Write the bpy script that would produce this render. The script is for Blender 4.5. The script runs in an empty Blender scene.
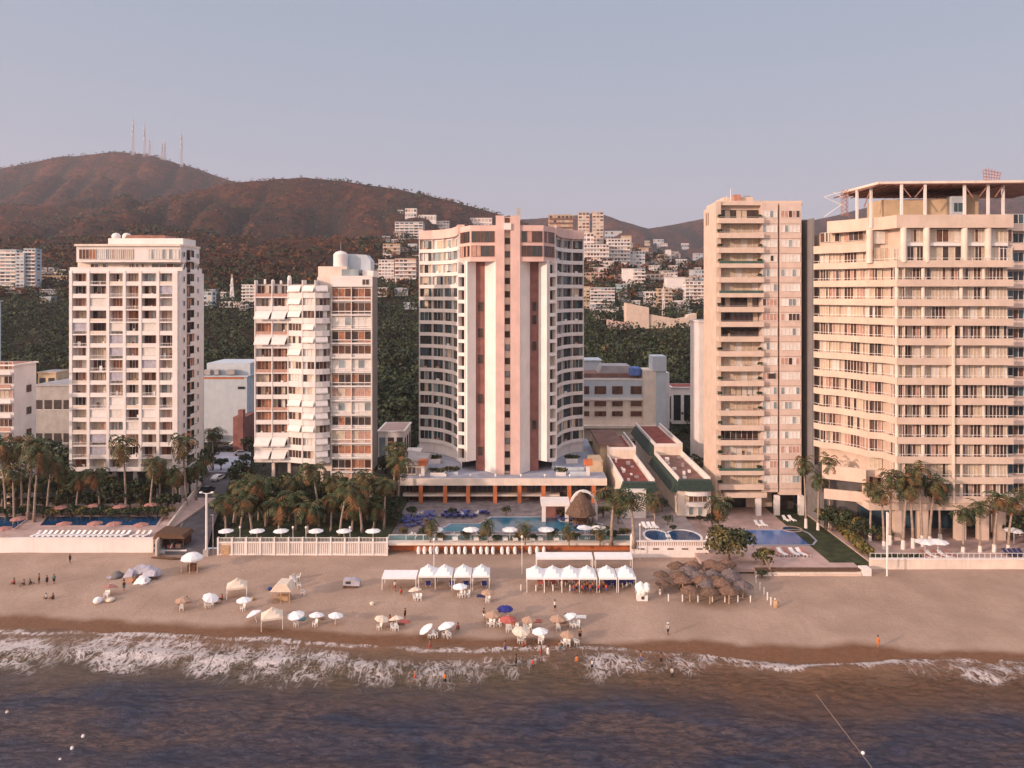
import bpy, math, random
import numpy as np
from mathutils import Vector, noise
R = random.Random(11)
NR = np.random.default_rng(5)
S = bpy.context.scene
COL = S.collection
H, F, YH, CX = 53.0, 760.0, 292.0, 512.0      # camera height, focal length in pixels, horizon row, centre column
def gx(px, d): return (px - CX) * d / F
def gz(py, d): return H - (py - YH) * d / F
def gd(py, z): return (H - z) * F / (py - YH)
def P(px, py, z):
    d = gd(py, z); return (gx(px, d), d)
rad = math.radians
# ------------------------------------------------------------------ materials
PAL = {}
def node_mat(name):
    m = bpy.data.materials.new(name); m.use_nodes = True
    nt = m.node_tree; nt.nodes.clear()
    out = nt.nodes.new('ShaderNodeOutputMaterial'); b = nt.nodes.new('ShaderNodeBsdfPrincipled')
    nt.links.new(b.outputs[0], out.inputs[0])
    return m, nt, b
def N(nt, t, **kw):
    n = nt.nodes.new(t)
    for k, v in kw.items(): setattr(n, k, v)
    return n
def mixc(nt, fac, a, b, blend='MIX'):
    n = nt.nodes.new('ShaderNodeMix'); n.data_type = 'RGBA'; n.blend_type = blend
    for i, v in ((0, fac), (6, a), (7, b)):
        if hasattr(v, 'is_output'): nt.links.new(v, n.inputs[i])
        else: n.inputs[i].default_value = v if i == 0 else (*v, 1)
    return n.outputs[2]
def mth(nt, op, a, b=0.0, c=0.0, clamp=False):
    n = nt.nodes.new('ShaderNodeMath'); n.operation = op; n.use_clamp = clamp
    for i, v in enumerate((a, b, c)):
        if hasattr(v, 'is_output'): nt.links.new(v, n.inputs[i])
        else: n.inputs[i].default_value = v
    return n.outputs[0]
def ramp(nt, x, a, b):
    n = nt.nodes.new('ShaderNodeMapRange'); n.interpolation_type = 'SMOOTHSTEP'
    nt.links.new(x, n.inputs[0]); n.inputs[1].default_value = a; n.inputs[2].default_value = b
    return n.outputs[0]
def coords(nt, scale=(1, 1, 1), kind='Object'):
    t = nt.nodes.new('ShaderNodeTexCoord'); m = nt.nodes.new('ShaderNodeMapping')
    m.inputs[3].default_value = scale
    nt.links.new(t.outputs[kind], m.inputs[0]); return m.outputs[0]
def wpos(nt, scale=(1, 1, 1), rot=0.0):
    g = nt.nodes.new('ShaderNodeNewGeometry'); m = nt.nodes.new('ShaderNodeMapping')
    m.inputs[3].default_value = scale; m.inputs[2].default_value = (0, 0, rot)
    nt.links.new(g.outputs['Position'], m.inputs[0]); return m.outputs[0]
def noi(nt, vec, scale, detail=3, rough=.55, dist=0.0):
    n = nt.nodes.new('ShaderNodeTexNoise'); nt.links.new(vec, n.inputs[0])
    n.inputs['Scale'].default_value = scale; n.inputs['Detail'].default_value = detail
    n.inputs['Roughness'].default_value = rough; n.inputs['Distortion'].default_value = dist
    return n.outputs[0]
def bump(nt, b, h, strength=.4, dist=.1):
    n = nt.nodes.new('ShaderNodeBump'); n.inputs['Strength'].default_value = strength; n.inputs['Distance'].default_value = dist
    nt.links.new(h, n.inputs['Height']); nt.links.new(n.outputs[0], b.inputs['Normal'])
def mat(name, col, rough=.8, var=.14, scale=.6, streak=0.0, bmp=0.0, spec=.3, metal=0.0, col2=None):
    m, nt, b = node_mat(name)
    v = coords(nt)
    n = ramp(nt, noi(nt, v, scale, 4), .3, .7)
    lo = tuple(c * (1 - var) for c in col); hi = col2 or tuple(min(.95, c * (1 + var)) for c in col)
    c = mixc(nt, n, lo, hi)
    if streak:
        st = ramp(nt, noi(nt, coords(nt, (1.6, 1.6, .09)), 1.0, 4, .65), .5, .8)
        c = mixc(nt, mth(nt, 'MULTIPLY', st, streak), c, tuple(x * .45 for x in col))
    nt.links.new(c, b.inputs['Base Color'])
    b.inputs['Roughness'].default_value = rough; b.inputs['Specular IOR Level'].default_value = spec
    b.inputs['Metallic'].default_value = metal
    if bmp: bump(nt, b, noi(nt, v, scale * 6, 3), .5, bmp)
    PAL[name] = m; return m
mat('white_plaster', (.80, .73, .70), .75, .06, .35, .22)
mat('cream_plaster', (.74, .63, .54), .8, .09, .35, .32)
mat('beige_plaster', (.64, .50, .41), .85, .07, .4, .18)
mat('beige_panel', (.64, .50, .43), .85, .08, .5, .12)
mat('pink_plaster', (.70, .48, .42), .8, .08, .3, .25)
mat('warm_white', (.78, .72, .69), .75, .06, .25, .22)
mat('red_plaster', (.27, .12, .105), .8, .2, .4, .35)
mat('orange_plaster', (.55, .17, .07), .75, .12, .8, .1)
mat('shade_grey_plaster', (.24, .22, .22), .85, .08, .3, .25)  # darkened so the colour carries the shade on two tower side walls
mat('pale_blue_plaster', (.50, .55, .60), .8, .06, .4, .15)
mat('teal_plaster', (.36, .48, .50), .8, .08, .4, .15)
mat('ochre_plaster', (.56, .42, .28), .85, .1, .4, .2)
mat('concrete', (.40, .37, .35), .85, .12, .5, .2)
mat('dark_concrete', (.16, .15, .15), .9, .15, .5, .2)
mat('roof_red', (.24, .065, .05), .9, .25, .5, 0, .04)
mat('roof_brown', (.22, .12, .10), .9, .2, .4)
mat('roof_rust', (.33, .17, .13), .85, .2, .5)
mat('roof_grey', (.36, .34, .35), .9, .15, .3)
mat('green_tile', (.035, .058, .048), .6, .2, 1.0, 0, .05)
mat('green_railing', (.06, .11, .09), .5, .15, 1.0)
mat('terrace_pink', (.46, .33, .30), .85, .12, .5)
mat('terrace_blue', (.34, .36, .44), .85, .15, .3)
mat('deck_dark', (.20, .17, .175), .9, .25, .6)
mat('paving', (.30, .25, .25), .9, .18, .4)
mat('asphalt', (.10, .09, .10), .95, .2, .5)
mat('frame_white', (.78, .74, .71), .5, .04)
mat('frame_dark', (.06, .05, .05), .5, .1)
mat('frame_brown', (.24, .12, .09), .6, .1)
mat('curtain_cream', (.58, .47, .36), .9, .12, 2.0)
mat('curtain_white', (.70, .65, .60), .9, .08, 2.0)
mat('curtain_orange', (.38, .17, .10), .9, .2, 2.0)
mat('curtain_pink', (.50, .30, .24), .9, .15, 2.0)
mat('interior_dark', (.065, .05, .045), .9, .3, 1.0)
mat('interior_brown', (.13, .065, .045), .9, .3, 1.0)
mat('awning_white', (.80, .74, .71), .85, .05, 1.0)
mat('canvas_white', (.82, .80, .80), .8, .05, 1.0)
mat('canvas_cream', (.72, .60, .48), .85, .08, 1.0)
mat('canvas_tan', (.42, .27, .19), .85, .12, 1.0)
mat('canvas_blue', (.03, .035, .20), .8, .15, 1.0)
mat('canvas_navy', (.03, .035, .10), .8, .15, 1.0)
mat('canvas_red', (.42, .11, .09), .8, .15, 1.0)
mat('canvas_pink', (.40, .19, .16), .8, .15, 1.0)
mat('canvas_grey', (.42, .40, .46), .8, .15, 1.0)
mat('tarp_blue', (.10, .17, .42), .7, .2, 1.0)
mat('plastic_white', (.80, .78, .75), .45, .04)
mat('plastic_blue', (.08, .10, .30), .5, .2)
mat('wood_pale', (.46, .30, .18), .8, .2, 3.0)
mat('wood_dark', (.12, .065, .04), .85, .25, 3.0)
mat('steel', (.45, .42, .42), .45, .1, 1.0, 0, 0, .5, .6)
mat('steel_rust', (.42, .20, .14), .7, .2, 1.0)
mat('thatch', (.14, .085, .06), .95, .45, 3.5, 0, .08)
mat('thatch_red', (.17, .10, .072), .95, .4, 3.5, 0, .08)
mat('thatch_grey', (.15, .115, .11), .95, .4, 3.5, 0, .08)
mat('palm_green', (.046, .064, .022), .6, .4, 1.5, 0, 0, .35)
mat('palm_olive', (.095, .078, .026), .6, .35, 1.5, 0, 0, .35)
mat('palm_dry', (.20, .095, .04), .85, .3, 1.5)
mat('palm_trunk', (.33, .25, .20), .9, .25, 2.5, .3)
mat('trunk_white', (.72, .66, .62), .8, .08, 2.0)
mat('bark', (.10, .07, .05), .95, .3, 2.0)
mat('leaf_dark', (.033, .046, .024), .7, .5, .5, 0, 0, .25)
mat('leaf_mid', (.056, .070, .032), .7, .4, .5, 0, 0, .25)
mat('leaf_olive', (.12, .095, .035), .75, .4, .5, 0, 0, .25)
mat('leaf_yellow', (.20, .15, .04), .75, .3, .5, 0, 0, .25)
mat('leaf_dry', (.20, .085, .04), .85, .35, .02, 0, 0, .2)
mat('leaf_brown', (.10, .05, .03), .85, .4, .02, 0, 0, .2)
mat('lawn', (.040, .050, .024), .9, .4, .6, 0, .05)
mat('skin', (.36, .19, .12), .55, .12, 3.0)
mat('skin_dark', (.20, .095, .055), .55, .12, 3.0)
mat('hair', (.015, .011, .01), .6, .2, 5.0)
mat('cloth_black', (.02, .02, .025), .85, .2, 4.0)
mat('cloth_white', (.72, .70, .68), .85, .06, 4.0)
mat('cloth_red', (.45, .06, .05), .85, .15, 4.0)
mat('cloth_orange', (.60, .18, .04), .85, .15, 4.0)
mat('cloth_blue', (.06, .09, .28), .85, .2, 4.0)
mat('cloth_teal', (.10, .22, .25), .85, .2, 4.0)
mat('car_white', (.72, .71, .70), .3, .03, 1.0, 0, 0, .5)
mat('car_silver', (.40, .40, .42), .3, .05, 1.0, 0, 0, .5, .5)
mat('car_dark', (.03, .03, .04), .25, .1, 1.0, 0, 0, .5)
mat('rubber', (.02, .02, .02), .9, .1)
mat('rope', (.34, .26, .2), .9, .1)
mat('globe', (.85, .80, .74), .3, .02)
mat('mural_blue', (.035, .07, .10), .6, .4, .25, 0, 0, .4)
def glass(name, col, rough=.08, spec=.6):
    m, nt, b = node_mat(name)
    c = mixc(nt, ramp(nt, noi(nt, coords(nt), .35, 3), .35, .7), tuple(x * .6 for x in col), col)
    nt.links.new(c, b.inputs['Base Color']); b.inputs['Roughness'].default_value = rough; b.inputs['Specular IOR Level'].default_value = spec
    PAL[name] = m
glass('glass_dark', (.035, .04, .045)); glass('glass_blue', (.06, .11, .13), .1, .7); glass('glass_brown', (.09, .045, .035), .12)
glass('glass_pale', (.34, .40, .42), .15); glass('glass_rail', (.12, .22, .25), .2); glass('car_glass', (.02, .022, .025), .08)
def pool_mat(name, a, b_):
    m, nt, b = node_mat(name)
    v = wpos(nt)
    c = mixc(nt, ramp(nt, noi(nt, v, .12, 2), .35, .65), a, b_)
    nt.links.new(c, b.inputs['Base Color']); b.inputs['Roughness'].default_value = .12
    bump(nt, b, noi(nt, v, 1.6, 3), .12, .15); PAL[name] = m
pool_mat('pool_navy', (.012, .05, .13), (.02, .085, .19)); pool_mat('pool_blue', (.05, .14, .38), (.09, .2, .46)); pool_mat('pool_teal', (.02, .11, .19), (.05, .2, .28))

# ------------------------------------------------------------------ mesh builder
class MB:
    def __init__(s): s.v = []; s.f = []; s.m = []; s.T = None
    def frame(s, p0, p1=None):
        if p0 is None: s.T = None; return s
        dx, dy = p1[0] - p0[0], p1[1] - p0[1]; L = math.hypot(dx, dy) or 1
        s.T = (p0[0], p0[1], dx / L, dy / L); return s
    def add(s, vs, fs, m):
        n = len(s.v)
        if s.T:
            ox, oy, c, q = s.T
            vs = [(ox + x * c - y * q, oy + x * q + y * c, z) for x, y, z in vs]
        s.v += vs; s.f += [tuple(i + n for i in f) for f in fs]; s.m += [m] * len(fs); return s
    def box(s, x0, x1, y0, y1, z0, z1, m):
        return s.add([(x0, y0, z0), (x1, y0, z0), (x1, y1, z0), (x0, y1, z0), (x0, y0, z1), (x1, y0, z1), (x1, y1, z1), (x0, y1, z1)],
                     [(0, 3, 2, 1), (4, 5, 6, 7), (0, 1, 5, 4), (1, 2, 6, 5), (2, 3, 7, 6), (3, 0, 4, 7)], m)
    def prism(s, pts, z0, z1, m, mtop=None):
        n = len(pts)
        a = sum(pts[i][0] * pts[(i + 1) % n][1] - pts[(i + 1) % n][0] * pts[i][1] for i in range(n))
        if a < 0: pts = pts[::-1]
        vs = [(x, y, z0) for x, y in pts] + [(x, y, z1) for x, y in pts]
        s.add(vs, [tuple(range(n))[::-1]] + [(i, (i + 1) % n, n + (i + 1) % n, n + i) for i in range(n)], m)
        return s.add([(x, y, z1) for x, y in pts], [tuple(range(n))], mtop or m)
    def vprism(s, pts, y0, y1, m):          # polygon in x-z, extruded along y
        n = len(pts)
        vs = [(x, y0, z) for x, z in pts] + [(x, y1, z) for x, z in pts]
        return s.add(vs, [tuple(range(n)), tuple(range(n, 2 * n))[::-1]] + [(i, n + i, n + (i + 1) % n, (i + 1) % n) for i in range(n)], m)
    def quad(s, a, b, c, d, m): return s.add([a, b, c, d], [(0, 1, 2, 3)], m)
    def tube(s, pts, rs, n=6, m='steel'):
        if not isinstance(rs, (list, tuple)): rs = [rs] * len(pts)
        vs = []; pts = [Vector(p) for p in pts]
        for i, p in enumerate(pts):
            t = (pts[min(i + 1, len(pts) - 1)] - pts[max(i - 1, 0)]).normalized()
            a = t.orthogonal().normalized() if abs(t.z) > .95 else t.cross(Vector((0, 0, 1))).normalized()
            b = t.cross(a)
            for k in range(n):
                q = 2 * math.pi * k / n; vs.append(tuple(p + (a * math.cos(q) + b * math.sin(q)) * rs[i]))
        fs = [(i * n + k, i * n + (k + 1) % n, (i + 1) * n + (k + 1) % n, (i + 1) * n + k) for i in range(len(pts) - 1) for k in range(n)]
        L = len(pts) - 1
        fs += [tuple(range(n))[::-1], tuple(L * n + k for k in range(n))]
        return s.add(vs, fs, m)
    def lathe(s, cx, cy, prof, n, m, wob=0.0):
        vs = []
        for r, z in prof:
            for k in range(n):
                a = 2 * math.pi * k / n; rr = r * (1 + wob * R.uniform(-1, 1)); vs.append((cx + rr * math.cos(a), cy + rr * math.sin(a), z))
        fs = [(i * n + k, i * n + (k + 1) % n, (i + 1) * n + (k + 1) % n, (i + 1) * n + k) for i in range(len(prof) - 1) for k in range(n)]
        fs += [tuple(range(n))[::-1], tuple((len(prof) - 1) * n + k for k in range(n))]
        return s.add(vs, fs, m)
    def build(s, name, parent=None, smooth=False, loc=None):
        if not s.v: return None
        names = list(dict.fromkeys(s.m)); idx = {n: i for i, n in enumerate(names)}
        me = bpy.data.meshes.new(name)
        off = Vector((0, 0, 0)); q = parent
        while q is not None: off += q.location; q = q.parent
        if loc: off += Vector(loc)
        vs = [(x - off.x, y - off.y, z - off.z) for x, y, z in s.v]
        me.from_pydata(vs, [], s.f)
        me.polygons.foreach_set('material_index', [idx[m] for m in s.m])
        if smooth: me.polygons.foreach_set('use_smooth', [True] * len(s.f))
        for n in names: me.materials.append(PAL[n])
        me.update()
        o = bpy.data.objects.new(name, me); COL.objects.link(o)
        if parent: o.parent = parent
        if loc: o.location = loc
        return o
def tag(o, label=None, cat=None, group=None, kind=None):
    if label: o['label'] = label
    if cat: o['category'] = cat
    if group: o['group'] = group
    if kind: o['kind'] = kind
    return o
def thing(name, label, cat, loc=(0, 0, 0), group=None):
    o = bpy.data.objects.new(name, None); COL.objects.link(o); o.location = loc; o.empty_display_size = .1
    return tag(o, label, cat, group)
KIDS = {}
def kids(o):
    return [c for c in S.objects if c.parent == o]
def copy_tree(o, parent=None, ks=None):
    c = o.copy(); COL.objects.link(c)
    if parent: c.parent = parent
    if o.name not in KIDS: KIDS[o.name] = kids(o)
    for ch in KIDS[o.name]: copy_tree(ch, c)
    return c
class Proto:
    """first placing moves the prototype itself; later ones copy it with its parts"""
    def __init__(s, root): s.root = root; s.used = False; KIDS[root.name] = kids(root); [KIDS.__setitem__(k.name, kids(k)) for k in KIDS[root.name]]
    def put(s, loc, rz=0.0, sc=1.0, label=None, group=None, tilt=None):
        o = s.root if not s.used else copy_tree(s.root)
        s.used = True; o.location = loc; o.rotation_euler = (tilt[0], tilt[1], rz) if tilt else (0, 0, rz)
        o.scale = (sc, sc, sc) if not isinstance(sc, tuple) else sc
        if label: o['label'] = label
        if group: o['group'] = group
        return o
class Parts:
    """the first 100 of a part are parts of their own, the rest one part of kind stuff"""
    def __init__(s, root, name, most=100): s.root = root; s.name = name; s.n = 0; s.rest = MB(); s.most = most
    def add(s, mb):
        if s.n < s.most: mb.build(s.name, s.root)
        else:
            n = len(s.rest.v); s.rest.v += mb.v; s.rest.f += [tuple(i + n for i in f) for f in mb.f]; s.rest.m += mb.m
        s.n += 1
    def done(s):
        o = s.rest.build(s.name, s.root)
        if o: o['kind'] = 'stuff'
ORD = 'first second third fourth fifth sixth seventh eighth ninth tenth eleventh twelfth thirteenth fourteenth fifteenth sixteenth seventeenth eighteenth nineteenth twentieth'.split()
def nth(i, n):
    """place in a row of n counted from the nearer end"""
    if i == 0: return 'leftmost'
    if i == n - 1: return 'rightmost'
    return (ORD[i] + ' from left') if i <= n // 2 else (ORD[n - 1 - i] + ' from right')
def pick(ws):
    t = R.random() * sum(w for _, w in ws)
    for k, w in ws:
        t -= w
        if t <= 0: return k
    return ws[-1][0]
def window(mb, u0, u1, z0, z1, w, panes, frame='frame_white', n=None, bar=.07, rail=None):
    """a glazed opening: panes of glass or drawn curtain set back behind frame bars"""
    n = n or max(1, round((u1 - u0) / 1.1))
    st = (u1 - u0) / n
    for i in range(n):
        p = pick(panes)
        mb.quad((u0 + i * st, w, z0), (u0 + (i + 1) * st, w, z0), (u0 + (i + 1) * st, w, z1), (u0 + i * st, w, z1), p)
    for i in range(n + 1):
        u = u0 + i * st; mb.box(u - bar / 2, u + bar / 2, w - .08, w - .01, z0, z1, frame)
    mb.box(u0, u1, w - .082, w - .012, z1 - bar, z1, frame); mb.box(u0, u1, w - .084, w - .014, z0, z0 + bar, frame)
    if rail: mb.box(u0, u1, w - .086, w - .016, z0 + rail, z0 + rail + bar, frame)
SKY_LOW, SKY_HIGH, SKY_MIX, SKY_STR, EXPO, HAZE = (4.75, 4.6, 5.45), (3.35, 3.9, 4.9), .88, .09, .40, .00009
# ------------------------------------------------------------------ terrain
def tab(x, t):
    return float(np.interp(x, [a for a, _ in t], [b for _, b in t]))
RIDGES = [  # crest distance, skyline (pixel column -> pixel row)
    (1700, [(-500, 222), (-300, 215), (-100, 208), (0, 203), (110, 207), (180, 193), (235, 181), (300, 176), (340, 179), (400, 188), (450, 199), (500, 213), (545, 228), (600, 246), (700, 270), (1600, 290)]),
    (2700, [(-500, 200), (-300, 190), (-100, 178), (0, 167), (60, 155), (115, 150), (150, 153), (190, 165), (235, 180), (300, 204), (420, 250), (1600, 300)]),
    (3300, [(-500, 300), (400, 232), (520, 218), (565, 215), (598, 211), (620, 219), (648, 227), (668, 224), (704, 217), (760, 213), (812, 219), (840, 213), (870, 205), (940, 195), (1010, 190), (1100, 186), (1600, 195)])]
YB = [(-500, 240), (560, 238), (600, 238), (640, 250), (700, 266), (1600, 266)]
def terrain(x, d):
    px = CX + x / d * F
    z = float(np.interp(d, (0, 176, 181, 235, 480), (1.9, 1.9, 3.4, 3.4, 41)))
    if d > 480:
        zb = gz(tab(px, YB), 850)
        z = 41 + (zb - 41) * min(1, (d - 480) / 370)
        if d > 850:
            best = -1e9
            for dc, sky in RIDGES:
                zc = gz(tab(px, sky), dc); t = (d - 850) / (dc - 850)
                q = zb + (zc - zb) * t ** 1.22 if t < 1 else zc - (d - dc) * .3
                k = max(0, min(1, t)); amp = 4 * k * (1 - k)
                v = Vector((x / 330 + dc, d / 420, 0))
                sc = (dc / 1700) ** .6; n0 = noise.noise(v); n9 = noise.noise(Vector((x / 120 + d / 700, d / 900, dc)))
                cut = max(0, 1 - abs(n0) * 2.6); cut2 = max(0, 1 - abs(n9) * 3.0)
                q -= min(1, amp * 1.3) * (cut * 110 + cut2 * 50 + (noise.noise(Vector((x / 500, d / 600, dc + 4))) + .5) * 40) * sc
                q += (amp * .8 + .12) * noise.fractal(Vector((x / 120 + dc, d / 120, 3)), .9, 2.0, 4) * 20
                q = min(q, gz(tab(px, sky) + 1.6 + (1 - k) * (8 + 14 * noise.noise(Vector((x / 240, d / 300, 17)))), d)) if t < 1.02 else q
                best = max(best, q)
            z = best
        z += min(1, (d - 480) / 300) * 2.0 * noise.noise(Vector((x / 30, d / 30, 1)))
    return z
_hit = {}
def ground_hit(px, py, lo=200, hi=3300):
    d = lo
    while d < hi:
        if gz(py, d) <= terrain(gx(px, d), d): return d
        d *= 1.006
    return None
def grid_mesh(name, V, nr, nc, mats, attrs=None, smooth=True):
    me = bpy.data.meshes.new(name)
    nf = (nr - 1) * (nc - 1)
    i = np.arange(nr - 1)[:, None] * nc + np.arange(nc - 1)[None, :]
    q = np.stack([i, i + 1, i + nc + 1, i + nc], -1).reshape(-1)
    me.vertices.add(nr * nc); me.vertices.foreach_set('co', np.asarray(V, np.float32).reshape(-1))
    me.loops.add(nf * 4); me.loops.foreach_set('vertex_index', q.astype(np.int32))
    me.polygons.add(nf); me.polygons.foreach_set('loop_start', np.arange(0, nf * 4, 4, dtype=np.int32))
    me.polygons.foreach_set('use_smooth', np.full(nf, smooth))
    for k, a in (attrs or {}).items():
        at = me.attributes.new(k, 'FLOAT', 'POINT'); at.data.foreach_set('value', np.asarray(a, np.float32).reshape(-1))
    for m in mats: me.materials.append(m)
    me.update(); me.validate()
    o = bpy.data.objects.new(name, me); COL.objects.link(o); return o
def cards_mesh(name, C, RAD, per, size, mats, parent=None, weights=None, flat=.75, jit=.7):
    """leaf clumps: many small faces through the volume of each crown, facing roughly outward"""
    C = np.asarray(C, float); n = len(C) * per
    cc = np.repeat(C, per, 0); rr = np.repeat(np.asarray(RAD, float), per)
    dr = NR.normal(size=(n, 3)); dr /= np.linalg.norm(dr, axis=1)[:, None]; dr[:, 2] = np.where(dr[:, 2] < -.35, -dr[:, 2], dr[:, 2])
    k = NR.uniform(.55, 1.08, n) ** .6
    pos = cc + dr * (rr * k)[:, None] * np.array([1, 1, flat])
    nn = dr + NR.normal(size=(n, 3)) * jit; nn /= np.linalg.norm(nn, axis=1)[:, None]
    a = np.cross(nn, NR.normal(size=(n, 3))); a /= np.linalg.norm(a, axis=1)[:, None]; b = np.cross(nn, a)
    s = (np.repeat(np.asarray(size, float) * np.ones(len(C)), per) * NR.uniform(.6, 1.3, n))[:, None] * .5
    V = np.stack([pos - a * s - b * s * .7, pos + a * s - b * s * .8, pos + a * s * .7 + b * s, pos - a * s * .8 + b * s * .8], 1).reshape(-1, 3)
    me = bpy.data.meshes.new(name)
    me.vertices.add(n * 4); me.vertices.foreach_set('co', V.astype(np.float32).reshape(-1))
    me.loops.add(n * 4); me.loops.foreach_set('vertex_index', np.arange(n * 4, dtype=np.int32))
    me.polygons.add(n); me.polygons.foreach_set('loop_start', np.arange(0, n * 4, 4, dtype=np.int32))
    w = np.asarray(weights or [1] * len(mats), float); w /= w.sum()
    per_crown = NR.choice(len(mats), len(C), p=w); mi = np.repeat(per_crown, per)
    swap = NR.random(n) < .3; mi = np.where(swap, NR.choice(len(mats), n, p=w), mi)
    me.polygons.foreach_set('material_index', mi.astype(np.int32))
    for m in mats: me.materials.append(PAL[m])
    me.update(); me.validate()
    o = bpy.data.objects.new(name, me); COL.objects.link(o)
    if parent: o.parent = parent
    return o
# hill sheet: from behind the sea walls to beyond the ridges
rows = np.concatenate([np.linspace(152, 240, 12), np.exp(np.linspace(math.log(246), math.log(5200), 250))])
us = np.linspace(-1.15, 1.15, 430)
hv = [[(u * d, d, terrain(u * d, d)) for u in us] for d in rows]
HZ = np.array([[p[2] for p in r] for r in hv]); SM = HZ.copy()
for _ in range(14): SM[:, 1:-1] = (SM[:, 2:] + SM[:, :-2] + SM[:, 1:-1]) / 3
gully = np.clip((SM - HZ) / 16, -1, 1) * .5 + .5      # greener growth in the gullies, dry grass on the spurs
m, nt, b = node_mat('hill_ground')
pw = wpos(nt)
sep = N(nt, 'ShaderNodeSeparateXYZ'); nt.links.new(pw, sep.inputs[0])
n1 = ramp(nt, noi(nt, pw, .012, 5, .6), .38, .62); n2 = ramp(nt, noi(nt, pw, .05, 5, .72), .4, .6)
c1 = mixc(nt, n1, (.150, .052, .024), (.060, .032, .019)); c2 = mixc(nt, mth(nt, 'MULTIPLY', n2, .8), c1, (.032, .020, .015))
ga = N(nt, 'ShaderNodeAttribute', attribute_name='gully')
c2 = mixc(nt, ramp(nt, ga.outputs['Fac'], .47, .72), c2, (.030, .026, .018))
far = ramp(nt, sep.outputs[1], 480, 760)
c3 = mixc(nt, far, mixc(nt, n2, (.026, .032, .016), (.05, .036, .022)), c2)
flat = ramp(nt, sep.outputs[1], 236, 262)
nt.links.new(mixc(nt, flat, mixc(nt, n2, (.10, .085, .075), (.05, .055, .03)), c3), b.inputs['Base Color'])
b.inputs['Roughness'].default_value = .95; b.inputs['Specular IOR Level'].default_value = .1
lump = mth(nt, 'MULTIPLY_ADD', noi(nt, pw, .022, 6, .68, .4), 1.0, mth(nt, 'MULTIPLY', noi(nt, pw, .11, 4, .7), .22))
bump(nt, b, lump, 1.0, 34.0)
tag(grid_mesh('hills', hv, len(rows), len(us), [m], {'gully': gully}), kind='structure')
# the wood and the dry scrub: nobody could count them
def sample_crowns(n, d0, d1, p0=-260, p1=1290, skip=None):
    C = []
    while len(C) < n:
        d = math.exp(R.uniform(math.log(d0), math.log(d1))); px = R.uniform(p0, p1); x = gx(px, d)
        if skip and skip(px, d, x): continue
        C.append((x, d, terrain(x, d)))
    return np.array(C)
KEEP = [(14, 62, 180, 282), (-31, 26, 170, 232), (-150, -96, 170, 205), (-160, -98, 225, 268), (-112, -66, 180, 215), (-102, -84, 228, 275), (-68, -28, 176, 200), (-104, -66, 150, 246), (-40, -24, 205, 230), (40, 72, 165, 190), (50, 62, 200, 220), (62, 160, 140, 192), (-175, -110, 230, 252)]
def gap(px, d, x):
    for a, c, e, f in KEEP:
        if a < x < c and e < d < f: return True
    if 598 < px < 702 and 408 < d < 432: return True
    v = noise.noise(Vector((x / 60, d / 60, 5)))
    return d > 520 and v < -.25
C = sample_crowns(4600, 205, 560, skip=gap); rr = NR.uniform(2.6, 5.6, len(C)); C[:, 2] += rr * .75
w = cards_mesh('wood', C, rr, 56, NR.uniform(.7, 1.25, len(C)), ['leaf_dark', 'leaf_mid', 'leaf_olive', 'leaf_brown'], weights=[5, 3.6, .2, .08], flat=.95)
tag(w, 'dark green wood filling the slope behind the beachfront towers', 'wood', kind='stuff')
C = sample_crowns(3400, 520, 900, skip=gap); rr = NR.uniform(2.5, 5.5, len(C)); C[:, 2] += rr * .6
w = cards_mesh('hillside_scrub', C, rr, 22, NR.uniform(1.2, 2.4, len(C)), ['leaf_dark', 'leaf_mid', 'leaf_dry', 'leaf_brown'], weights=[2.6, 1.3, 1.8, 3], flat=.8)
tag(w, 'dark scrub growing between the houses on the hill', 'scrub', kind='stuff')
def thin(px, d, x): return noise.noise(Vector((x / 90, d / 160, 9))) < R.uniform(-.35, .25)
def thick(px, d, x): return noise.noise(Vector((x / 90, d / 160, 9))) > R.uniform(-.3, .15)
C = sample_crowns(17000, 860, 2780, skip=thick); rr = NR.uniform(2.8, 6.5, len(C)); C[:, 2] += rr * .4
w = cards_mesh('dark_bushes', C, rr, 9, NR.uniform(2.0, 3.6, len(C)), ['leaf_dark', 'leaf_brown', 'leaf_mid'], weights=[4, 2, 1], flat=.8)
tag(w, 'dark green bush thickets in the folds of the mountain slopes', 'bushes', kind='stuff')
C = sample_crowns(17000, 860, 2780, skip=thin); rr = NR.uniform(2.2, 5.5, len(C)); C[:, 2] += rr * .4
w = cards_mesh('dry_bushes', C, rr, 9, NR.uniform(1.7, 3.2, len(C)), ['leaf_dry', 'leaf_brown', 'leaf_dark', 'leaf_mid'], weights=[3, 2.4, .6, .3], flat=.8)
tag(w, 'reddish brown dry bush cover over the mountain slopes', 'bushes', kind='stuff')

# ------------------------------------------------------------------ beach and sea
WATER = [(-900, 627), (0, 629), (100, 631), (200, 634), (300, 639), (400, 646), (450, 648), (520, 645), (600, 645), (700, 653), (800, 664), (900, 661), (960, 656), (1024, 661), (1900, 666)]
WETY = [(-900, 611), (0, 613), (100, 617), (150, 620), (250, 623), (330, 628), (420, 633), (500, 637), (570, 637), (640, 640), (700, 637), (740, 641), (800, 644), (860, 641), (920, 646), (1024, 650), (1900, 652)]
FOAM = [(-900, 650, 20, .6), (0, 651, 19, .72), (60, 649, 18, .70), (130, 650, 19, .76), (220, 656, 20, .72), (300, 660, 18, .68), (350, 664, 17, .66), (400, 668, 15, .56), (450, 672, 18, .50), (500, 668, 19, .40), (560, 662, 20, .42), (620, 660, 20, .46), (690, 660, 13, .52),
        (740, 665, 7, .52), (800, 668, 3, .85), (850, 667, 3, .95), (900, 665, 6, .66), (945, 664, 14, .5), (980, 672, 15, .46), (1024, 671, 6, .6), (1900, 672, 8, .5)]
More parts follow.
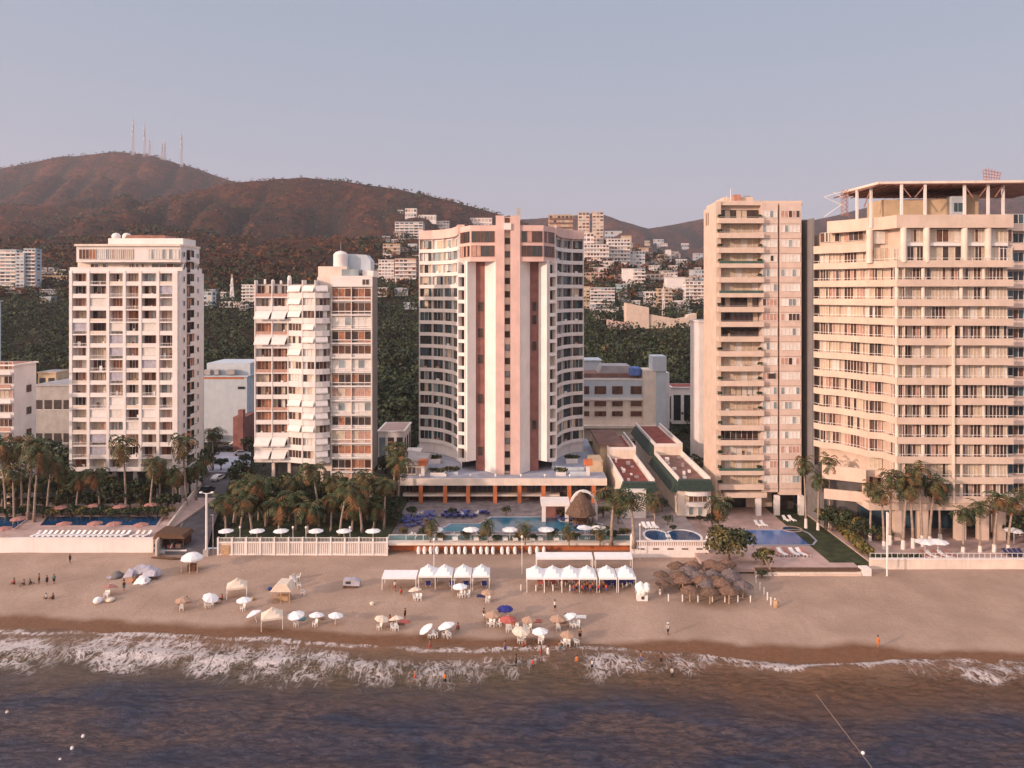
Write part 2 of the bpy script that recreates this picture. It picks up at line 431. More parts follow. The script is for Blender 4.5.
def zsand(x, d):
    px = CX + x / d * F
    d0 = gd(tab(px, WATER), 0)
    return max(-1.4, min(1.7, (d - d0) * .062)) + .05 * noise.noise(Vector((x / 3, d / 3, 0))) + .10 * noise.noise(Vector((x / 14, d / 9, 4)))
xs = np.linspace(-170, 170, 460); ys = np.linspace(98, 151.9, 130)
V = []; wet = []
for y in ys:
    for x in xs:
        V.append((x, y, zsand(x, y)))
        px = CX + x / y * F; yw = tab(px, WETY) + 4.5 * noise.noise(Vector((x / 9, y / 9, 2))) + 2 * noise.noise(Vector((x / 2.5, y / 2.5, 7)))
        wet.append(max(0, min(1, (YH + H * F / y - 0.6 * 6 - yw) / 5 + .5)))
m, nt, b = node_mat('beach_sand')
pw = wpos(nt); at = N(nt, 'ShaderNodeAttribute', attribute_name='wet')
n1 = ramp(nt, noi(nt, pw, .12, 5, .6), .3, .7); n2 = ramp(nt, noi(nt, pw, 1.3, 5, .75), .3, .7)
dry = mixc(nt, n1, (.34, .24, .185), (.45, .325, .255)); dry = mixc(nt, mth(nt, 'MULTIPLY', n2, .35), dry, (.34, .22, .165))
streaks = ramp(nt, noi(nt, wpos(nt, (.9, .12, 1), .75), .5, 4, .7), .56, .72)
dry = mixc(nt, mth(nt, 'MULTIPLY', streaks, .28), dry, (.27, .19, .155))
wetc = mixc(nt, n2, (.15, .068, .034), (.21, .105, .055))
nt.links.new(mixc(nt, at.outputs['Fac'], dry, wetc), b.inputs['Base Color'])
nt.links.new(mth(nt, 'MULTIPLY_ADD', at.outputs['Fac'], -.45, .95), b.inputs['Roughness']); b.inputs['Specular IOR Level'].default_value = .25
bump(nt, b, noi(nt, pw, 1.5, 6, .78), .8, .3)
tag(grid_mesh('beach_sand', V, len(ys), len(xs), [m], {'wet': wet}), kind='structure')

xs = np.linspace(-112, 112, 720); ys = np.linspace(66, 122, 200)
V = []; fo = []; dep = []
for y in ys:
    for x in xs:
        px = CX + x / y * F; py = YH + H * F / y
        _, fc, fw, fs = min(FOAM, key=lambda t: abs(t[0] - px)) if False else (0, tab(px, [(t[0], t[1]) for t in FOAM]), tab(px, [(t[0], t[2]) for t in FOAM]), tab(px, [(t[0], t[3]) for t in FOAM]))
        wob = 6 * noise.noise(Vector((x / 7, y / 7, 3))) + 3 * noise.noise(Vector((x / 2.3, y / 2.3, 8)))
        e = (py + wob - fc) / (fw * 1.25)
        up = math.exp(-e * e * (2.2 if e < 0 else .9))
        edge = math.exp(-((py + wob * .5 - tab(px, WATER) - 3) / 3.0) ** 2) * .62
        foam = max(up * fs * (1 + .5 * noise.noise(Vector((x / 4.5, y / 4.5, 12)))), edge); fo.append(foam); dep.append((py - tab(px, WATER)))
        far = max(0, min(1, (113 - y) / 14)); fade = min(1, (122 - y) / 6, (y - 66) / 6, (112 - abs(x)) / 10)
        z = .16 * math.sin(y * .55 + 1.5 * noise.noise(Vector((x / 25, y / 25, 1))) * 3) * far
        z += far * (.20 * noise.fractal(Vector((x / 5.5 + y / 9, y / 2.8, 2)), .8, 2, 3) + .10 * noise.noise(Vector((x / 1.5 + y / 4, y / .8, 5)))) + .12 * foam * abs(noise.noise(Vector((x / .9, y / .9, 6)))) + .50 * math.exp(-((py - fc - 3) / 5) ** 2) * fs
        V.append((x, y, z * max(0, fade)))
m, nt, b = node_mat('sea_water')
pw = wpos(nt); fa = N(nt, 'ShaderNodeAttribute', attribute_name='foam'); da = N(nt, 'ShaderNodeAttribute', attribute_name='shore')
n1 = ramp(nt, noi(nt, wpos(nt, (.6, 1.4, 1)), .09, 5, .65, .6), .36, .64); n3 = ramp(nt, noi(nt, wpos(nt, (.8, 2.0, 1), .12), .8, 5, .72, .5), .4, .6)
deep = mixc(nt, n1, (.036, .050, .095), (.14, .092, .085)); deep = mixc(nt, mth(nt, 'MULTIPLY', n3, .75), deep, (.022, .027, .050))
shal = mixc(nt, n3, (.085, .066, .040), (.16, .105, .066)); swash = mixc(nt, n1, (.25, .135, .08), (.19, .12, .08))
dn = mth(nt, 'MULTIPLY_ADD', mth(nt, 'SUBTRACT', noi(nt, pw, .16, 3, .6), .5), 34, da.outputs['Fac'])
spx = N(nt, 'ShaderNodeSeparateXYZ'); nt.links.new(pw, spx.inputs[0])
shal = mixc(nt, ramp(nt, spx.outputs[0], -8, 34), shal, mixc(nt, n3, (.105, .058, .034), (.185, .098, .056)))
wc = mixc(nt, ramp(nt, dn, 5, 26), swash, shal); wc = mixc(nt, ramp(nt, dn, 24, 70), wc, deep)
fn = noi(nt, wpos(nt, (1.15, .5, 1), .55), .42, 5, .62, 1.1); fn2 = noi(nt, wpos(nt, (1.1, .6, 1), .5), 1.25, 4, .6, .9)
fil = mth(nt, 'SUBTRACT', 1.0, mth(nt, 'MULTIPLY', mth(nt, 'ABSOLUTE', mth(nt, 'SUBTRACT', fn, .5)), 11))
fil2 = mth(nt, 'SUBTRACT', 1.0, mth(nt, 'MULTIPLY', mth(nt, 'ABSOLUTE', mth(nt, 'SUBTRACT', fn2, .5)), 11))
both = mth(nt, 'MAXIMUM', mth(nt, 'MAXIMUM', fil, mth(nt, 'MULTIPLY', fil2, .8)), 0.0)
clump = ramp(nt, noi(nt, wpos(nt, (1, .8, 1), .4), .16, 4, .6, .6), .34, .66)
val = mth(nt, 'MULTIPLY', fa.outputs['Fac'], mth(nt, 'MULTIPLY', mth(nt, 'MULTIPLY_ADD', both, 1.15, mth(nt, 'MULTIPLY_ADD', fa.outputs['Fac'], .5, -.32)), mth(nt, 'MULTIPLY_ADD', clump, .75, .5)))
foamm = ramp(nt, val, .15, .55)
nt.links.new(mixc(nt, mth(nt, 'MULTIPLY', foamm, .95), wc, (.76, .68, .67)), b.inputs['Base Color'])
nt.links.new(mth(nt, 'MULTIPLY_ADD', foamm, .6, .16), b.inputs['Roughness']); b.inputs['IOR'].default_value = 1.33; b.inputs['Specular IOR Level'].default_value = .5
h = mth(nt, 'MULTIPLY_ADD', noi(nt, wpos(nt, (.7, 1.5, 1), .12), .55, 6, .66, .7), 1.0, mth(nt, 'MULTIPLY', noi(nt, wpos(nt, (1, 1.8, 1), -.2), 2.2, 4, .65, .4), .34))
bump(nt, b, h, 1.0, 1.25)
sea_m = m
tag(grid_mesh('sea', V, len(ys), len(xs), [m], {'foam': fo, 'shore': dep}), kind='structure')
q = MB(); PAL['sea_water'] = m
for x0, x1, y0, y1 in ((-900, 900, -900, 66), (-900, -112, 66, 122), (112, 900, 66, 122)):
    q.quad((x0, y0, -.02), (x1, y0, -.02), (x1, y1, -.02), (x0, y1, -.02), 'sea_water')
o = q.build('sea_beyond'); o['kind'] = 'structure'
at = o.data.attributes.new('shore', 'FLOAT', 'POINT'); at.data.foreach_set('value', np.full(len(o.data.vertices), 90, np.float32))
# ------------------------------------------------------------------ camera, light
cam = bpy.data.cameras.new('camera'); co = bpy.data.objects.new('camera', cam); COL.objects.link(co); S.camera = co
co.location = (0, 0, H); co.rotation_euler = (rad(90), 0, 0)
cam.sensor_width = 36; cam.lens = 36 * F / 1024; cam.shift_y = -(384 - YH) / 1024; cam.clip_start = .5; cam.clip_end = 20000
AZ, EL = rad(237), rad(13)     # the sun stands behind the camera to the left; AZ is counted clockwise from +Y
sd = Vector((math.sin(AZ) * math.cos(EL), math.cos(AZ) * math.cos(EL), math.sin(EL)))
sl = bpy.data.lights.new('sun', 'SUN'); so = bpy.data.objects.new('sun', sl); COL.objects.link(so)
sl.energy = 3.0; sl.angle = rad(2.0); sl.color = (1, .70, .54)
so.rotation_euler = (-sd).to_track_quat('-Z', 'Y').to_euler(); so.location = (-60, -60, 90)
W = bpy.data.worlds.new('World'); S.world = W; W.use_nodes = True
nt = W.node_tree; nt.nodes.clear()
out = N(nt, 'ShaderNodeOutputWorld'); bg = N(nt, 'ShaderNodeBackground'); nt.links.new(bg.outputs[0], out.inputs[0])
sky = N(nt, 'ShaderNodeTexSky', sky_type='NISHITA', sun_disc=False, sun_elevation=EL, sun_rotation=AZ, altitude=50, air_density=1.3, dust_density=3.0, ozone_density=2.0)
g = N(nt, 'ShaderNodeTexCoord'); sp = N(nt, 'ShaderNodeSeparateXYZ'); nt.links.new(g.outputs['Generated'], sp.inputs[0])
el = ramp(nt, sp.outputs[2], -.02, .40)
dusk = mixc(nt, el, SKY_LOW, SKY_HIGH)          # the dusty evening belt opposite the sun
west = ramp(nt, mth(nt, 'ADD', mth(nt, 'MULTIPLY', sp.outputs[0], math.sin(AZ)), mth(nt, 'MULTIPLY', sp.outputs[1], math.cos(AZ))), .0, .95)   # the bright sky round the setting sun
zen = ramp(nt, sp.outputs[2], .38, .75)
dusk = mixc(nt, zen, dusk, (8.5, 8.8, 10.2)); dusk = mixc(nt, west, dusk, (19, 14, 11.5))
nt.links.new(mixc(nt, SKY_MIX, sky.outputs[0], dusk), bg.inputs[0]); bg.inputs[1].default_value = SKY_STR
S.view_settings.view_transform = 'Standard'; S.view_settings.look = 'None'; S.view_settings.gamma = 1; S.view_settings.exposure = EXPO
S.render.engine = 'CYCLES'; S.cycles.max_bounces = 5; S.cycles.diffuse_bounces = 3; S.cycles.glossy_bounces = 2; S.cycles.transparent_max_bounces = 4; S.cycles.volume_bounces = 0
S.cycles.use_denoising = True
# evening air between the beach and the mountains
q = MB(); vm, vt, vb = node_mat('evening_air'); vt.nodes.remove(vb)
pv = N(vt, 'ShaderNodeVolumePrincipled'); pv.inputs['Color'].default_value = (.78, .76, .86, 1); pv.inputs['Density'].default_value = HAZE; pv.inputs['Anisotropy'].default_value = .1
vt.links.new(pv.outputs[0], [n for n in vt.nodes if n.type == 'OUTPUT_MATERIAL'][0].inputs['Volume']); PAL['evening_air'] = vm
tag(q.box(-6300, 6300, -950, 5400, -3.0, 720, 'evening_air').build('haze'), 'thin pinkish evening haze over bay and mountains', 'haze', kind='stuff')
# ------------------------------------------------------------------ the beachfront towers
def V2(px, d): return (gx(px, d), d)
CURT = [('curtain_cream', 3), ('curtain_white', 2), ('curtain_pink', 2), ('glass_brown', 1.6), ('interior_brown', 1.4), ('interior_dark', 1.1), ('glass_pale', .6)]
def bay_panes():
    """each flat keeps its own mix of drawn curtains and dark glass"""
    k = R.random()
    if k < .22: return [('curtain_white', 3), ('glass_pale', 1)]
    if k < .46: return [('curtain_cream', 3), ('curtain_pink', 1)]
    if k < .60: return [('curtain_orange', 3), ('curtain_pink', 1), ('interior_brown', .6)]
    if k < .82: return [('interior_dark', 2), ('glass_brown', 1), ('interior_brown', 1), ('curtain_cream', .7)]
    return CURT
def clutter(mb, u0, u1, z, w):
    """balcony furniture and drying towels behind the parapet"""
    for _ in range(R.choice((0, 1, 1, 2))):
        u = R.uniform(u0 + .3, u1 - .7); h = R.uniform(.5, 1.3)
        mb.box(u, u + R.uniform(.3, .7), w - .5, w - .2, z, z + h, R.choice(['plastic_white', 'wood_pale', 'cloth_white', 'wood_dark', 'curtain_pink']))
# --- tower A: white grid of loggias
def tower_a():
    D = 182.0; s = F / D; X = lambda p: gx(p, D); Z = lambda y: gz(y, D)
    t = thing('apartment_tower', 'white apartment tower with square grid of recessed balconies left of beach road', 'tower', (X(123), D, 3.4))
    x0, x1, xr = X(69), X(178), gx(178, D); DB = 197.5; zr = Z(272); zb = Z(470)
    m = MB(); m.box(x0 + .1, x1 - .1, D + 1.6, DB, zb - .2, zr - .05, 'white_plaster')
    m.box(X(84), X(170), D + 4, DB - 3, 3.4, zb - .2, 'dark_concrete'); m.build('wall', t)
    m = MB()
    for p in (72, 92, 113, 134, 155, 175):
        m = MB().box(X(p) - .5, X(p) + .5, D + .6, D + 1.6, 3.4, zb - .2, 'concrete'); m.build('pillar', t)
    nf = 16; fh = (zr - zb) / nf
    cols = [69, 88.3, 108, 124.5, 140.3, 158, 178]
    for k in range(nf):
        z = zb + k * fh
        m = MB().box(x0, x1, D - .06, D + 1.66, z - .32, z - .02, 'warm_white')
        for i in range(6):
            if R.random() < .75: m.box(X(cols[i]) + .2, X(cols[i + 1]) - .2, D - .02, D + .12, z - .02, z + .72, R.choice(['warm_white', 'white_plaster', 'warm_white', 'cream_plaster']))
            else:
                m.box(X(cols[i]) + .2, X(cols[i + 1]) - .2, D, D + .05, z + .66, z + .74, 'frame_white')
                for q in range(12): u = X(cols[i]) + .3 + q * (X(cols[i + 1]) - X(cols[i]) - .6) / 11; m.box(u - .02, u + .02, D + .01, D + .04, z, z + .66, 'frame_white')
        m.build('balcony', t)
    m = MB().box(x0, x1 , D - .05, D + 1.7, zr - .3, zr + .25, 'warm_white'); m.build('cornice', t)
    for i, p in enumerate(cols):
        hw = .45 if i not in (6,) else .7
        c = X(p) + (hw if i == 0 else -hw if i == 6 else 0)
        MB().box(c - hw + .1, c + hw - .1, D - .14, D + 1.62, zb - .32, zr + .3, 'warm_white').build('column', t)
    W = Parts(t, 'window')
    for k in range(nf)[::-1]:
        z = zb + k * fh
        for i in range(6):
            m = MB(); window(m, X(cols[i]) + .45, X(cols[i + 1]) - .45, z, z + fh - .42, D + 1.52, bay_panes(), n=4, frame=R.choice(['frame_white', 'frame_brown']))
            if R.random() < .16:   # a roller blind let down in front of the loggia
                m.box(X(cols[i]) + .4, X(cols[i + 1]) - .4, D + .2, D + .24, z + .75, z + fh - .35, R.choice(['awning_white', 'curtain_white', 'canvas_grey']))
            else: clutter(m, X(cols[i]) + .5, X(cols[i + 1]) - .5, z, D + 1.3)
            W.add(m)
    W.done()
    # the two set-back floors on top
    z1, z2 = Z(262), Z(246)
    m = MB().box(X(70.5), X(177.6), D + 3, DB - 3.5, zr + .25, z1, 'cream_plaster').box(X(74), X(178.6), D + 1.0, DB - 3.4, z1, z2, 'warm_white').box(X(73), X(179.4), D + .4, DB - 3.2, z2, z2 + .5, 'cream_plaster')
    m.build('penthouse', t)
    m = MB().box(X(69.2), X(182), D + .2, D + .32, zr + .25, zr + 1.15, 'warm_white'); m.build('parapet', t)
    for a, b_ in ((77, 94), (96, 106), (108, 119), (121, 131), (147, 160), (161, 177)):
        m = MB(); window(m, X(a), X(b_), z1 + .7, z2 - .7, D + .9, bay_panes() if a < 150 else [('curtain_white', 1), ('glass_pale', 1)], n=5); m.build('penthouse_window', t)
    for a, b_ in ((84, 100), (118, 128), (130, 141), (146, 176)):
        m = MB(); window(m, X(a), X(b_), zr + .4, z1 - .3, D + 2.9, [('glass_dark', 2), ('interior_brown', 1), ('curtain_cream', 1.5)], n=4); m.build('terrace_window', t)
    m = MB().box(X(97), X(174), D + 5, DB - 3, z2 + .5, z2 + 2.2, 'warm_white').vprism([(X(113), z2 + 2.2), (X(156), z2 + 2.2), (X(154), z2 + 3.0), (X(115), z2 + 3.0)], D + 5.5, DB - 4, 'roof_rust'); m.build('roof_block', t)
    for p in (101, 112): MB().lathe(X(p), D + 7, [(1.0, z2 + 2.2), (1.05, z2 + 3.0), (.7, z2 + 3.5), (.1, z2 + 3.7)], 12, 'white_plaster').build('water_tank', t, True)
    # the landward side in shade: windows, balcony stack, rounded end
    m = MB().prism([(x1 - .1, D + .5), (x1 + .25, D + .5), (x1 + .3, DB - 3), (x1 - .6, DB), (x1 - 3, DB)], 3.4, zr + 1.2, 'white_plaster'); m.build('side_wall', t)
    for k in range(nf + 2):
        z = zb + k * fh
        if z > zr + 3: break
        m = MB().frame((x1 + .31, D + 1), (x1 + .31, DB))
        window(m, 1.2, 2.0, z + .7, z + 2.0, -.03, [('glass_dark', 1)], n=1); m.build('side_window', t)
        m = MB().frame((x1 + .31, D + 1), (x1 + .31, DB)); window(m, 9.2, 10.2, z + .7, z + 2.0, -.03, [('glass_dark', 1), ('glass_pale', 1)], n=1); m.build('side_window', t)
        m = MB().frame((x1 + .31, D + 1), (x1 + .31, DB)); window(m, 3.4, 7.2, z + .05, z + fh - .4, -.03, [('glass_dark', 2), ('interior_dark', 1), ('curtain_pink', 1)], n=3, frame='frame_dark')
        if R.random() < .6: MB().frame((x1 + .31, D + 1), (x1 + .31, DB)).box(7.6, 8.5, -.4, -.02, z + .1, z + .7, 'steel').build('air_conditioner', t)
        m.box(3.3, 7.3, -.9, -.05, z - .25, z, 'white_plaster').box(3.3, 7.3, -.9, -.82, z, z + .8, 'frame_white'); m.build('side_balcony', t)
tower_a()
# --- tower B: cream slab with bulging balconies, awnings and a glazed corner
def tower_b():
    D = 181.0; X = lambda p: gx(p, D); Z = lambda y: gz(y, D)
    t = thing('apartment_tower', 'cream tower with slanted white awnings and glazed right corner, right of beach road', 'tower', (X(312), D, 3.4))
    zb, zt, zt2 = Z(461), Z(284), Z(277); DB = 193.0
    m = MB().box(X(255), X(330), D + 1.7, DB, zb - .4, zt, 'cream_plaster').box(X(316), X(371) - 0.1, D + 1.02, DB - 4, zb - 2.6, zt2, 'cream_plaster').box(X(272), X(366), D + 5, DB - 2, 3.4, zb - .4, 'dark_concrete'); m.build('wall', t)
    MB().box(X(371) - .09, X(371) + .12, D + 1.1, DB - 3.9, zb - 2.6, zt2 + .1, 'shade_grey_plaster').build('side_wall', t)  # side turned from the sun, its shade painted in as grey
    for p in (272, 288, 304, 321, 346, 370): MB().box(X(p) - .35, X(p) + .35, D + .9, D + 1.7, 3.4, zb - .4, 'cream_plaster').build('pillar', t)
    nf = 14; fh = (zt - zb) / nf
    pts = [(255, 0), (272, 0), (288, 0), (296, -.7), (304, -1.4), (311, -1.8), (318, -1.9), (324, -1.4), (330, -.5)]
    edges = [255, 272, 288, 304, 317, 330]
    bul = lambda p: tab(p, pts)
    W = Parts(t, 'window'); nb = 0
    for k in range(nf)[::-1]:
        z = zb + k * fh
        m = MB()
        for (a, wa), (c, wc) in zip(pts[:-1], pts[1:]):
            p0, p1 = (X(a), D + wa), (X(c), D + wc)
            m.prism([p0, p1, (X(c), D + 1.75), (X(a), D + 1.75)], z - .3, z, 'warm_white')
            hp = .75 if a < 288 else 1.0
            mm = ('curtain_pink' if k % 3 == 1 and k > 2 else 'warm_white') if a < 288 else 'warm_white'
            m.prism([p0, p1, (X(c), D + wc + .14), (X(a), D + wa + .14)], z, z + hp, mm)
        m.build('balcony', t)
        for i in range(5):
            a, c = edges[i], edges[i + 1]
            m = MB().frame((X(a) + .2, D + bul(a)), (X(c) - .2, D + bul(c))); L = X(c) - X(a) - .4
            pan = [('curtain_orange', 3), ('interior_brown', 1)] if (i < 2 and R.random() < .55) else [('glass_brown', 1.2), ('interior_brown', 1), ('curtain_cream', 1.2), ('curtain_white', .8), ('interior_dark', .5)]
            if i >= 2 and R.random() < .16: pan = [('curtain_white', 1)]
            window(m, 0, L, z + .02, z + fh - .32, 1.2 if i < 2 else .35, pan, n=4 if i < 3 else 3, frame='frame_white')
            if i < 2: clutter(m, .3, L - .3, z, 1.0)
            W.add(m)
            aw = (i < 2 and k in (0, 1, 9, 11)) or (i >= 2 and R.random() < .35) 
            if aw and nb < 40:
                nb += 1; out, dn = (1.15, 1.75) if i < 2 else (.55, 1.2)
                sk = .35 if i < 2 else 0
                q = MB().frame((X(a) + .15, D + bul(a)), (X(c) - .15, D + bul(c))); L2 = X(c) - X(a) - .3; zt_ = z + fh - .34
                A = [(0, .1, zt_), (L2, .1, zt_), (L2 - sk, -out, zt_ - dn), (-sk * .3, -out, zt_ - dn)]
                q.add(A + [(u, w, h - .06) for u, w, h in A], [(0, 3, 2, 1), (4, 5, 6, 7), (0, 1, 5, 4), (1, 2, 6, 5), (2, 3, 7, 6), (3, 0, 4, 7)], 'awning_white')
                aw_ = q.build('awning', t); q = MB().frame((X(a) + .15, D + bul(a)), (X(c) - .15, D + bul(c))); q.box(-.1, L2 - sk, -out - .02, -out + .01, zt_ - dn - .28, zt_ - dn, 'awning_white'); q.build('valance', aw_)
    for p in edges[:-1]:
        MB().box(X(p) - .13, X(p) + .13, D + bul(p) - .1, D + 1.75, zb - .3, zt + .9, 'warm_white').build('column', t)
    # glazed right block
    fr = 3.41; z = zt2 - 2.4
    m = MB().box(X(330.2), X(372), D + .3, D + 1, z + .1, zt2 + .3, 'warm_white'); m.build('parapet', t)
    k = 0
    while z > zb - 3:
        z0 = z - fr
        m = MB()
        pan = [[('curtain_orange', 3), ('interior_brown', 1)], [('curtain_white', 2), ('glass_pale', 1)], [('curtain_cream', 1), ('curtain_pink', 2)], [('interior_brown', 2), ('glass_brown', 1)], [('glass_brown', 1), ('interior_dark', 1), ('curtain_orange', 1)]][(k * 3 + (k // 4)) % 5]
        window(m, X(331.5), X(350.7), z0 + 1.05, z - .3, D + .75, pan, n=3); W.add(m)
        m = MB(); window(m, X(351.3), X(370.5), z0 + 1.05, z - .3, D + .75, pan, n=3); W.add(m)
        m = MB(); window(m, X(331.5), X(370.5), z0 + .4, z0 + .95, D + .76, pan if R.random() < .6 else [('warm_white', 1)], n=6); W.add(m)
        m = MB().box(X(330.2), X(371.6), D + .25, D + 1.0, z0 - .0, z0 + .32, 'warm_white').box(X(330.4), X(371.4), D + .5, D + .9, z0 + .94, z0 + 1.06, 'warm_white').box(X(330.2), X(331.4), D + .3, D + .95, z0 + .32, z, 'cream_plaster').box(X(350.6), X(351.4), D + .3, D + .95, z0 + .32, z, 'cream_plaster').box(X(370.6), X(371.8), D + .3, D + .95, z0 + .32, z, 'cream_plaster')
        m.build('glazed_bay', t); z = z0; k += 1
    W.done()
    m = MB(); window(m, X(362), X(369), zt2 - 1.9, zt2 - .5, D + .28, [('glass_brown', 1)], n=2); m.build('roof_window', t)
    MB().box(X(316), X(345), D + 2, DB - 2, zt2, zt2 + 2.6, 'cream_plaster').box(X(340), X(357), D + 1.8, D + 6, zt2, zt2 + 1.9, 'glass_pale').build('penthouse', t)
    MB().lathe(X(336), D + 5, [(1.75, zt2 + 2), (1.75, zt2 + 5.6), (1.2, zt2 + 6.2), (.2, zt2 + 6.5)], 20, 'white_plaster').tube([(X(336), D + 5, zt2 + 6.4), (X(336), D + 5, zt2 + 8.6)], .05, 5, 'steel').build('water_tank', t)
    MB().vprism([(X(342), zt2 + 1), (X(366), zt2 + 1), (X(366), zt2 + 4.2), (X(361), zt2 + 5.6), (X(342), zt2 + 5.8)], D + 6, DB - 1, 'pale_blue_plaster').box(X(360), X(371), D + 3, DB - 2, zt2, zt2 + 1.6, 'white_plaster').build('roof_hall', t)
    for p in (255.5, 264, 272, 280, 288, 304): MB().box(X(p) - .2, X(p) + .2, D + .5, D + 1, zt, zt + R.uniform(.6, 1.3), 'warm_white').build('roof_post', t)
    MB().lathe(X(284.5), D + 4, [(.5, zt), (.5, zt + 1.6), (.3, zt + 2.1)], 10, 'white_plaster').build('vent_pipe', t)
tower_b()
# --- the hotel
def hotel():
    t = thing('hotel_tower', 'tall white and pink hotel with curved wings and a central fin, standing on a colonnade', 'hotel', (0, 190, 10))
    zp = 9.5; zs = gz(261.5, 182); z215 = gz(215.5, 181)
    # podium colonnade
    d = 177.5; X = lambda p: gx(p, d)
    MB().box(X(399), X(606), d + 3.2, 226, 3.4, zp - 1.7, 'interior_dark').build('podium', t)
    MB().box(X(398), X(607), d, 226, zp - 1.7, zp - .1, 'cream_plaster').build('podium_roof', t)
    MB().box(X(398.5), X(606.5), d + .4, 225.5, zp - .1, zp - .06, 'terrace_blue').build('roof_deck', t)
    for p in (420.5, 445, 468, 495, 519.5, 543.5, 569.5, 594): MB().box(X(p) - .45, X(p) + .45, d + .25, d + 1.3, 3.4, zp - 1.71, 'orange_plaster').build('pillar', t)
    MB().box(X(402), X(560), d + 1.0, d + 3, zp - 4.5, zp - 4.1, 'cream_plaster').build('mezzanine', t)
    for a, b_ in zip((404, 423, 447, 471, 497, 522, 546, 572), (418, 442.5, 465.5, 492.5, 517, 541, 567, 592)):
        m = MB(); window(m, X(a), X(b_), zp - 3.9, zp - 1.8, d + 3.1, [('glass_dark', 3), ('interior_brown', 1)], n=4, frame='frame_brown'); m.build('gallery_window', t)
        if b_ < 560:
            m = MB(); window(m, X(a), X(b_), 3.6, zp - 4.5, d + 3.12, [('interior_dark', 2), ('interior_brown', 2), ('glass_brown', 1)], n=4, frame='frame_brown'); m.build('lounge_window', t)
    for p in (420, 445.5, 470.5, 495.5, 521, 545, 570): MB().lathe(X(p), d + .3, [(.05, zp - .1), (.05, zp + .35), (.22, zp + .4), (.28, zp + .6), (.2, zp + .85), (.03, zp + .9)], 8, 'globe').build('globe_lamp', t, True)
    # splayed central core
    def pr(pts, z0, z1, m): return MB().prism([V2(*p) for p in pts], z0, z1, m)
    pr([(465.5, 183.9), (467.3, 183.2), (475.9, 184.9), (475.9, 203), (466, 203)], zp + 2.6, zs + .3, 'warm_white').build('side_fin', t)
    pr([(484.9, 184.9), (495.7, 181.4), (495.7, 203), (484.9, 203)], zp, zs + .3, 'warm_white').build('side_fin', t)
    pr([(520.1, 181.4), (530, 184.9), (530, 203), (520.1, 203)], zp, zs + .3, 'warm_white').build('side_fin', t)
    pr([(538.6, 184.9), (546.8, 183.2), (548.8, 183.9), (548.8, 203), (538.6, 203)], zp + 2.6, zs + .3, 'warm_white').build('side_fin', t)
    for a, b_ in ((475.9, 484.9), (530, 538.6)):
        m = pr([(a, 185.2), (b_, 185.2), (b_, 203), (a, 203)], zp, zs + .3, 'red_plaster')
        x0, x1 = gx(a, 185.2), gx(b_, 185.2)
        for k in range(15): m.box(x0 + .02, x1 - .02, 185.14, 185.19, zp + 3.2 * k - .05, zp + 3.2 * k + .07, 'frame_brown')
        m.build('recess_wall', t)
        for k in ((1, 5, 8, 10, 12) if a < 500 else (3, 9, 11, 12)):
            m = MB(); window(m, x0 + .5, x1 - .5, zp + 3.2 * k + .4, zp + 3.2 * k + 2.7, 185.12, [('interior_dark', 1)], n=1, frame='frame_brown'); m.build('recess_window', t)
    pr([(495.75, 181), (504.4, 181), (504.4, 203), (495.75, 203)], zp, z215, 'pink_plaster').build('pylon', t)
    pr([(510.4, 181), (520.05, 181), (520.05, 203), (510.4, 203)], zp, z215, 'pink_plaster').build('pylon', t)
    x0, x1 = gx(504.4, 182), gx(510.4, 182)
    m = MB().box(x0 + .01, x1 - .01, 182.4, 202, zp, z215 - .2, 'cream_plaster').box(x0 + .01, x1 - .01, 181.3, 182.4, gz(231, 181), z215 - .6, 'pink_plaster'); m.build('pylon_slot', t)
    k = 0; z = zp + .6
    while z < gz(233, 181) - 2:
        m = MB(); window(m, x0 + .15, x1 - .15, z, z + 1.5, 182.35, [('interior_dark', 3), ('glass_dark', 2), ('interior_brown', 1), ('glass_pale', .5)], n=1, frame='frame_dark'); m.build('slot_window', t); z += 3.2; k += 1
    MB().box(gx(505.2, 181), gx(509.6, 181), 181.2, 181.29, gz(222.5, 181), gz(217.8, 181), 'interior_brown').build('vent_opening', t)
    MB().box(gx(504.0, 181), gx(511.2, 181), 180.55, 180.98, gz(229.8, 181), gz(223.2, 181), 'frame_white').build('sign_box', t)
    MB().box(gx(516.6, 182), gx(520.4, 182), 182, 184, z215, gz(208, 182), 'concrete').build('chimney', t)
    # two-storey glazed boxes at the top
    for sgn, pts in ((-1, [(460.2, 187.5), (470.2, 181.9), (495.7, 181.4)]), (1, [(520.1, 181.4), (543.5, 181.9), (554.6, 187.5)])):
        zt = gz(225, 181)
        full = [V2(*p) for p in pts] + [(gx(pts[-1][0], pts[-1][1]), 203), (gx(pts[0][0], pts[0][1]), 203)]
        m = MB().prism(full, zs, zt, 'pink_plaster'); m.build('crown_box', t)
        for a, b_ in zip(pts[:-1], pts[1:]):
            pa, pb = V2(*a), V2(*b_); L = math.dist(pa, pb)
            for ya, yb in ((242.3, 231), (256.5, 245.5)):
                m = MB().frame(pa, pb); window(m, .35, L - .3, gz(ya, 181.5), gz(yb, 181.5), -.04, [('glass_brown', 2), ('glass_dark', 2), ('curtain_pink', .8)], frame='frame_brown', n=max(2, int(L / 1.2))); m.build('crown_window', t)
    # curved wings
    W = Parts(t, 'window'); fh = 3.2; nf = 17; zw = 67.3; z00 = zw - nf * fh
    def arc(xo, yo, xi, yi, n): return [(xo + (xi - xo) * math.sin(a), yi + (yo - yi) * math.cos(a)) for a in [rad(86) * i / n for i in range(n + 1)]]
    L_ = arc(gx(419.3, 206), 206, gx(458.6, 186), 186, 5); R_ = arc(gx(583.5, 206), 206, gx(555.6, 186), 186, 4)[::-1]
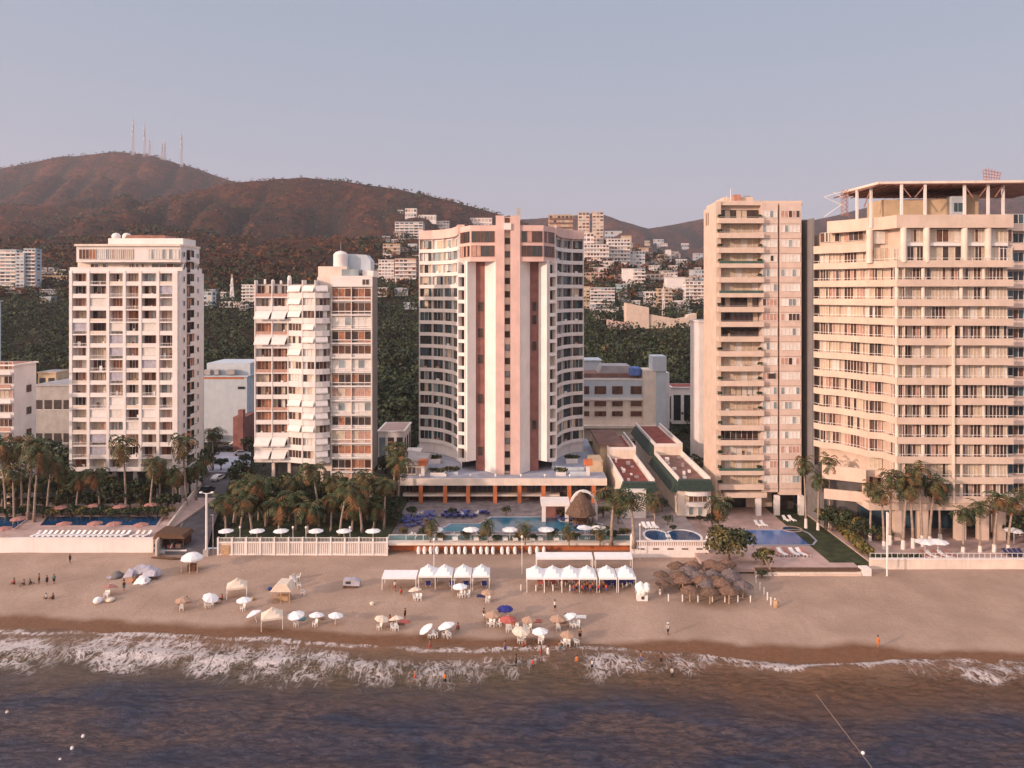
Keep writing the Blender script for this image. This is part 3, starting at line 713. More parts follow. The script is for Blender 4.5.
    for side, P_ in (('l', L_), ('r', R_)):
        n = len(P_) - 1
        back = []
        for i in range(n):
            (ax, ay), (bx, by) = P_[i], P_[i + 1]; l = math.dist(P_[i], P_[i + 1]); nx, ny = -(by - ay) / l, (bx - ax) / l
            back += [(ax + nx * .75, ay + ny * .75), (bx + nx * .75, by + ny * .75)]
        if side == 'l': body = [(P_[0][0] + .02, P_[0][1] + .2)] + back + [(P_[-1][0] + 1.4, 228), (P_[0][0] + .02, 228)]
        else: body = [(P_[0][0] - 1.4, 228)] + back + [(P_[-1][0] - .02, P_[-1][1] + .2), (P_[-1][0] - .02, 228)]
        body = [body[0]] + [q for p, q in zip(body[:-1], body[1:]) if math.dist(p, q) > .35]
        MB().prism(body, zp, zw, 'warm_white').build('wing', t)
        m = MB()
        for i in range(n):
            l = math.dist(P_[i], P_[i + 1]); m.frame(P_[i], P_[i + 1]); m.box(-.06 if i else 0, l + .06, -.3, 1.4, zw - .05 + i * .004, zw + 2.3 + i * .004, 'pink_plaster')
        m.frame(None); m.build('cornice', t)
        for k in range(nf):
            z = z00 + k * fh; m = MB()
            for i in range(n):
                l = math.dist(P_[i], P_[i + 1]); m.frame(P_[i], P_[i + 1])
                m.box(-.05, l + .05, .0, 1.36, z - .5 + i * .003, z + i * .003, 'warm_white'); m.box(-.03, l + .03, -.02, .14, z + i * .003, z + .45 + i * .003, 'warm_white')
            m.frame(None); m.build('balcony', t)
        for i in range(n + 1):
            m = MB(); a, b_ = (P_[i], P_[i + 1]) if i < n else (P_[i - 1], P_[i]); l = math.dist(a, b_); m.frame(a, b_); u = 0 if i < n else l
            m.box(u - .09, u + .09, -.06, .7, z00 - .4, zw, 'warm_white'); m.frame(None); m.build('divider', t)
        for k in range(nf)[::-1]:
            z = z00 + k * fh
            for i in range(n):
                l = math.dist(P_[i], P_[i + 1]); m = MB().frame(P_[i], P_[i + 1])
                hi = k > 12 and side == 'l'  # paler panes on the upper left wing stand in for the sun's reflection
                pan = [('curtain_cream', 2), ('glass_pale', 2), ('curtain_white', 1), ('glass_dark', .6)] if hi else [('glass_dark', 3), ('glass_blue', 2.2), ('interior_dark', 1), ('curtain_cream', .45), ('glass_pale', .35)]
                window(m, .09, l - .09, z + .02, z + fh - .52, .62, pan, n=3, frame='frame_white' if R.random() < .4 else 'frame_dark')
                if R.random() < .3: m.box(l * .3, l * .55, .3, .5, z, z + .85, R.choice(['plastic_white', 'wood_dark', 'curtain_pink']))
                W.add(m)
        # the straight stack beside the fin
        a, b_ = ((458.4, 185.2), (465.4, 184.2)) if side == 'l' else ((548.9, 184.2), (555.8, 185.2))
        pa, pb = V2(*a), V2(*b_); l = math.dist(pa, pb)
        m = MB().frame(pa, pb); m.box(0, l, 1.3, 12, zp + 3, zs + .2, 'warm_white'); m.frame(None); m.build('stack_wall', t)
        for k in range(15):
            z = gz(262, 184.7) - 3.2 * (k + 1)
            if z < zp + 2: break
            m = MB().frame(pa, pb); m.box(-.02, l + .02, -.25, 1.35, z - .45, z, 'warm_white').box(0, l, -.25, -.12, z, z + .42, 'warm_white'); m.frame(None); m.build('stack_balcony', t)
            m = MB().frame(pa, pb); window(m, .2, l - .2, z + .02, z + 2.7, 1.2, [('glass_dark', 2), ('interior_brown', 1.2), ('curtain_cream', .7)], n=2, frame='frame_white'); W.add(m)
        m = MB().frame(pa, pb).box(-.1, .12, -.26, 1.3, zp + 3, zs, 'warm_white').box(l - .12, l + .1, -.26, 1.3, zp + 3, zs, 'warm_white'); m.frame(None); m.build('stack_frame', t)
    W.done()
    # things of the podium roof
    MB().box(gx(404, 182), gx(425, 182), 181, 188, zp, zp + 2.6, 'cream_plaster').vprism([(gx(402, 181), zp + 2.6), (gx(428, 181), zp + 2.6), (gx(427, 181), zp + 3.4), (gx(404, 181), zp + 4.2)], 179.5, 189, 'roof_grey').build('roof_pavilion', t)
    m = MB(); window(m, gx(408, 180), gx(416, 180), zp + .4, zp + 2.1, 179.94, [('interior_dark', 1)], n=2, frame='frame_white'); m.build('pavilion_window', t)
    for p, dd in ((423, 180), (588, 180)): MB().box(gx(p, dd) - .4, gx(p, dd) + .4, dd - .4, dd + .4, zp, zp + 2.6, 'warm_white').box(gx(p, dd) - 1, gx(p, dd) + 1, dd - 1, dd + 1, zp + 2.6, zp + 3.8, 'orange_plaster').build('light_well', t)
    m = MB()
    for i in range(10):
        a0 = rad(20 + 14 * i); m.box(gx(575, 186) + 6 * math.cos(a0) - .7, gx(575, 186) + 6 * math.cos(a0) + .7, 186 - 4 * math.sin(a0) + 3, 186 - 4 * math.sin(a0) + 3.3, zp, zp + .8 + .004 * i, 'pale_blue_plaster')
    m.build('terrace_wall', t)
    for a, b_, dd, dp, h, mt in ((430, 445, 179.5, 1.2, .8, 'warm_white'), (446, 458, 181, 1.2, .7, 'pale_blue_plaster'), (556, 566, 180, 1.0, .8, 'warm_white'), (570, 586, 180, .8, .9, 'pale_blue_plaster'), (590, 603, 184, 7, 2.6, 'ochre_plaster'), (405, 420, 190, 6, 3.4, 'white_plaster'), (566, 578, 193, 3, 1.0, 'warm_white'), (428, 440, 193, 3, .9, 'warm_white')):
        MB().box(gx(a, dd), gx(b_, dd), dd, dd + dp, zp - .07, zp + h, mt).build('planter', t)
    for a, b_, dd, n_ in ((430, 445, 180.1, 7), (446, 458, 181.6, 6), (556, 566, 180.5, 5), (566, 578, 194.5, 8), (428, 440, 194.5, 8)):
        cards_mesh('planting', [(gx(a + (b_ - a) * (i + .5) / n_, dd) - t.location.x, dd - t.location.y, zp + 1.2 - t.location.z) for i in range(n_)], [.75] * n_, 26, .45, ['leaf_dark', 'leaf_mid', 'leaf_olive'], t)
    MB().box(gx(401, 176), gx(604, 176), 178, 178.06, zp + .6, zp + .68, 'steel').build('handrail', t)
hotel()
# --- tower D: beige slab with balconies and panelled bays
def tower_d():
    D = 172.0; X = lambda p: gx(p, D); Z = lambda y: gz(y, D)
    t = thing('apartment_tower', 'narrow beige tower with one column of plant-filled balconies and panelled window bays', 'tower', (X(759), D, 2.5))
    xa, xb = X(716), X(801.5); zt = Z(205); zg = 2.5; fh = 3.33
    m = MB().box(xa, xb, D + 1.8, D + 11, zg + 4.6, zt, 'beige_plaster').box(xa, X(721), D, D + 1.8, zg, zt + .8, 'beige_plaster').box(xa + .01, X(724), D + .01, D + 10.9, zg, zg + 5, 'beige_plaster').box(X(781), X(800), D + 4, D + 10.8, zg, zg + 4.7, 'interior_dark').box(X(724), X(781), D + 6, D + 10.7, zg, zg + 4.7, 'beige_plaster')
    m.build('wall', t)
    m = MB()
    for k in range(20): m.box(xa - .03, xa + .02, D + .5, D + 10.5, zg + 5 + k * fh, zg + 5.05 + k * fh, 'beige_panel')
    for w in (6.5, 8.2): m.box(xa - .03, xa + .02, D + w, D + w + .7, zt - 4, zt - 1, 'interior_brown')
    m.build('side_wall', t)
    MB().box(X(719), X(803), D + .3, D + 11.1, zt, zt + 1.0, 'beige_plaster').box(X(730), X(760), D + 5, D + 12, zt + 1, zt + 2.4, 'beige_plaster').build('parapet', t)
    m = MB().tube([(X(736), D + 4, zt + 1), (X(736), D + 4, zt + 4.2)], .1, 5, 'steel').box(X(740), X(746), D + 4, D + 6, zt + 1, zt + 2.9, 'steel_rust').box(X(748), X(755), D + 3, D + 3.3, zt + 2.2, zt + 2.5, 'steel').tube([(X(732), D + 4, zt + 1), (X(732), D + 4, zt + 2.6)], .08, 5, 'steel')
    m.build('roof_equipment', t)
    for p in (738.5, 748): MB().lathe(X(p), D + 6, [(.7, zt + 1), (.75, zt + 2.2), (.3, zt + 2.6)], 10, 'roof_rust').build('water_tank', t)
    W = Parts(t, 'window'); z = Z(221.5); k = 0; pots = []
    while z > zg + 3.4:
        m = MB().box(X(717.5), X(762.2), D - 1.2, D + 1.8, z - .25, z, 'beige_plaster')
        style = 'green' if k in (3, 5, 17, 19, 20) else 'solid'
        m.box(X(717.3), X(762.4), D - 1.22, D - 1.05, z - .5, z + (.45 if style == 'green' else .7), 'beige_plaster')
        m.box(X(717.3), X(717.9), D - 1.05, D, z - .4, z + .6, 'beige_plaster').box(X(761.8), X(762.4), D - 1.05, D + 1.7, z - .4, z + .6, 'beige_plaster')
        if style == 'green': m.box(X(718), X(761.8), D - 1.14, D - 1.1, z + .4, z + 1.05, 'green_railing')
        else: m.box(X(718), X(761.8), D - 1.16, D - 1.12, z + .95, z + 1.02, 'steel')
        m.build('balcony', t)
        m = MB(); r_ = R.random()
        pan = [('curtain_cream', 3), ('curtain_white', 1)] if r_ < .7 else [('interior_dark', 1.5), ('glass_brown', 1), ('curtain_cream', 1.6)]
        if k in (8, 15): pan = [('interior_dark', 3), ('glass_brown', 1)]
        window(m, X(721.2), X(760.5), z + .02, z + fh - .55, D + 1.7, pan, n=7, frame='frame_white' if r_ < .6 else 'frame_dark')
        clutter(m, X(722), X(758), z, D + 1.0); W.add(m)
        if R.random() < .6: pots.append((X(719.5), D - .5, z))
        if R.random() < .6: pots.append((X(759), D - .5, z))
        z -= fh; k += 1
    zlow = z + fh
    # panelled part
    MB().box(X(761.5), X(777.8), D - .1, D + 1.8, zlow - 1.2, zt + .5, 'beige_panel').box(X(779.6), X(801.2), D - .1, D + 1.8, zg + 4.6, zt + .5, 'beige_panel').box(X(777.8), X(779.6), D + .5, D + 1.8, zlow - 1.2, zt - 3, 'interior_brown').build('panel_wall', t)
    z = Z(219)
    k = 0
    while z > zg + 5:
        for a, b_ in ((762.5, 776.8), (780.8, 799.6)):
            m = MB(); pan = [('curtain_white', 4), ('glass_pale', 1), ('frame_white', 1)] if R.random() < .8 else [('curtain_pink', 2), ('curtain_white', 1), ('glass_brown', .5)]
            window(m, X(a), X(b_), z + .3, z + 1.95, D - .13, pan, n=5 if a > 770 else 4); W.add(m)
            if k in (3, 11) and a < 770: MB().box(X(770.5) if k == 3 else X(768), X(773) if k == 3 else X(775), D - .24, D - .215, z + .5, z + 1.7, 'interior_dark').build('open_casement', t)
        m = MB().box(X(761.6), X(777.7), D - .12, D - .09, z - 1.15, z - 1.08, 'interior_brown').box(X(779.7), X(801.1), D - .12, D - .09, z - 1.15, z - 1.08, 'interior_brown'); m.build('panel_joint', t)
        z -= fh; k += 1
    W.done()
    for k in range(20): MB().box(xb - .02, xb + .9, D + 3, D + 6, zg + 6 + k * fh, zg + 6.9 + k * fh, R.choice(['beige_panel', 'frame_dark', 'glass_pale'])).build('service_balcony', t)
    MB().box(X(723), X(765), D - 1.4, D + 6, zg + 4.3, zg + 5.4, 'beige_plaster').build('entrance_canopy', t)
    for p in (757.5, 776, 800): MB().box(X(p) - .55, X(p) + .55, D - 1, D + .1, zg, zg + 4.6, 'warm_white').build('pillar', t)
    g = MB().box(X(726), X(754), D + 5.9, D + 5.97, zg, zg + 4, 'glass_dark'); g.build('lobby_glass', t)
    return pots
pots_d = tower_d()
# --- tower E: broad beige tower with long white balcony bands and a roof canopy
def tower_e():
    t = thing('apartment_tower', 'broad beige tower with long balcony bands and a flat roof canopy at far right', 'tower', (gx(930, 152), 156, 2.5))
    pl = [(813.5, 170), (823, 167.4), (838, 165.6), (858, 161.2), (868, 158.4), (882, 157.2), (897, 152.6), (1013.5, 152)]
    pw = [V2(*p) for p in pl]; D = 152.0; X = lambda p: gx(p, D); Z = lambda y: gz(y, D)
    zg = 2.5; xr = pw[-1][0]
    zs_ = [Z(y) for y in (503.5, 484.2, 464, 444.5, 424.8, 405, 385, 365, 345.3, 325.6, 306, 286.3, 267)]
    # body set back behind the balconies
    def offset(pts, o):
        L = []
        for (ax, ay), (bx, by) in zip(pts[:-1], pts[1:]):
            l = math.dist((ax, ay), (bx, by)); nx, ny = -(by - ay) / l * o, (bx - ax) / l * o; L.append(((ax + nx, ay + ny), (bx + nx, by + ny)))
        out_ = [L[0][0]]
        for (a, b_), (c, d_) in zip(L[:-1], L[1:]):
            r, s_ = (b_[0] - a[0], b_[1] - a[1]), (d_[0] - c[0], d_[1] - c[1]); den = r[0] * s_[1] - r[1] * s_[0]
            t_ = ((c[0] - a[0]) * s_[1] - (c[1] - a[1]) * s_[0]) / den if abs(den) > 1e-6 else 1
            out_.append((a[0] + r[0] * t_, a[1] + r[1] * t_))
        return out_ + [L[-1][1]]
    bp = offset(pw, 2.15)[:-1] + [(xr - .2, D + 2.15), (xr - .2, 186), (pw[0][0] + .2, 186)]
    MB().prism(bp, zs_[0] - 1.4, Z(227.5), 'beige_plaster').build('wall', t)
    MB().box(67.25, 67.8, 170.4, 192, zg, gz(219, 172), 'shade_grey_plaster').build('side_wall', t)  # shade beside the neighbouring tower, painted into the wall as dark grey
    MB().box(X(1012), X(1075), D + 4, 186, zg, Z(213), 'beige_panel').build('recessed_wing', t)
    for z in zs_ + [Z(247.5), Z(228)]:
        MB().box(X(1013.8), X(1060), D + 2.2, D + 4, z - .4, z + 1.0, 'beige_panel').build('wing_balcony', t)
        m = MB(); window(m, X(1015), X(1058), z + 1.2, z + 3.2, D + 3.9, [('glass_dark', 2), ('glass_blue', 1), ('interior_brown', 1)], n=8, frame='frame_white'); m.build('wing_window', t)
    W = Parts(t, 'window')
    def band(z, z1, pts, mt, nm, th=.18, slab=2.0):
        m = MB()
        for i in range(len(pts) - 1):
            l = math.dist(pts[i], pts[i + 1]); m.frame(pts[i], pts[i + 1])
            m.box(0 if i == 0 else -.04, l + .04, 0, th, z - .004 * i, z1 + .004 * i, mt); m.box(0, l, th, slab, z + .01 + .004 * i, z + .36 + .004 * i, mt)
        m.frame(None); return m
    for k, z in enumerate(zs_):
        pts = pw if k > 1 else pw[4:]
        m = band(z, z + 1.35, pts, 'beige_plaster', 'balcony')
        bal = m.build('balcony', t)
        # railing on the parapet with thin posts
        m = MB(); top = .5
        for i in range(len(pts) - 1):
            l = math.dist(pts[i], pts[i + 1]); m.frame(pts[i], pts[i + 1]); m.box(0, l, .05, .11, z + 1.36 + top - .08, z + 1.36 + top, 'frame_white')
            n = max(1, int(l / 2.2))
            for q in range(n): m.box((q + .5) * l / n - .04, (q + .5) * l / n + .04, .04, .12, z + 1.36, z + 1.36 + top - .08, 'frame_white')
        m.frame(None); m.build('railing', bal)
        ht = (zs_[k + 1] if k + 1 < len(zs_) else Z(247) - .4) - z
        if k + 1 == len(zs_): ht = 3.9
        mood = R.random()
        for i in range(len(pts) - 1):
            l = math.dist(pts[i], pts[i + 1]); nb = max(1, round(l / 4.0))
            for q in range(nb):
                m = MB().frame(pts[i], pts[i + 1]); u0, u1 = q * l / nb + .15, (q + 1) * l / nb - .15
                lo = mood < .3 and R.random() < .75
                pan = [('curtain_cream', 4), ('curtain_white', 1)] if lo else [('interior_brown', 2), ('curtain_pink', 2), ('glass_brown', 1), ('curtain_cream', 1)] if R.random() < .6 else [('interior_brown', 2), ('curtain_cream', 2), ('interior_dark', 1), ('glass_brown', 1)]
                window(m, u0, u1, z + .4, z + ht - .03, 1.9, pan, n=max(2, round((u1 - u0) / .75)), frame='frame_white', bar=.1)
                if R.random() < .5: clutter(m, u0, u1, z + .4, 1.4)
                W.add(m)
    for p in (900, 926.5, 965, 987.5):
        m = MB()
        for k in range(len(zs_) - 1): m.lathe(X(p), D + 1.3, [(.36, zs_[k] + .37), (.36, zs_[k + 1])], 10, 'cream_plaster')
        m.build('column', t, False)
    MB().box(X(953.3), X(954.8), D - .05, D + 2, zs_[0], zs_[9], 'cream_plaster').build('party_wall', t)
    # double-height top floors with big columns
    zt0, zt1 = zs_[-1], Z(227.5)
    for p in (869.5, 903.5, 926.5, 964.5, 988):
        dd = 158.2 if p < 880 else D + .9
        MB().lathe(gx(p, dd), dd, [(.62, zt0 + 1.0), (.62, zt1)], 14, 'cream_plaster').build('top_column', t)
    for a, b_ in ((874, 900), (907, 923), (930, 961), (968, 985), (991, 1012)):
        for za, zb_ in ((zt0 + 1.36, Z(246)), (Z(241.5), zt1 - .2)):
            m = MB(); dd = D + 1.9 if a > 880 else 158.5
            window(m, gx(a, dd), gx(b_, dd), za, zb_, dd, [('curtain_cream', 2), ('curtain_white', 1), ('interior_brown', 1)] if za > Z(247) else [('interior_dark', 1), ('curtain_cream', 1), ('glass_brown', 1)], frame='frame_white', n=5); m.build('top_window', t)
    MB().box(X(905), X(1012), D + 1.2, D + 2, Z(245.5), Z(242), 'warm_white').build('spandrel', t)
    m = band(Z(249.5), Z(241.0), pw[:5], 'beige_plaster', 'balcony'); m.build('balcony', t)
    m = MB()
    for i in range(4):
        l = math.dist(pw[i], pw[i + 1]); m.frame(pw[i], pw[i + 1]); window(m, .1, l - .1, gz(240, 162), gz(230, 162), 1.9, CURT, frame='frame_white', n=max(2, int(l)))
    m.frame(None); m.build('top_window', t)
    m = band(zt1, Z(214.5), [V2(827, 167)] + pw[3:], 'beige_plaster', 'parapet', .25, 14); m.build('terrace_parapet', t)
    ztr = zt1 + .4
    # roof canopy on posts with braces, penthouse behind
    MB().prism([V2(867, 166), V2(884, 160), V2(962, 158), V2(957, 170), V2(867, 172)], ztr, gz(199, 159), 'ochre_plaster').build('penthouse', t)
    MB().box(X(966), X(981), D + 5, D + 9, ztr, Z(193), 'pale_blue_plaster').build('stair_head', t)
    MB().box(X(984), X(1000), D + 7, D + 12, ztr, Z(190), 'ochre_plaster').build('lift_room', t)
    for p, q in ((968.5, 972), (973, 977), (977, 979)):
        MB().box(X(p), X(q), D + 4.9, D + 4.98, Z(209), Z(200), 'glass_blue').build('stair_window', t)
    zc = Z(183.6)
    cp = [V2(843, 168), V2(879, 153.5), V2(1024, 151.5), V2(1030, 168), V2(1012, 176), V2(862, 176)]
    MB().prism(cp, zc, zc + .5, 'roof_rust').build('canopy', t)
    m = MB()
    for a, b_ in zip(cp, cp[1:] + cp[:1]):
        l = math.dist(a, b_); m.frame(a, b_); m.box(.05, l - .05, -.12, .1, zc + .15, zc + .62, 'cream_plaster')
    m.frame(None); m.build('canopy_edge', t)
    zj = zc
    for p, dd in ((857, 162), (871, 158), (901.5, 153.3), (925, 153.2), (964.5, 153.2), (988, 153.2), (1003, 154)):
        x = gx(p, dd); MB().box(x - .22, x + .22, dd - .22, dd + .22, ztr, zj, 'warm_white').build('canopy_post', t)
    for a, b_, c in ((901.5, 911, 1), (925, 915, 1), (964.5, 973, 1), (988, 979, 1), (871, 864, 0), (1003, 995, 1)):
        dd = 153.2 if c else 158.2
        MB().tube([(gx(a, dd), dd, zj - .2), (gx(b_, dd), dd, zj - 2.6 if c else zj - 4)], .13, 5, 'roof_rust').build('canopy_brace', t)
    m = MB()
    for k in range(14):
        m.box(X(880) + k * 1.95, X(880) + k * 1.95 + .15, 154, 174, zc - .3, zc - .005, 'frame_brown')
    m.build('canopy_beams', t)
    # lattice mast at the left end of the roof
    m = MB(); x = gx(844.5, 165); dd = 165
    for sx in (-.55, .55):
        for sy in (-.4, .4): m.tube([(x + sx, dd + sy, gz(216, 165)), (x + sx, dd + sy, zc + .4)], .07, 4, 'steel_rust')
    for k in range(6):
        za = gz(216, 165) + k * .95
        m.tube([(x - .55, dd - .4, za), (x + .55, dd - .4, za + .95)], .05, 4, 'steel_rust').tube([(x + .55, dd - .4, za), (x - .55, dd - .4, za + .95)], .05, 4, 'steel_rust')
    m.build('lattice_mast', t)
    m = MB()
    for a, b_ in (((824, 197), (845, 191)), ((824, 197), (844, 206)), ((824, 217), (844, 203)), ((834, 192.5), (845, 199))): m.tube([(gx(a[0], 165), 165, gz(a[1], 165)), (gx(b_[0], 165), 165, gz(b_[1], 165))], .09, 5, 'frame_white')
    m.build('side_brace', t)
    m = MB(); x = gx(992, 158)
    for i in range(7): m.tube([(x - 1.6 + i * .5, 158, zc + 1.2), (x - 1.9 + i * .62, 158, zc + 4.2 - abs(i - 2) * .25)], .08, 4, 'steel_rust')
    for i in range(4): m.tube([(x - 1.7, 158, zc + 1.6 + i * .7), (x + 1.6, 158, zc + 1.4 + i * .55)], .07, 4, 'canvas_red')
    m.build('roof_lattice', t)
    W.done()
    # open ground floor
    for p in (902.5, 926.5, 964.5, 987.5, 1004.5):
        MB().box(X(p) - .95, X(p) + .95, D + 1, D + 2.4, zg, zs_[0], 'beige_plaster').build('pillar', t)
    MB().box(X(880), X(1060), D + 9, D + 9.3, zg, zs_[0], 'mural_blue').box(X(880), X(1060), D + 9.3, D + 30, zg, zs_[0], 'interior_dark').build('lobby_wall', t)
    MB().box(X(870), X(1060), D + .5, D + 30, zs_[0] - 1.5, zs_[0] - .1, 'beige_plaster').build('soffit', t)
    # parking ramp walls at the left foot
    for (a, b_, da, db, y0, y1) in ((822, 866, 160, 156, 482, 468), (862, 898, 156, 153, 496, 483), (824, 872, 158, 154.5, 500, 490)):
        m = MB().frame(V2(a, da), V2(b_, db)); l = math.dist(V2(a, da), V2(b_, db)); m.box(0, l, 0, .4, gz(y0, 157), gz(y1, 157), 'beige_plaster'); m.frame(None); m.build('ramp_wall', t)
    MB().box(gx(824, 162), gx(890, 162), 162, 172, zg, gz(474, 162), 'dark_concrete').build('parking_deck', t)
tower_e()
# ------------------------------------------------------------------ ground-level structures, pools, walls, streets
def struct(name, mb):
    o = mb.build(name); o['kind'] = 'structure'; return o
def sheet(pts, z, m, th=.05): return MB().prism([tuple(p) for p in pts], z - th, z, m)
def PX(z, *pts): return [P(a, b, z) for a, b in pts]
# beach road between the two left towers
zg = 3.5
cl = [(1.6, 187, 556), (2.6, 186, 548), (3.5, 192, 530), (3.52, 203, 505), (3.54, 216, 475), (3.56, 227, 452), (3.58, 236, 437)]
m = MB(); pv = None
for z, a, b_ in cl:
    x, y = P(a, b_, z); w = 4.2
    q = ((x - w, y, z), (x + w, y, z))
    if pv: m.quad(pv[0], pv[1], q[1], q[0], 'asphalt')
    pv = q
struct('road', m)
struct('plaza', sheet(PX(3.62, (206, 472), (250, 472), (252, 432), (214, 432)), 3.62, 'terrace_blue'))
struct('kerb', MB().frame(P(170, 548, 3.5), P(208, 470, 3.5)).box(0, math.dist(P(170, 548, 3.5), P(208, 470, 3.5)), -.2, 0, 3.45, 3.62, 'concrete'))
# terraces behind the sea walls
struct('pool_deck', MB().box(gx(-160, 151), gx(157, 151), 150, 181, 3.3, 4.0, 'terrace_pink'))
struct('garden_terrace', MB().box(gx(219, 149), gx(386, 149), 148.6, 181, 3.2, 4.1, 'lawn'))
struct('hotel_terrace', MB().box(gx(388, 151), gx(632, 151), 151.2, 181, 3.2, 3.62, 'deck_dark'))
struct('villa_terrace', MB().box(gx(634, 148), gx(708, 148), 147.7, 180, 3.0, 3.55, 'paving'))
struct('alley', MB().box(gx(659, 168), gx(679, 168), 168, 240, 3.3, 3.56, 'paving'))
struct('tower_terrace', MB().box(gx(706, 138), gx(862, 138), 138.4, 180, 2.0, 2.62, 'terrace_pink'))
struct('palm_terrace', MB().box(gx(870, 141), gx(1200, 141), 141.2, 180, 2.0, 3.0, 'terrace_pink'))
struct('lawn', MB().box(gx(812, 150), gx(868, 150), 141.5, 180, 2.0, 2.75, 'lawn'))
def wall_thing(name, label, mb, cat='wall', extra=None):
    return tag(mb.build(name), label, cat)
# left white wall
wall_thing('sea_wall', 'long plain white wall below the left pool deck', MB().box(gx(-160, 150), gx(154, 150), 149.5, 150, 1.2, 4.45, 'warm_white').box(gx(-160, 150), gx(154, 150), 149.44, 150.06, 4.45, 4.6, 'warm_white'))
wall_thing('ramp_wall', 'sloping pinkish wall climbing beside the road past the left pool', MB().frame(P(157, 548, 3.6), P(196, 494, 3.6)).box(0, math.dist(P(157, 548, 3.6), P(196, 494, 3.6)), 0, .35, 1.4, 5.0, 'cream_plaster'))
# white balustrade below the garden
t = thing('balustrade', 'white slatted seaside fence with posts below the palm garden', 'fence', (gx(300, 148), 148, 1.4))
xa, xb = gx(218, 148), gx(387, 148)
MB().box(xa, xb, 148.0, 148.5, 1.2, 2.0, 'warm_white').box(xa, xb, 148.2, 148.3, 2.0, 4.2, 'cream_plaster').build('wall', t)
MB().box(xa, xb, 147.95, 148.45, 4.1, 4.3, 'warm_white').box(xa, xb, 148.12, 148.22, 5.05, 5.15, 'frame_white').build('rail', t)
m = MB(); x = xa + 2.6
while x < xb: m.box(x, x + .16, 148.05, 148.19, 2.0, 4.1, 'warm_white'); x += .42
m.build('slats', t)
for k in range(13):
    x = xa + (xb - xa) * k / 12; MB().box(x - .16, x + .16, 147.9, 148.4, 1.2, 5.2, 'warm_white').build('post', t)
m = MB()
for k in range(120):
    x = xa + (xb - xa) * (k + .5) / 120; m.box(x - .03, x + .03, 148.14, 148.2, 4.3, 5.05, 'frame_white')
o = m.build('baluster', t)
MB().box(xa + .6, xa + 2.2, 147.96, 148.02, 1.4, 3.7, 'wood_pale').build('gate', t)
# hotel ledge with recess and glass railing
t = thing('terrace_wall', 'pink ledge and glass railing at the edge of the hotel pool terrace', 'wall', (gx(510, 150), 150, 1.4))
xa, xb = gx(388, 150), gx(631, 150)
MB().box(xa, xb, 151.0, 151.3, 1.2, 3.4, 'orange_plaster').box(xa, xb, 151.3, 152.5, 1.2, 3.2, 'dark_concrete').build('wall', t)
MB().box(xa, xb, 148.9, 151.29, 3.35, 3.75, 'cream_plaster').build('ledge', t)
MB().box(xa, xb, 151.0, 151.05, 3.75, 4.7, 'glass_rail').build('glass_panel', t)
MB().box(xa, xb, 150.97, 151.08, 4.7, 4.8, 'frame_white').build('handrail', t)
for k in range(15): x = xa + (xb - xa) * k / 14; MB().box(x - .05, x + .05, 150.95, 151.1, 3.75, 4.7, 'frame_white').build('post', t)
# villa wall with balustrade openings
t = thing('balustrade', 'white wall with pink baluster row in front of the twin villa pools', 'wall', (gx(670, 147), 147, 1.4))
xa, xb = gx(632, 147), gx(708, 147)
MB().box(xa, xb, 146.8, 147.5, 1.0, 3.9, 'white_plaster').box(xa, xb, 147.1, 147.2, 3.9, 4.7, 'curtain_pink').build('wall', t)
m = MB()
for k in range(34): x = xa + (xb - xa) * (k + .5) / 34; m.box(x - .11, x + .11, 146.95, 147.3, 3.9, 4.7, 'warm_white')
m.build('balusters', t); MB().box(xa, xb, 146.85, 147.4, 4.7, 4.9, 'warm_white').build('rail', t)
for k in (0, 1): x = (xa, xb)[k]; MB().box(x - .3, x + .3, 146.7, 147.6, 1.0, 5.5, 'warm_white').lathe(x, 147.15, [(.3, 5.5), (.34, 5.8), (.05, 6.3)], 8, 'warm_white').build('pier', t)
for k in range(5): x = xa + 1.8 + k * 2.8; MB().box(x - .6, x + .6, 146.74, 146.78, 3.25, 3.5, 'interior_dark').build('drain', t)
wall_thing('sea_wall', 'low pink kerb wall in front of the right tower pool', MB().box(gx(757, 137), gx(862, 137), 137.4, 138.39, .9, 2.3, 'cream_plaster').box(gx(800, 137), gx(862, 137), 137.1, 137.39, .9, 2.1, 'beige_plaster').box(gx(757, 137), gx(862, 137), 137.35, 138.6, 2.63, 2.78, 'wood_dark'))
tag(MB().box(gx(863, 137), gx(872, 137), 137.2, 139, .8, 3.0, 'white_plaster').build('gate_pier'), 'small white block at the end of the right pink kerb wall', 'pier')
t = thing('sea_wall', 'cream wall with low railing in front of the palm terrace at right', 'wall', (gx(960, 141), 141, 1.2))
xa, xb = gx(871, 140.5), gx(1200, 140.5)
MB().box(xa, xb, 140.6, 141.19, .9, 3.5, 'cream_plaster').box(xa, xb, 140.5, 141.25, 3.5, 3.65, 'warm_white').build('wall', t)
m = MB()
for k in range(60): x = xa + (xb - xa) * k / 60; m.box(x - .03, x + .03, 140.85, 140.91, 3.65, 4.6, 'frame_white')
m.box(xa, xb, 140.84, 140.92, 4.55, 4.62, 'frame_white'); m.build('railing', t)
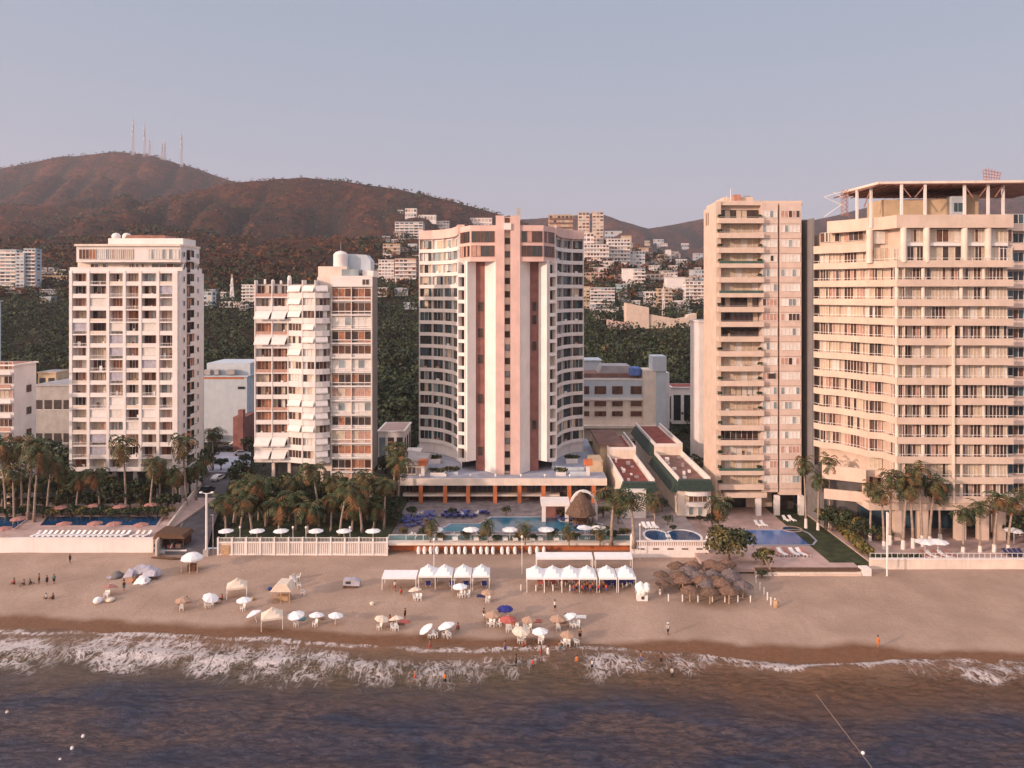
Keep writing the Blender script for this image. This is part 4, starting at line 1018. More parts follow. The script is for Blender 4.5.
# hedge beside it
def leafy_box(name, label, corners, z0, h, w, per, mats, cat='hedge', size=.5):
    (ax, ay), (bx, by) = corners; n = max(4, int(math.dist(*corners) / .7)); C = []
    for i in range(n):
        for j in range(max(1, int(w / .7))): C.append((ax + (bx - ax) * i / n + R.uniform(-.2, .2), ay + (by - ay) * i / n + (j - w / 1.4) * .7 * .5, z0 + h * .55))
    o = cards_mesh(name, C, [h * .6] * len(C), per, size, mats, flat=.8)
    return tag(o, label, cat)
leafy_box('hedge', 'yellow-green clipped hedge sloping beside the right lawn', (P(868, 556, 3), P(833, 523, 3)), 2.7, 2.0, 2.2, 30, ['leaf_yellow', 'leaf_olive', 'leaf_mid'])
leafy_box('hedge', 'low dark hedge along the right cream sea wall', ((gx(872, 142), 142.2), (gx(922, 142), 142.2)), 3.0, .9, .8, 26, ['leaf_dark', 'leaf_mid'])
# pools
def pool(label, outline, z, water, coping='warm_white', name='swimming_pool'):
    c = [sum(p[0] for p in outline) / len(outline), sum(p[1] for p in outline) / len(outline)]
    t = thing(name, label, 'pool', (c[0], c[1], z))
    big = [(c[0] + (x - c[0]) * 1.0 + .45 * (x - c[0]) / max(.1, math.dist((x, y), c)), c[1] + (y - c[1]) + .45 * (y - c[1]) / max(.1, math.dist((x, y), c))) for x, y in outline]
    n = len(outline); m = MB()
    for i in range(n):
        j = (i + 1) % n
        m.add([(*outline[i], z + .14), (*outline[j], z + .14), (*big[j], z + .14), (*big[i], z + .14), (*big[j], z), (*big[i], z), (*outline[j], z), (*outline[i], z)], [(0, 1, 2, 3), (3, 2, 4, 5), (0, 7, 6, 1)], coping)
    m.build('coping', t); MB().prism(outline, z - .2, z + .06, water).build('water', t); return t
def ell(px0, px1, py0, py1, z, n=22, k=1.0):
    x0, y1 = P((px0 + px1) / 2, py0, z); x1, y0 = P((px0 + px1) / 2, py1, z); ym = (y0 + y1) / 2
    a = (gx(px1, ym) - gx(px0, ym)) / 2; xc = gx((px0 + px1) / 2, ym)
    return [(xc + a * math.cos(2 * math.pi * i / n), ym + (y1 - y0) / 2 * math.sin(2 * math.pi * i / n)) for i in range(n)]
pool('long dark blue pool behind the left white sea wall', PX(4.0, (40, 526), (156, 526), (162, 516.5), (48, 516.5)), 4.0, 'pool_navy', 'terrace_pink')
pool('small dark pool corner at the far left deck', PX(4.0, (-30, 531), (14, 529), (30, 517), (-20, 517)), 4.0, 'pool_navy', 'terrace_pink')
pool('teal hotel pool running below the orange colonnade', PX(3.62, (437, 532), (612, 532), (600, 524), (560, 522), (556, 517.5), (492, 517.5), (480, 524), (452, 524)), 3.62, 'pool_teal', 'terrace_blue')
pool('rounded blue pool on the left of the villa terrace', ell(645, 668, 530.5, 541.5, 3.55), 3.55, 'pool_navy')
pool('larger rounded blue pool on the right of the villa terrace', ell(668, 700, 530.5, 543.5, 3.55), 3.55, 'pool_navy')
pool('large bright blue pool with curved end before the narrow beige tower', PX(2.62, (738, 545), (812, 545), (815, 541), (808, 534), (800, 530.5), (744, 530.5), (738, 536)), 2.62, 'pool_blue', 'terrace_blue')
pool('small round wading pool behind the bright blue pool', ell(783, 800, 527, 532, 2.62), 2.62, 'pool_navy', 'terrace_pink')

# ------------------------------------------------------------------ low buildings behind the beach
def block(name, label, cat, px0, px1, ytop, d, zbase, depth, wall, floors, bays, top='roof_grey', pan=None, band=None, group=None, winw=.7, winh=.55, frame='frame_white'):
    """a plain building: walls, roof slab with parapet, a row of windows per storey, balcony bands"""
    x0, x1 = gx(px0, d), gx(px1, d); zt = gz(ytop, d)
    t = thing(name, label, cat, ((x0 + x1) / 2, d, zbase), group)
    zb0 = zbase - 4
    m = MB().box(x0, x1, d, d + depth, zb0, zt, wall)
    m.build('wall', t)
    e = min(.4, (x1 - x0) * .04)
    MB().box(x0 - e, x1 + e, d - e, d + depth + e, zt, zt + .35, wall).box(x0 + .3, x1 - .3, d + .3, d + depth - .3, zt + .35, zt + .4, top).build('roof', t)
    if floors:
        fh = (zt - zbase) / floors; pan = pan or [('glass_dark', 3), ('interior_dark', 2), ('glass_pale', .6), ('curtain_cream', .5)]
        for k in range(floors):
            z = zbase + k * fh; m = MB(); bw = (x1 - x0) / bays
            for i in range(bays):
                u0 = x0 + bw * (i + .5 - winw / 2); u1 = u0 + bw * winw
                m.quad((u0, d - .05, z + fh * .3), (u1, d - .05, z + fh * .3), (u1, d - .05, z + fh * (.3 + winh)), (u0, d - .05, z + fh * (.3 + winh)), pick(pan))
                m.box(u0 - .1, u1 + .1, d - .12, d - .04, z + fh * .3 - .14, z + fh * .3, frame)
            m.build('window_row', t)
            # side faces that the camera sees
            sx = x1 + .05 if px1 < CX else x0 - .05; m = MB(); nb = max(1, int(depth / 4))
            for i in range(nb):
                y0 = d + depth * (i + .28) / nb; y1 = d + depth * (i + .72) / nb
                MB().quad((sx, y0, z + fh * .3), (sx, y1, z + fh * .3), (sx, y1, z + fh * .8), (sx, y0, z + fh * .8), pick(pan)).build('side_window', t)
            if band:
                MB().box(x0 - .1, x1 + .1, d - 1.1, d - .002, z - .1, z + .08, band).box(x0 - .1, x1 + .1, d - 1.1, d - .98, z + .08, z + fh * .3, band).build('balcony', t)
    return t
# three-storey building behind the hotel's right wing
d = 245.0; z0 = 4.0
t = block('office_building', 'three-storey cream and pale blue building with brown window bands behind the hotel', 'building', 583, 648, 380, d, z0, 20, 'cream_plaster', 0, 1)
x0, x1 = gx(583, d), gx(643, d)
MB().box(x0, gx(646, d), d - .3, d - .02, gz(397.5, d), gz(379.5, d), 'pale_blue_plaster').build('upper_cladding', t)
MB().box(x0, gx(647, d), d - .6, d - .02, gz(400, d), gz(397.6, d), 'warm_white').build('ledge', t)
MB().box(gx(570, d), gx(655, d), d - 2.5, d - .02, gz(427, d), gz(424.5, d), 'cream_plaster').box(gx(600, d), gx(640, d), d - 1.2, d - .02, gz(438, d), gz(428, d), 'cream_plaster').build('canopy', t)
for ya, yb in ((394, 386), (406, 401), (416, 411)):
    for a, b_ in ((584, 589), (594.5, 606), (612, 622.5), (630.5, 641.5)):
        m = MB(); window(m, gx(a, d), gx(b_, d), gz(ya, d), gz(yb, d), d - .34, [('interior_brown', 2), ('glass_brown', 1)], n=3, frame='frame_brown'); m.build('window', t)
MB().box(x0, gx(641, d), d + 3, d + 14, gz(380, d), gz(374.5, d), 'roof_brown').vprism([(gx(600, d), gz(374.5, d)), (gx(638, d), gz(374.5, d)), (gx(632, d), gz(367, d)), (gx(604, d), gz(367, d))], d + 4, d + 13, 'roof_grey').build('roof_bar', t)
t = thing('lift_tower', 'pale blue stair tower with square head beside the three-storey building', 'tower', (gx(657, d), d, z0))
MB().box(gx(643, d), gx(655.5, d), d - 1, d + 8, z0, gz(370, d), 'cream_plaster').box(gx(655.5, d), gx(665.5, d), d - .8, d + 8, z0, gz(371, d), 'pale_blue_plaster').build('wall', t)
MB().box(gx(652, d), gx(665.8, d), d - 1.2, d + 6, gz(370.9, d), gz(356, d), 'pale_blue_plaster').build('head_block', t)
MB().box(gx(664, d), gx(672, d), d + 4, d + 9, z0, gz(374, d), 'white_plaster').build('rear_block', t)
for a, b_, yt, l, w, tp in ((575, 601, 361, 'pale blue sloped shed roof between hotel wing and three-storey building', 'pale_blue_plaster', 'pale_blue_plaster'), (672, 703, 388, 'low white service building with rust roofs behind the dark trees', 'white_plaster', 'roof_red'), (664, 692, 455, 'grey low shed beside the dark trees left of the narrow tower', 'concrete', 'terrace_blue')):
    dd = 262 if yt < 400 else 232
    block('service_building', l, 'building', a, b_, yt, dd, 4, 10, w, 1, 3, tp)
tag(MB().tube([(gx(628, 246), 246, gz(374, 246)), (gx(628, 246), 246, gz(371, 246))], .1, 5, 'steel').lathe(gx(635, 248), 248, [(2.0, gz(375, 248)), (2.0, gz(368, 248)), (1.2, gz(366.5, 248))], 12, 'tarp_blue').build('water_tank'), 'round blue tank on the roof of the three-storey building', 'tank')
# the two long villas with red roofs
def villa(label, pxl, pxr, front, zr, d0, dm, d1, side, roof2):
    t = thing('villa', label, 'villa', (gx((pxl + pxr) / 2, d0), d0, 3.5))
    x0, x1 = gx(pxl, d0), gx(pxr, d0)
    MB().box(x0, x1, d0, d1, 3.4, zr, 'cream_plaster').box(x0, x1, dm, d1, zr, zr + 2.2, 'cream_plaster').build('wall', t)
    MB().box(x0 + .9, x1 - .9, d0 + 1, dm - .3, zr, zr + .08, roof2).box(x0 + .9, x1 - .9, dm + .6, d1 - .6, zr + 2.2, zr + 2.28, 'roof_red').build('roof', t)
    m = MB()
    for xs in (x0, x1 - .35):
        m.box(xs, xs + .35, d0 + .4, dm, zr, zr + 1.1, 'warm_white').box(xs - .01, xs + .36, dm, d1, zr + 2.2, zr + 3.2, 'warm_white')
    m.box(x0 + .36, x1 - .36, dm - .02, dm + .3, zr + 2.2, zr + 3.0, 'warm_white')
    m.build('parapet', t)
    MB().vprism([(x0 - .6, zr - 1.6), (x1 + .6, zr - 1.6), (x1 - .2, zr + .7), (x0 + .2, zr + .7)], d0 - 1.0, d0 + .38, 'green_tile').build('tiled_eave', t)
    for k in range(9):
        MB().box(x0 + R.uniform(1.2, x1 - x0 - 2.2), x0 + 2, d0 + 4 + k * 5, d0 + 4.8 + k * 5, zr, zr + .9, 'white_plaster') if False else None
    for k in range(8):
        m = MB(); u = x0 + R.uniform(1.2, x1 - x0 - 2); v = d0 + 3 + k * (dm - d0 - 5) / 8; m.box(u, u + R.uniform(.4, 1), v, v + .7, zr + .08, zr + R.uniform(.4, 1.1), R.choice(['white_plaster', 'steel', 'frame_white'])); m.build('roof_vent', t)
    return t, x0, x1
t, x0, x1 = villa('long villa with brown-red roof terraces and curved white front balconies', 678, 711, 0, 10.9, 168, 196, 226, 0, 'roof_brown')
for k in range(3):
    z = 3.6 + k * 2.35
    if k: 
        m = MB(); n = 9; xc = (x0 + x1) / 2 + .6; rr = 2.6
        pts = [(xc + rr * math.cos(math.pi * (1 + i / n)), 168 + rr * .5 * math.sin(math.pi * (1 + i / n))) for i in range(n + 1)]
        m.prism(pts, z - .15, z + .7, 'warm_white'); m.build('balcony', t)
    m = MB(); window(m, x0 + 1.4, x1 - .9, z + .1, z + 2.0, 167.95, [('curtain_white', 2), ('glass_pale', 1)] if k != 1 else [('interior_brown', 1), ('curtain_cream', .5)], n=5); m.build('window', t)
m = MB().frame((x0 - .02, 200), (x0 - .02, 168))
m.add([(0, -1.4, 8.2), (58, -1.4, 8.2), (58, .3, 10.9), (0, .3, 10.9), (0, -1.3, 8.0), (58, -1.3, 8.0)], [(0, 1, 2, 3), (0, 4, 5, 1)], 'green_tile') if False else None
m = MB(); 
for da, db, zz in ((168.5, 196, 10.9), (196.2, 226, 13.1)):
    m.add([(x0 - 1.5, da, zz - 2.2), (x0 - 1.5, db, zz - 2.2), (x0 - .02, db, zz + .2), (x0 - .02, da, zz + .2), (x0 - .02, da, zz - 2.4), (x0 - .02, db, zz - 2.4)], [(0, 3, 2, 1), (0, 1, 5, 4), (0, 4, 3), (1, 2, 5)], 'green_tile')
m.build('side_eave', t)
t, x0, x1 = villa('long villa with red roofs and tiled green front canopy beside the hotel', 622, 655, 0, 10.4, 168, 194, 214, 0, 'roof_red')
MB().box(x0 + .2, x0 + 5, 166.2, 168, 3.5, 9.8, 'warm_white').build('porch', t)
for k in range(2):
    m = MB(); window(m, x0 + 4.9, x1 - 1, 3.8 + k * 2.5, 5.8 + k * 2.5, 167.95, [('curtain_cream', 2), ('curtain_pink', 1), ('frame_white', 1)], n=4); m.build('window', t)
tag(MB().box(gx(600, 196), gx(622, 196), 196, 214, 3.5, 13.5, 'ochre_plaster').box(gx(598, 196), gx(624, 196), 195, 215, 13.5, 14, 'roof_brown').build('pavilion'), 'brown flat-roofed block with columns between hotel deck and red roofs', 'building')
# left-side neighbours
t = block('apartment_block', 'five-storey pink apartment block cut by the left picture edge', 'building', -40, 14, 366, 176, 6, 8.2, 'white_plaster', 0, 1, 'roof_rust')
x1 = gx(14, 176)
for k in range(8):
    z = gz(474, 176) + k * 3.3
    m = MB(); window(m, gx(-38, 176), x1 - .2, z + 1.1, z + 2.9, 175.9, bay_panes(), n=12); m.build('window', t)
    MB().box(gx(-40, 176), x1 + .1, 174.6, 176, z, z + .22, 'warm_white').box(gx(-40, 176), x1 + .1, 174.6, 174.75, z + .22, z + 1.05, 'warm_white' if k % 3 else 'curtain_pink').build('balcony', t)
for k in range(4):
    m = MB().frame((x1 + .02, 176), (x1 + .02, 184)); z = gz(458 - k * 22, 181); window(m, 4.5, 6.2, z, z + 1.7, -.03, [('interior_brown', 2), ('glass_dark', 1)], n=2, frame='frame_brown'); m.build('window', t)
block('warehouse', 'grey building with two dark ribbon windows between pink block and grid tower', 'building', 34, 72, 386, 232, 4, 20, 'concrete', 2, 4, 'roof_grey', [('interior_dark', 1)], None, None, .8, .28)
block('rooftop_house', 'small ochre roof house above the grey ribbon-window building', 'building', 38, 56, 373, 246, 16, 8, 'ochre_plaster', 1, 2, 'roof_grey')
t = block('warehouse', 'tall windowless pale blue building with orange stripe behind the beach road', 'building', 204, 247, 377, 244, 4, 26, 'pale_blue_plaster', 0, 1, 'roof_grey')
MB().box(gx(204, 244), gx(244, 244), 243.9, 243.99, gz(379, 244), gz(376, 244), 'orange_plaster').box(gx(203, 244), gx(247, 244), 247, 262, gz(376, 244), gz(364, 244), 'pale_blue_plaster').build('stripe', t)
for a, b_ in ((206, 212), (216, 220), (228, 236)): MB().box(gx(a, 246), gx(b_, 246), 244.6, 246.4, gz(376, 244) + .4, gz(370, 244), 'steel').build('roof_unit', t)
MB().box(gx(238, 244), gx(245, 244), 243.85, 243.95, gz(389, 244), gz(386.5, 244), 'glass_dark').build('window', t)
tag(MB().box(gx(233, 236), gx(245, 236), 236, 246, 3.4, gz(417, 236), 'red_plaster').box(gx(238, 234), gx(243, 234), 234, 236, 3.4, gz(409, 236), 'red_plaster').build('brick_house'), 'dark red brick house at the end of the beach road', 'house')
t = block('annexe', 'white low building with sloping terrace roof between palms and hotel deck', 'building', 378, 404, 432, 212, 4, 14, 'white_plaster', 1, 3, 'terrace_pink')
block('white_tower', 'plain white slab half hidden behind the narrow beige tower', 'tower', 699, 730, 322, 205, 5, 10, 'white_plaster', 0, 1)
block('white_tower', 'sliver of pale blue tower at the left picture edge', 'tower', -60, -25, 302, 236, 4, 12, 'pale_blue_plaster', 12, 5, band='warm_white')

# ------------------------------------------------------------------ town on the hillside
def hill(name, label, cat, px0, px1, yt, yb, wall, floors, bays, band=None, top='roof_grey', pan=None, depth=None, frame='frame_white', group=None):
    d = ground_hit((px0 + px1) / 2, yb) or 900
    zt = gz(yt, d); zb = min(gz(yb, d), terrain(gx((px0 + px1) / 2, d), d) + .5)
    w = (px1 - px0) * d / F
    return block(name, label, cat, px0, px1, yt, d, zb, depth or min(18, max(7, w * .6)), wall, floors, bays, top, pan, band, group, .74, .5, frame)
PD = [('glass_dark', 1.5), ('interior_brown', 1.6), ('curtain_cream', .8), ('glass_pale', 1.6), ('curtain_pink', .8)]
HB = [
 ('apartment_block', 'brown apartment block rising behind the hotel roof', 'building', 549, 573, 215, 250, 'ochre_plaster', 8, 6, 'roof_brown', 'roof_grey'),
 ('apartment_tower', 'left slab of the twin beige towers on the hill', 'tower', 578.5, 589.5, 212.5, 252, 'beige_plaster', 12, 3, None, 'roof_grey'),
 ('apartment_tower', 'right slab of the twin beige towers on the hill', 'tower', 592.5, 603.5, 212, 252, 'beige_plaster', 12, 3, None, 'roof_grey'),
 ('apartment_block', 'small white block under the twin beige towers', 'building', 583, 594, 233, 256, 'white_plaster', 5, 3, None, 'roof_grey'),
 ('hotel_block', 'pink-white stepped hotel block left of the larger white block on the hill', 'building', 584, 609, 244.5, 265, 'warm_white', 5, 8, 'white_plaster', 'roof_grey'),
 ('hotel_block', 'largest white block with balcony rows high on the hill', 'building', 608, 630, 239, 265, 'warm_white', 7, 7, 'white_plaster', 'roof_grey'),
 ('roof_tower', 'beige head on the right end of the largest white block', 'building', 622, 631.5, 236, 262, 'ochre_plaster', 5, 2, None, 'roof_grey'),
 ('apartment_block', 'blue-grey shaded block with ribbon windows right of the white hill hotel', 'building', 630, 645, 251.5, 268, 'pale_blue_plaster', 5, 5, None, 'roof_grey'),
 ('house', 'broad pale roof house on the ridge above the white hill hotel', 'house', 605, 622, 231, 240, 'pale_blue_plaster', 2, 6, None, 'roof_grey'),
 ('villa', 'long pink villa low between dark trees beside the hotel wing', 'house', 586, 607, 273, 281, 'pink_plaster', 2, 5, None, 'roof_rust'),
 ('villa', 'reddish terraced house left of the white cube with dark windows', 'house', 613, 634, 275, 284, 'pink_plaster', 2, 6, 'pink_plaster', 'roof_rust'),
 ('apartment_block', 'white cube-shaped block with blank lit wall in the hill town', 'building', 623, 635, 269, 288, 'warm_white', 0, 1, None, 'roof_grey'),
 ('apartment_block', 'grey block of dark window rows beside the blank white cube', 'building', 634, 645, 269, 290, 'pale_blue_plaster', 6, 3, 'white_plaster', 'roof_grey'),
 ('apartment_block', 'cream narrow block touching the right edge of the hotel wing', 'building', 582, 590, 287, 309, 'ochre_plaster', 7, 2, None, 'roof_rust'),
 ('apartment_block', 'bluish white stepped apartment block just right of the hotel wing', 'building', 590.5, 614.5, 288, 310, 'pale_blue_plaster', 7, 7, 'white_plaster', 'roof_rust'),
 ('apartment_block', 'teal-edged white block with few windows below the red terraced house', 'building', 617, 627, 284.5, 299, 'teal_plaster', 4, 3, None, 'roof_grey'),
 ('house', 'white house with dark arches on the slope under the bluish stepped block', 'house', 594, 616, 310, 320, 'white_plaster', 1, 5, None, 'roof_grey'),
 ('house', 'grey stepped house in the middle of the hill town', 'house', 646, 664, 274.5, 287, 'concrete', 3, 4, None, 'roof_grey'),
 ('house', 'long flat grey roofs among dark trees above the stepped grey house', 'house', 645, 662, 262, 269, 'concrete', 2, 5, None, 'roof_grey'),
 ('house', 'house with bright white wedge wall near the brown hills', 'house', 666, 671, 250, 259, 'warm_white', 0, 1, None, 'roof_grey'),
 ('house', 'grey-windowed house with rust roof beside the bright wedge wall', 'house', 671.5, 679, 251.5, 259, 'concrete', 2, 3, None, 'roof_rust'),
 ('house', 'two-tier white house below the bright wedge house', 'house', 677, 687, 259.5, 267, 'white_plaster', 2, 4, 'white_plaster', 'roof_grey'),
 ('apartment_block', 'wide cream-white block with blank front left of the narrow beige tower', 'building', 666.5, 685, 277.5, 297, 'warm_white', 0, 1, None, 'roof_grey'),
 ('apartment_block', 'white block with deep balcony rows touching the narrow beige tower', 'building', 685.5, 705, 281.5, 303, 'white_plaster', 6, 5, 'white_plaster', 'roof_grey'),
 ('apartment_block', 'lavender flat block above the balcony block beside the narrow tower', 'building', 691, 705, 270, 283, 'pale_blue_plaster', 3, 4, None, 'roof_grey'),
 ('house', 'white stepped house with tall middle part behind the blank beige wall', 'house', 645, 658, 292, 307, 'white_plaster', 3, 3, None, 'roof_grey'),
 ('apartment_block', 'beige unfinished block with brown openings behind the blank beige wall', 'building', 658, 672, 289, 310, 'ochre_plaster', 6, 4, 'beige_plaster', 'roof_grey'),
 ('house', 'low white houses row right of the beige unfinished block', 'house', 672.5, 689, 301, 310, 'white_plaster', 2, 6, 'white_plaster', 'roof_grey'),
 ('apartment_block', 'bluish white layered block highest on the left hill', 'building', 395, 423, 222, 239, 'pale_blue_plaster', 6, 6, 'white_plaster', 'roof_grey'),
 ('villa', 'small cream villa alone on the upper left hill', 'house', 405, 416.5, 208.5, 218, 'warm_white', 2, 4, 'white_plaster', 'roof_grey'),
 ('house', 'tiny hut left of the highest cream villa', 'house', 397.5, 403, 210, 214, 'warm_white', 1, 2, None, 'roof_grey'),
 ('house', 'pale long house right of the highest cream villa', 'house', 418, 436, 215, 222, 'warm_white', 1, 6, None, 'roof_rust'),
 ('apartment_block', 'white terraced block with rust roof just above the hotel roof line', 'building', 431, 449, 221, 234, 'warm_white', 4, 6, 'white_plaster', 'roof_rust'),
 ('house', 'white cluster house peeking over the hotel cornice beside its pylon', 'house', 470, 492, 218, 234, 'warm_white', 3, 6, 'white_plaster', 'roof_grey'),
 ('apartment_block', 'orange-tinted apartment house left of the hotel wing', 'building', 383, 400, 244, 255, 'ochre_plaster', 3, 5, 'beige_plaster', 'roof_rust'),
 ('house', 'white pillar house below the orange-tinted apartment house', 'house', 383, 391, 254.5, 261, 'white_plaster', 2, 2, None, 'roof_grey'),
 ('apartment_block', 'white frame block with dark central grid left of the round-fronted building', 'building', 378.5, 394, 260, 279, 'warm_white', 6, 5, None, 'roof_grey'),
 ('apartment_block', 'pink gabled apartment block next to the white frame block', 'building', 395, 416, 259, 279, 'pink_plaster', 5, 5, 'warm_white', 'roof_rust'),
 ('house', 'low rounded white annexe at the foot of the pink gabled block', 'house', 386, 410, 277.5, 286, 'warm_white', 2, 5, 'warm_white', 'roof_grey'),
 ('house', 'grey-blue small house between trees beside the hotel wing corner', 'house', 408, 417, 244, 251, 'pale_blue_plaster', 1, 3, None, 'roof_grey'),
 ('house', 'small white house behind the shaded corner of the awning tower', 'house', 377, 387, 288, 297, 'warm_white', 2, 3, None, 'roof_grey'),
 ('house', 'pale house low in the trees right of the awning tower', 'house', 404, 417, 303, 310, 'pale_blue_plaster', 1, 3, None, 'roof_grey'),
 ('white_tower', 'left wing of the white balcony tower at far left under the hill', 'tower', -22, 16, 250, 293, 'pale_blue_plaster', 12, 7, 'white_plaster', 'roof_grey'),
 ('white_tower', 'right wing of the white balcony tower at far left under the hill', 'tower', 24, 35.5, 249, 293, 'pale_blue_plaster', 12, 3, 'white_plaster', 'roof_grey'),
 ('white_tower', 'narrow shaded core joining the two wings of the far left white tower', 'tower', 16, 24, 253, 294, 'pale_blue_plaster', 12, 2, None, 'roof_grey'),
 ('house', 'row of orange-lit houses left of the grid tower', 'house', 40, 67, 276, 282, 'ochre_plaster', 1, 8, None, 'roof_rust'),
 ('house', 'small blue-grey house in the trees left of the grid tower', 'house', 40, 51, 297, 304, 'pale_blue_plaster', 1, 3, None, 'roof_grey'),
 ('house', 'tiny pale house under the orange-lit row left of the grid tower', 'house', 48, 62, 286, 290, 'concrete', 1, 4, None, 'roof_grey'),
 ('apartment_block', 'cream block peeking out left behind the awning tower', 'building', 242, 257, 285, 308, 'warm_white', 7, 4, 'warm_white', 'roof_grey'),
 ('house', 'white flat house with the radio mast between grid tower and awning tower', 'house', 219, 239, 302, 308, 'white_plaster', 1, 4, None, 'roof_grey'),
 ('house', 'pale blue house end behind the right side of the grid tower', 'house', 202, 212, 292, 309, 'pale_blue_plaster', 4, 2, None, 'roof_grey'),
]
for nm, lb, ct, a, b_, yt, yb, wl, fl, by, bd, tp in HB: hill(nm, lb, ct, a, b_, yt, yb, wl, fl, by, bd, tp, PD)
for (pa, pb, ya, yb, n, lab, grp) in ((586, 703, 258, 314, 62, 'small white or grey house in the dense hill town right of the hotel', 'small houses of the right hill town'), (379, 418, 236, 306, 12, 'small pale house scattered on the slope left of the hotel wing', 'small houses on the left slope'), (606, 700, 240, 262, 12, 'tiny pale house high at the upper edge of the hill town', 'tiny houses of the upper hill town'), (204, 254, 296, 312, 5, 'small pale house low on the slope behind the beach road', 'small houses behind the beach road'), (36, 68, 270, 312, 5, 'small pale house in the trees left of the grid tower', 'small houses left of the grid tower')):
    for _ in range(n):
        px, py = R.uniform(pa, pb), R.uniform(ya, yb); w_ = R.uniform(2.5, 7); h_ = R.uniform(3, 8)
        hill('house', lab, 'house', px - w_, px + w_, py - h_, py, R.choice(['white_plaster', 'warm_white', 'pale_blue_plaster', 'white_plaster', 'ochre_plaster', 'concrete']), 1 if h_ < 4 else 2, R.choice((3, 4, 5)), None, R.choice(['roof_grey', 'roof_grey', 'roof_rust']), PD, 8, group=grp)
# the blank beige walls of the convention building
dd = ground_hit(650, 329)
t = thing('convention_hall', 'blank beige wedge-shaped hall wall above the dark trees', 'building', (gx(660, dd), dd, terrain(gx(660, dd), dd)))
f = lambda *p: [(gx(a, dd), gz(b_, dd)) for a, b_ in p]
MB().vprism(f((626.5, 335), (626.5, 303), (649, 307.5), (649, 335)), dd, dd + 10, 'beige_plaster').build('wedge_wall', t)
MB().vprism(f((649, 335), (649, 314), (677, 319), (684, 317.5), (686, 319), (689, 315), (697, 313.5), (697, 335)), dd + 1, dd + 9, 'beige_plaster').build('long_wall', t)
MB().vprism(f((607, 338), (607, 319.5), (625, 322.5), (625, 338)), dd - 3, dd + 2, 'pink_plaster').build('low_wall', t)
# masts
def mast(name, label, px, yt, yb, w, d=None, mt='steel', group=None):
    d = d or ground_hit(px, yb) or 2650
    x = gx(px, d); zb = terrain(x, d) - 2; zt = gz(yt, d); h = zt - zb
    t = thing(name, label, 'mast', (x, d, zb), group)
    m = MB(); n = max(4, int(h / (w * 2.6)))
    for sx, sy in ((-1, -1), (1, -1), (1, 1), (-1, 1)): m.tube([(x + sx * w / 2, d + sy * w / 2, zb), (x + sx * w * .12, d + sy * w * .12, zt - h * .12)], w * .11, 4, mt)
    for k in range(n):
        a, b_ = k / n, (k + 1) / n; ra, rb = w / 2 * (1 - a * .76), w / 2 * (1 - b_ * .76); za, zz = zb + h * .88 * a, zb + h * .88 * b_
        m.tube([(x - ra, d - ra, za), (x + rb, d - rb, zz)], w * .07, 4, mt).tube([(x + ra, d - ra, za), (x - rb, d - rb, zz)], w * .07, 4, mt)
    m.build('lattice', t); MB().tube([(x, d, zt - h * .13), (x, d, zt)], w * .1, 4, mt).build('antenna', t)
    for k in range(3): MB().lathe(x + R.uniform(-.3, .3) * w, d - w * .4, [(w * .05, zb + h * (.5 + k * .14)), (w * .24, zb + h * (.52 + k * .14)), (w * .22, zb + h * (.55 + k * .14))], 8, 'frame_white').build('dish', t)
PAL['steel_pale'] = PAL['canvas_grey']
for px, yt, yb, l in ((133, 116, 152, 'tallest lattice radio mast on the left mountain top'), (144.5, 122, 154, 'second tallest of the lattice masts, just right of the tallest'), (149.5, 138, 154, 'short mast between the tallest masts and the middle pair'), (162, 142, 156, 'left mast of the short middle pair on the mountain'), (164.7, 139, 156.5, 'right mast of the short middle pair on the mountain'), (181.5, 130, 161, 'tall lattice mast standing rightmost on the mountain')):
    mast('radio_mast', l, px, yt, yb, 7, 2660, 'steel_pale', 'radio masts on the mountain')
mast('radio_mast', 'white lattice mast on the flat house between grid tower and awning tower', 232, 274, 306, 2.6, None, 'frame_white')
mast('radio_mast', 'thin pole mast rising beside the beige unfinished block', 663.5, 283, 316, 1.6, None, 'frame_white')
# ------------------------------------------------------------------ palms and trees
def frond(mb, base, az, el0, L, mt, droop, w=.8):
    n = 8; p = Vector(base); el = el0; pts = [p.copy()]; dirs = []
    for i in range(n):
        dv = Vector((math.cos(az) * math.cos(el), math.sin(az) * math.cos(el), math.sin(el))); dirs.append(dv)
        p = p + dv * L / n; pts.append(p.copy()); el -= droop / n * (1 + i * .22)
    side = Vector((-math.sin(az), math.cos(az), 0))
    for i in range(1, n):
        t = i / n; ln = w * (math.sin(math.pi * min(1, t * .85 + .15)) ** .6) * L * .30
        for sg in (-1, 1):
            q = pts[i]; tip = q + side * sg * ln * .8 + dirs[i] * ln * .55 - Vector((0, 0, ln * R.uniform(.25, .6)))
            q2 = q + dirs[min(i, n - 1)] * L / n * .72
            mb.add([tuple(q), tuple(q2), tuple(tip + dirs[i] * .12), tuple(tip)], [(0, 1, 2, 3)], mt)
    mb.add([tuple(pts[0] + side * .07), tuple(pts[4] + side * .04), tuple(pts[-1]), tuple(pts[4] - side * .04), tuple(pts[0] - side * .07)], [(0, 1, 2, 3, 4)], mt)
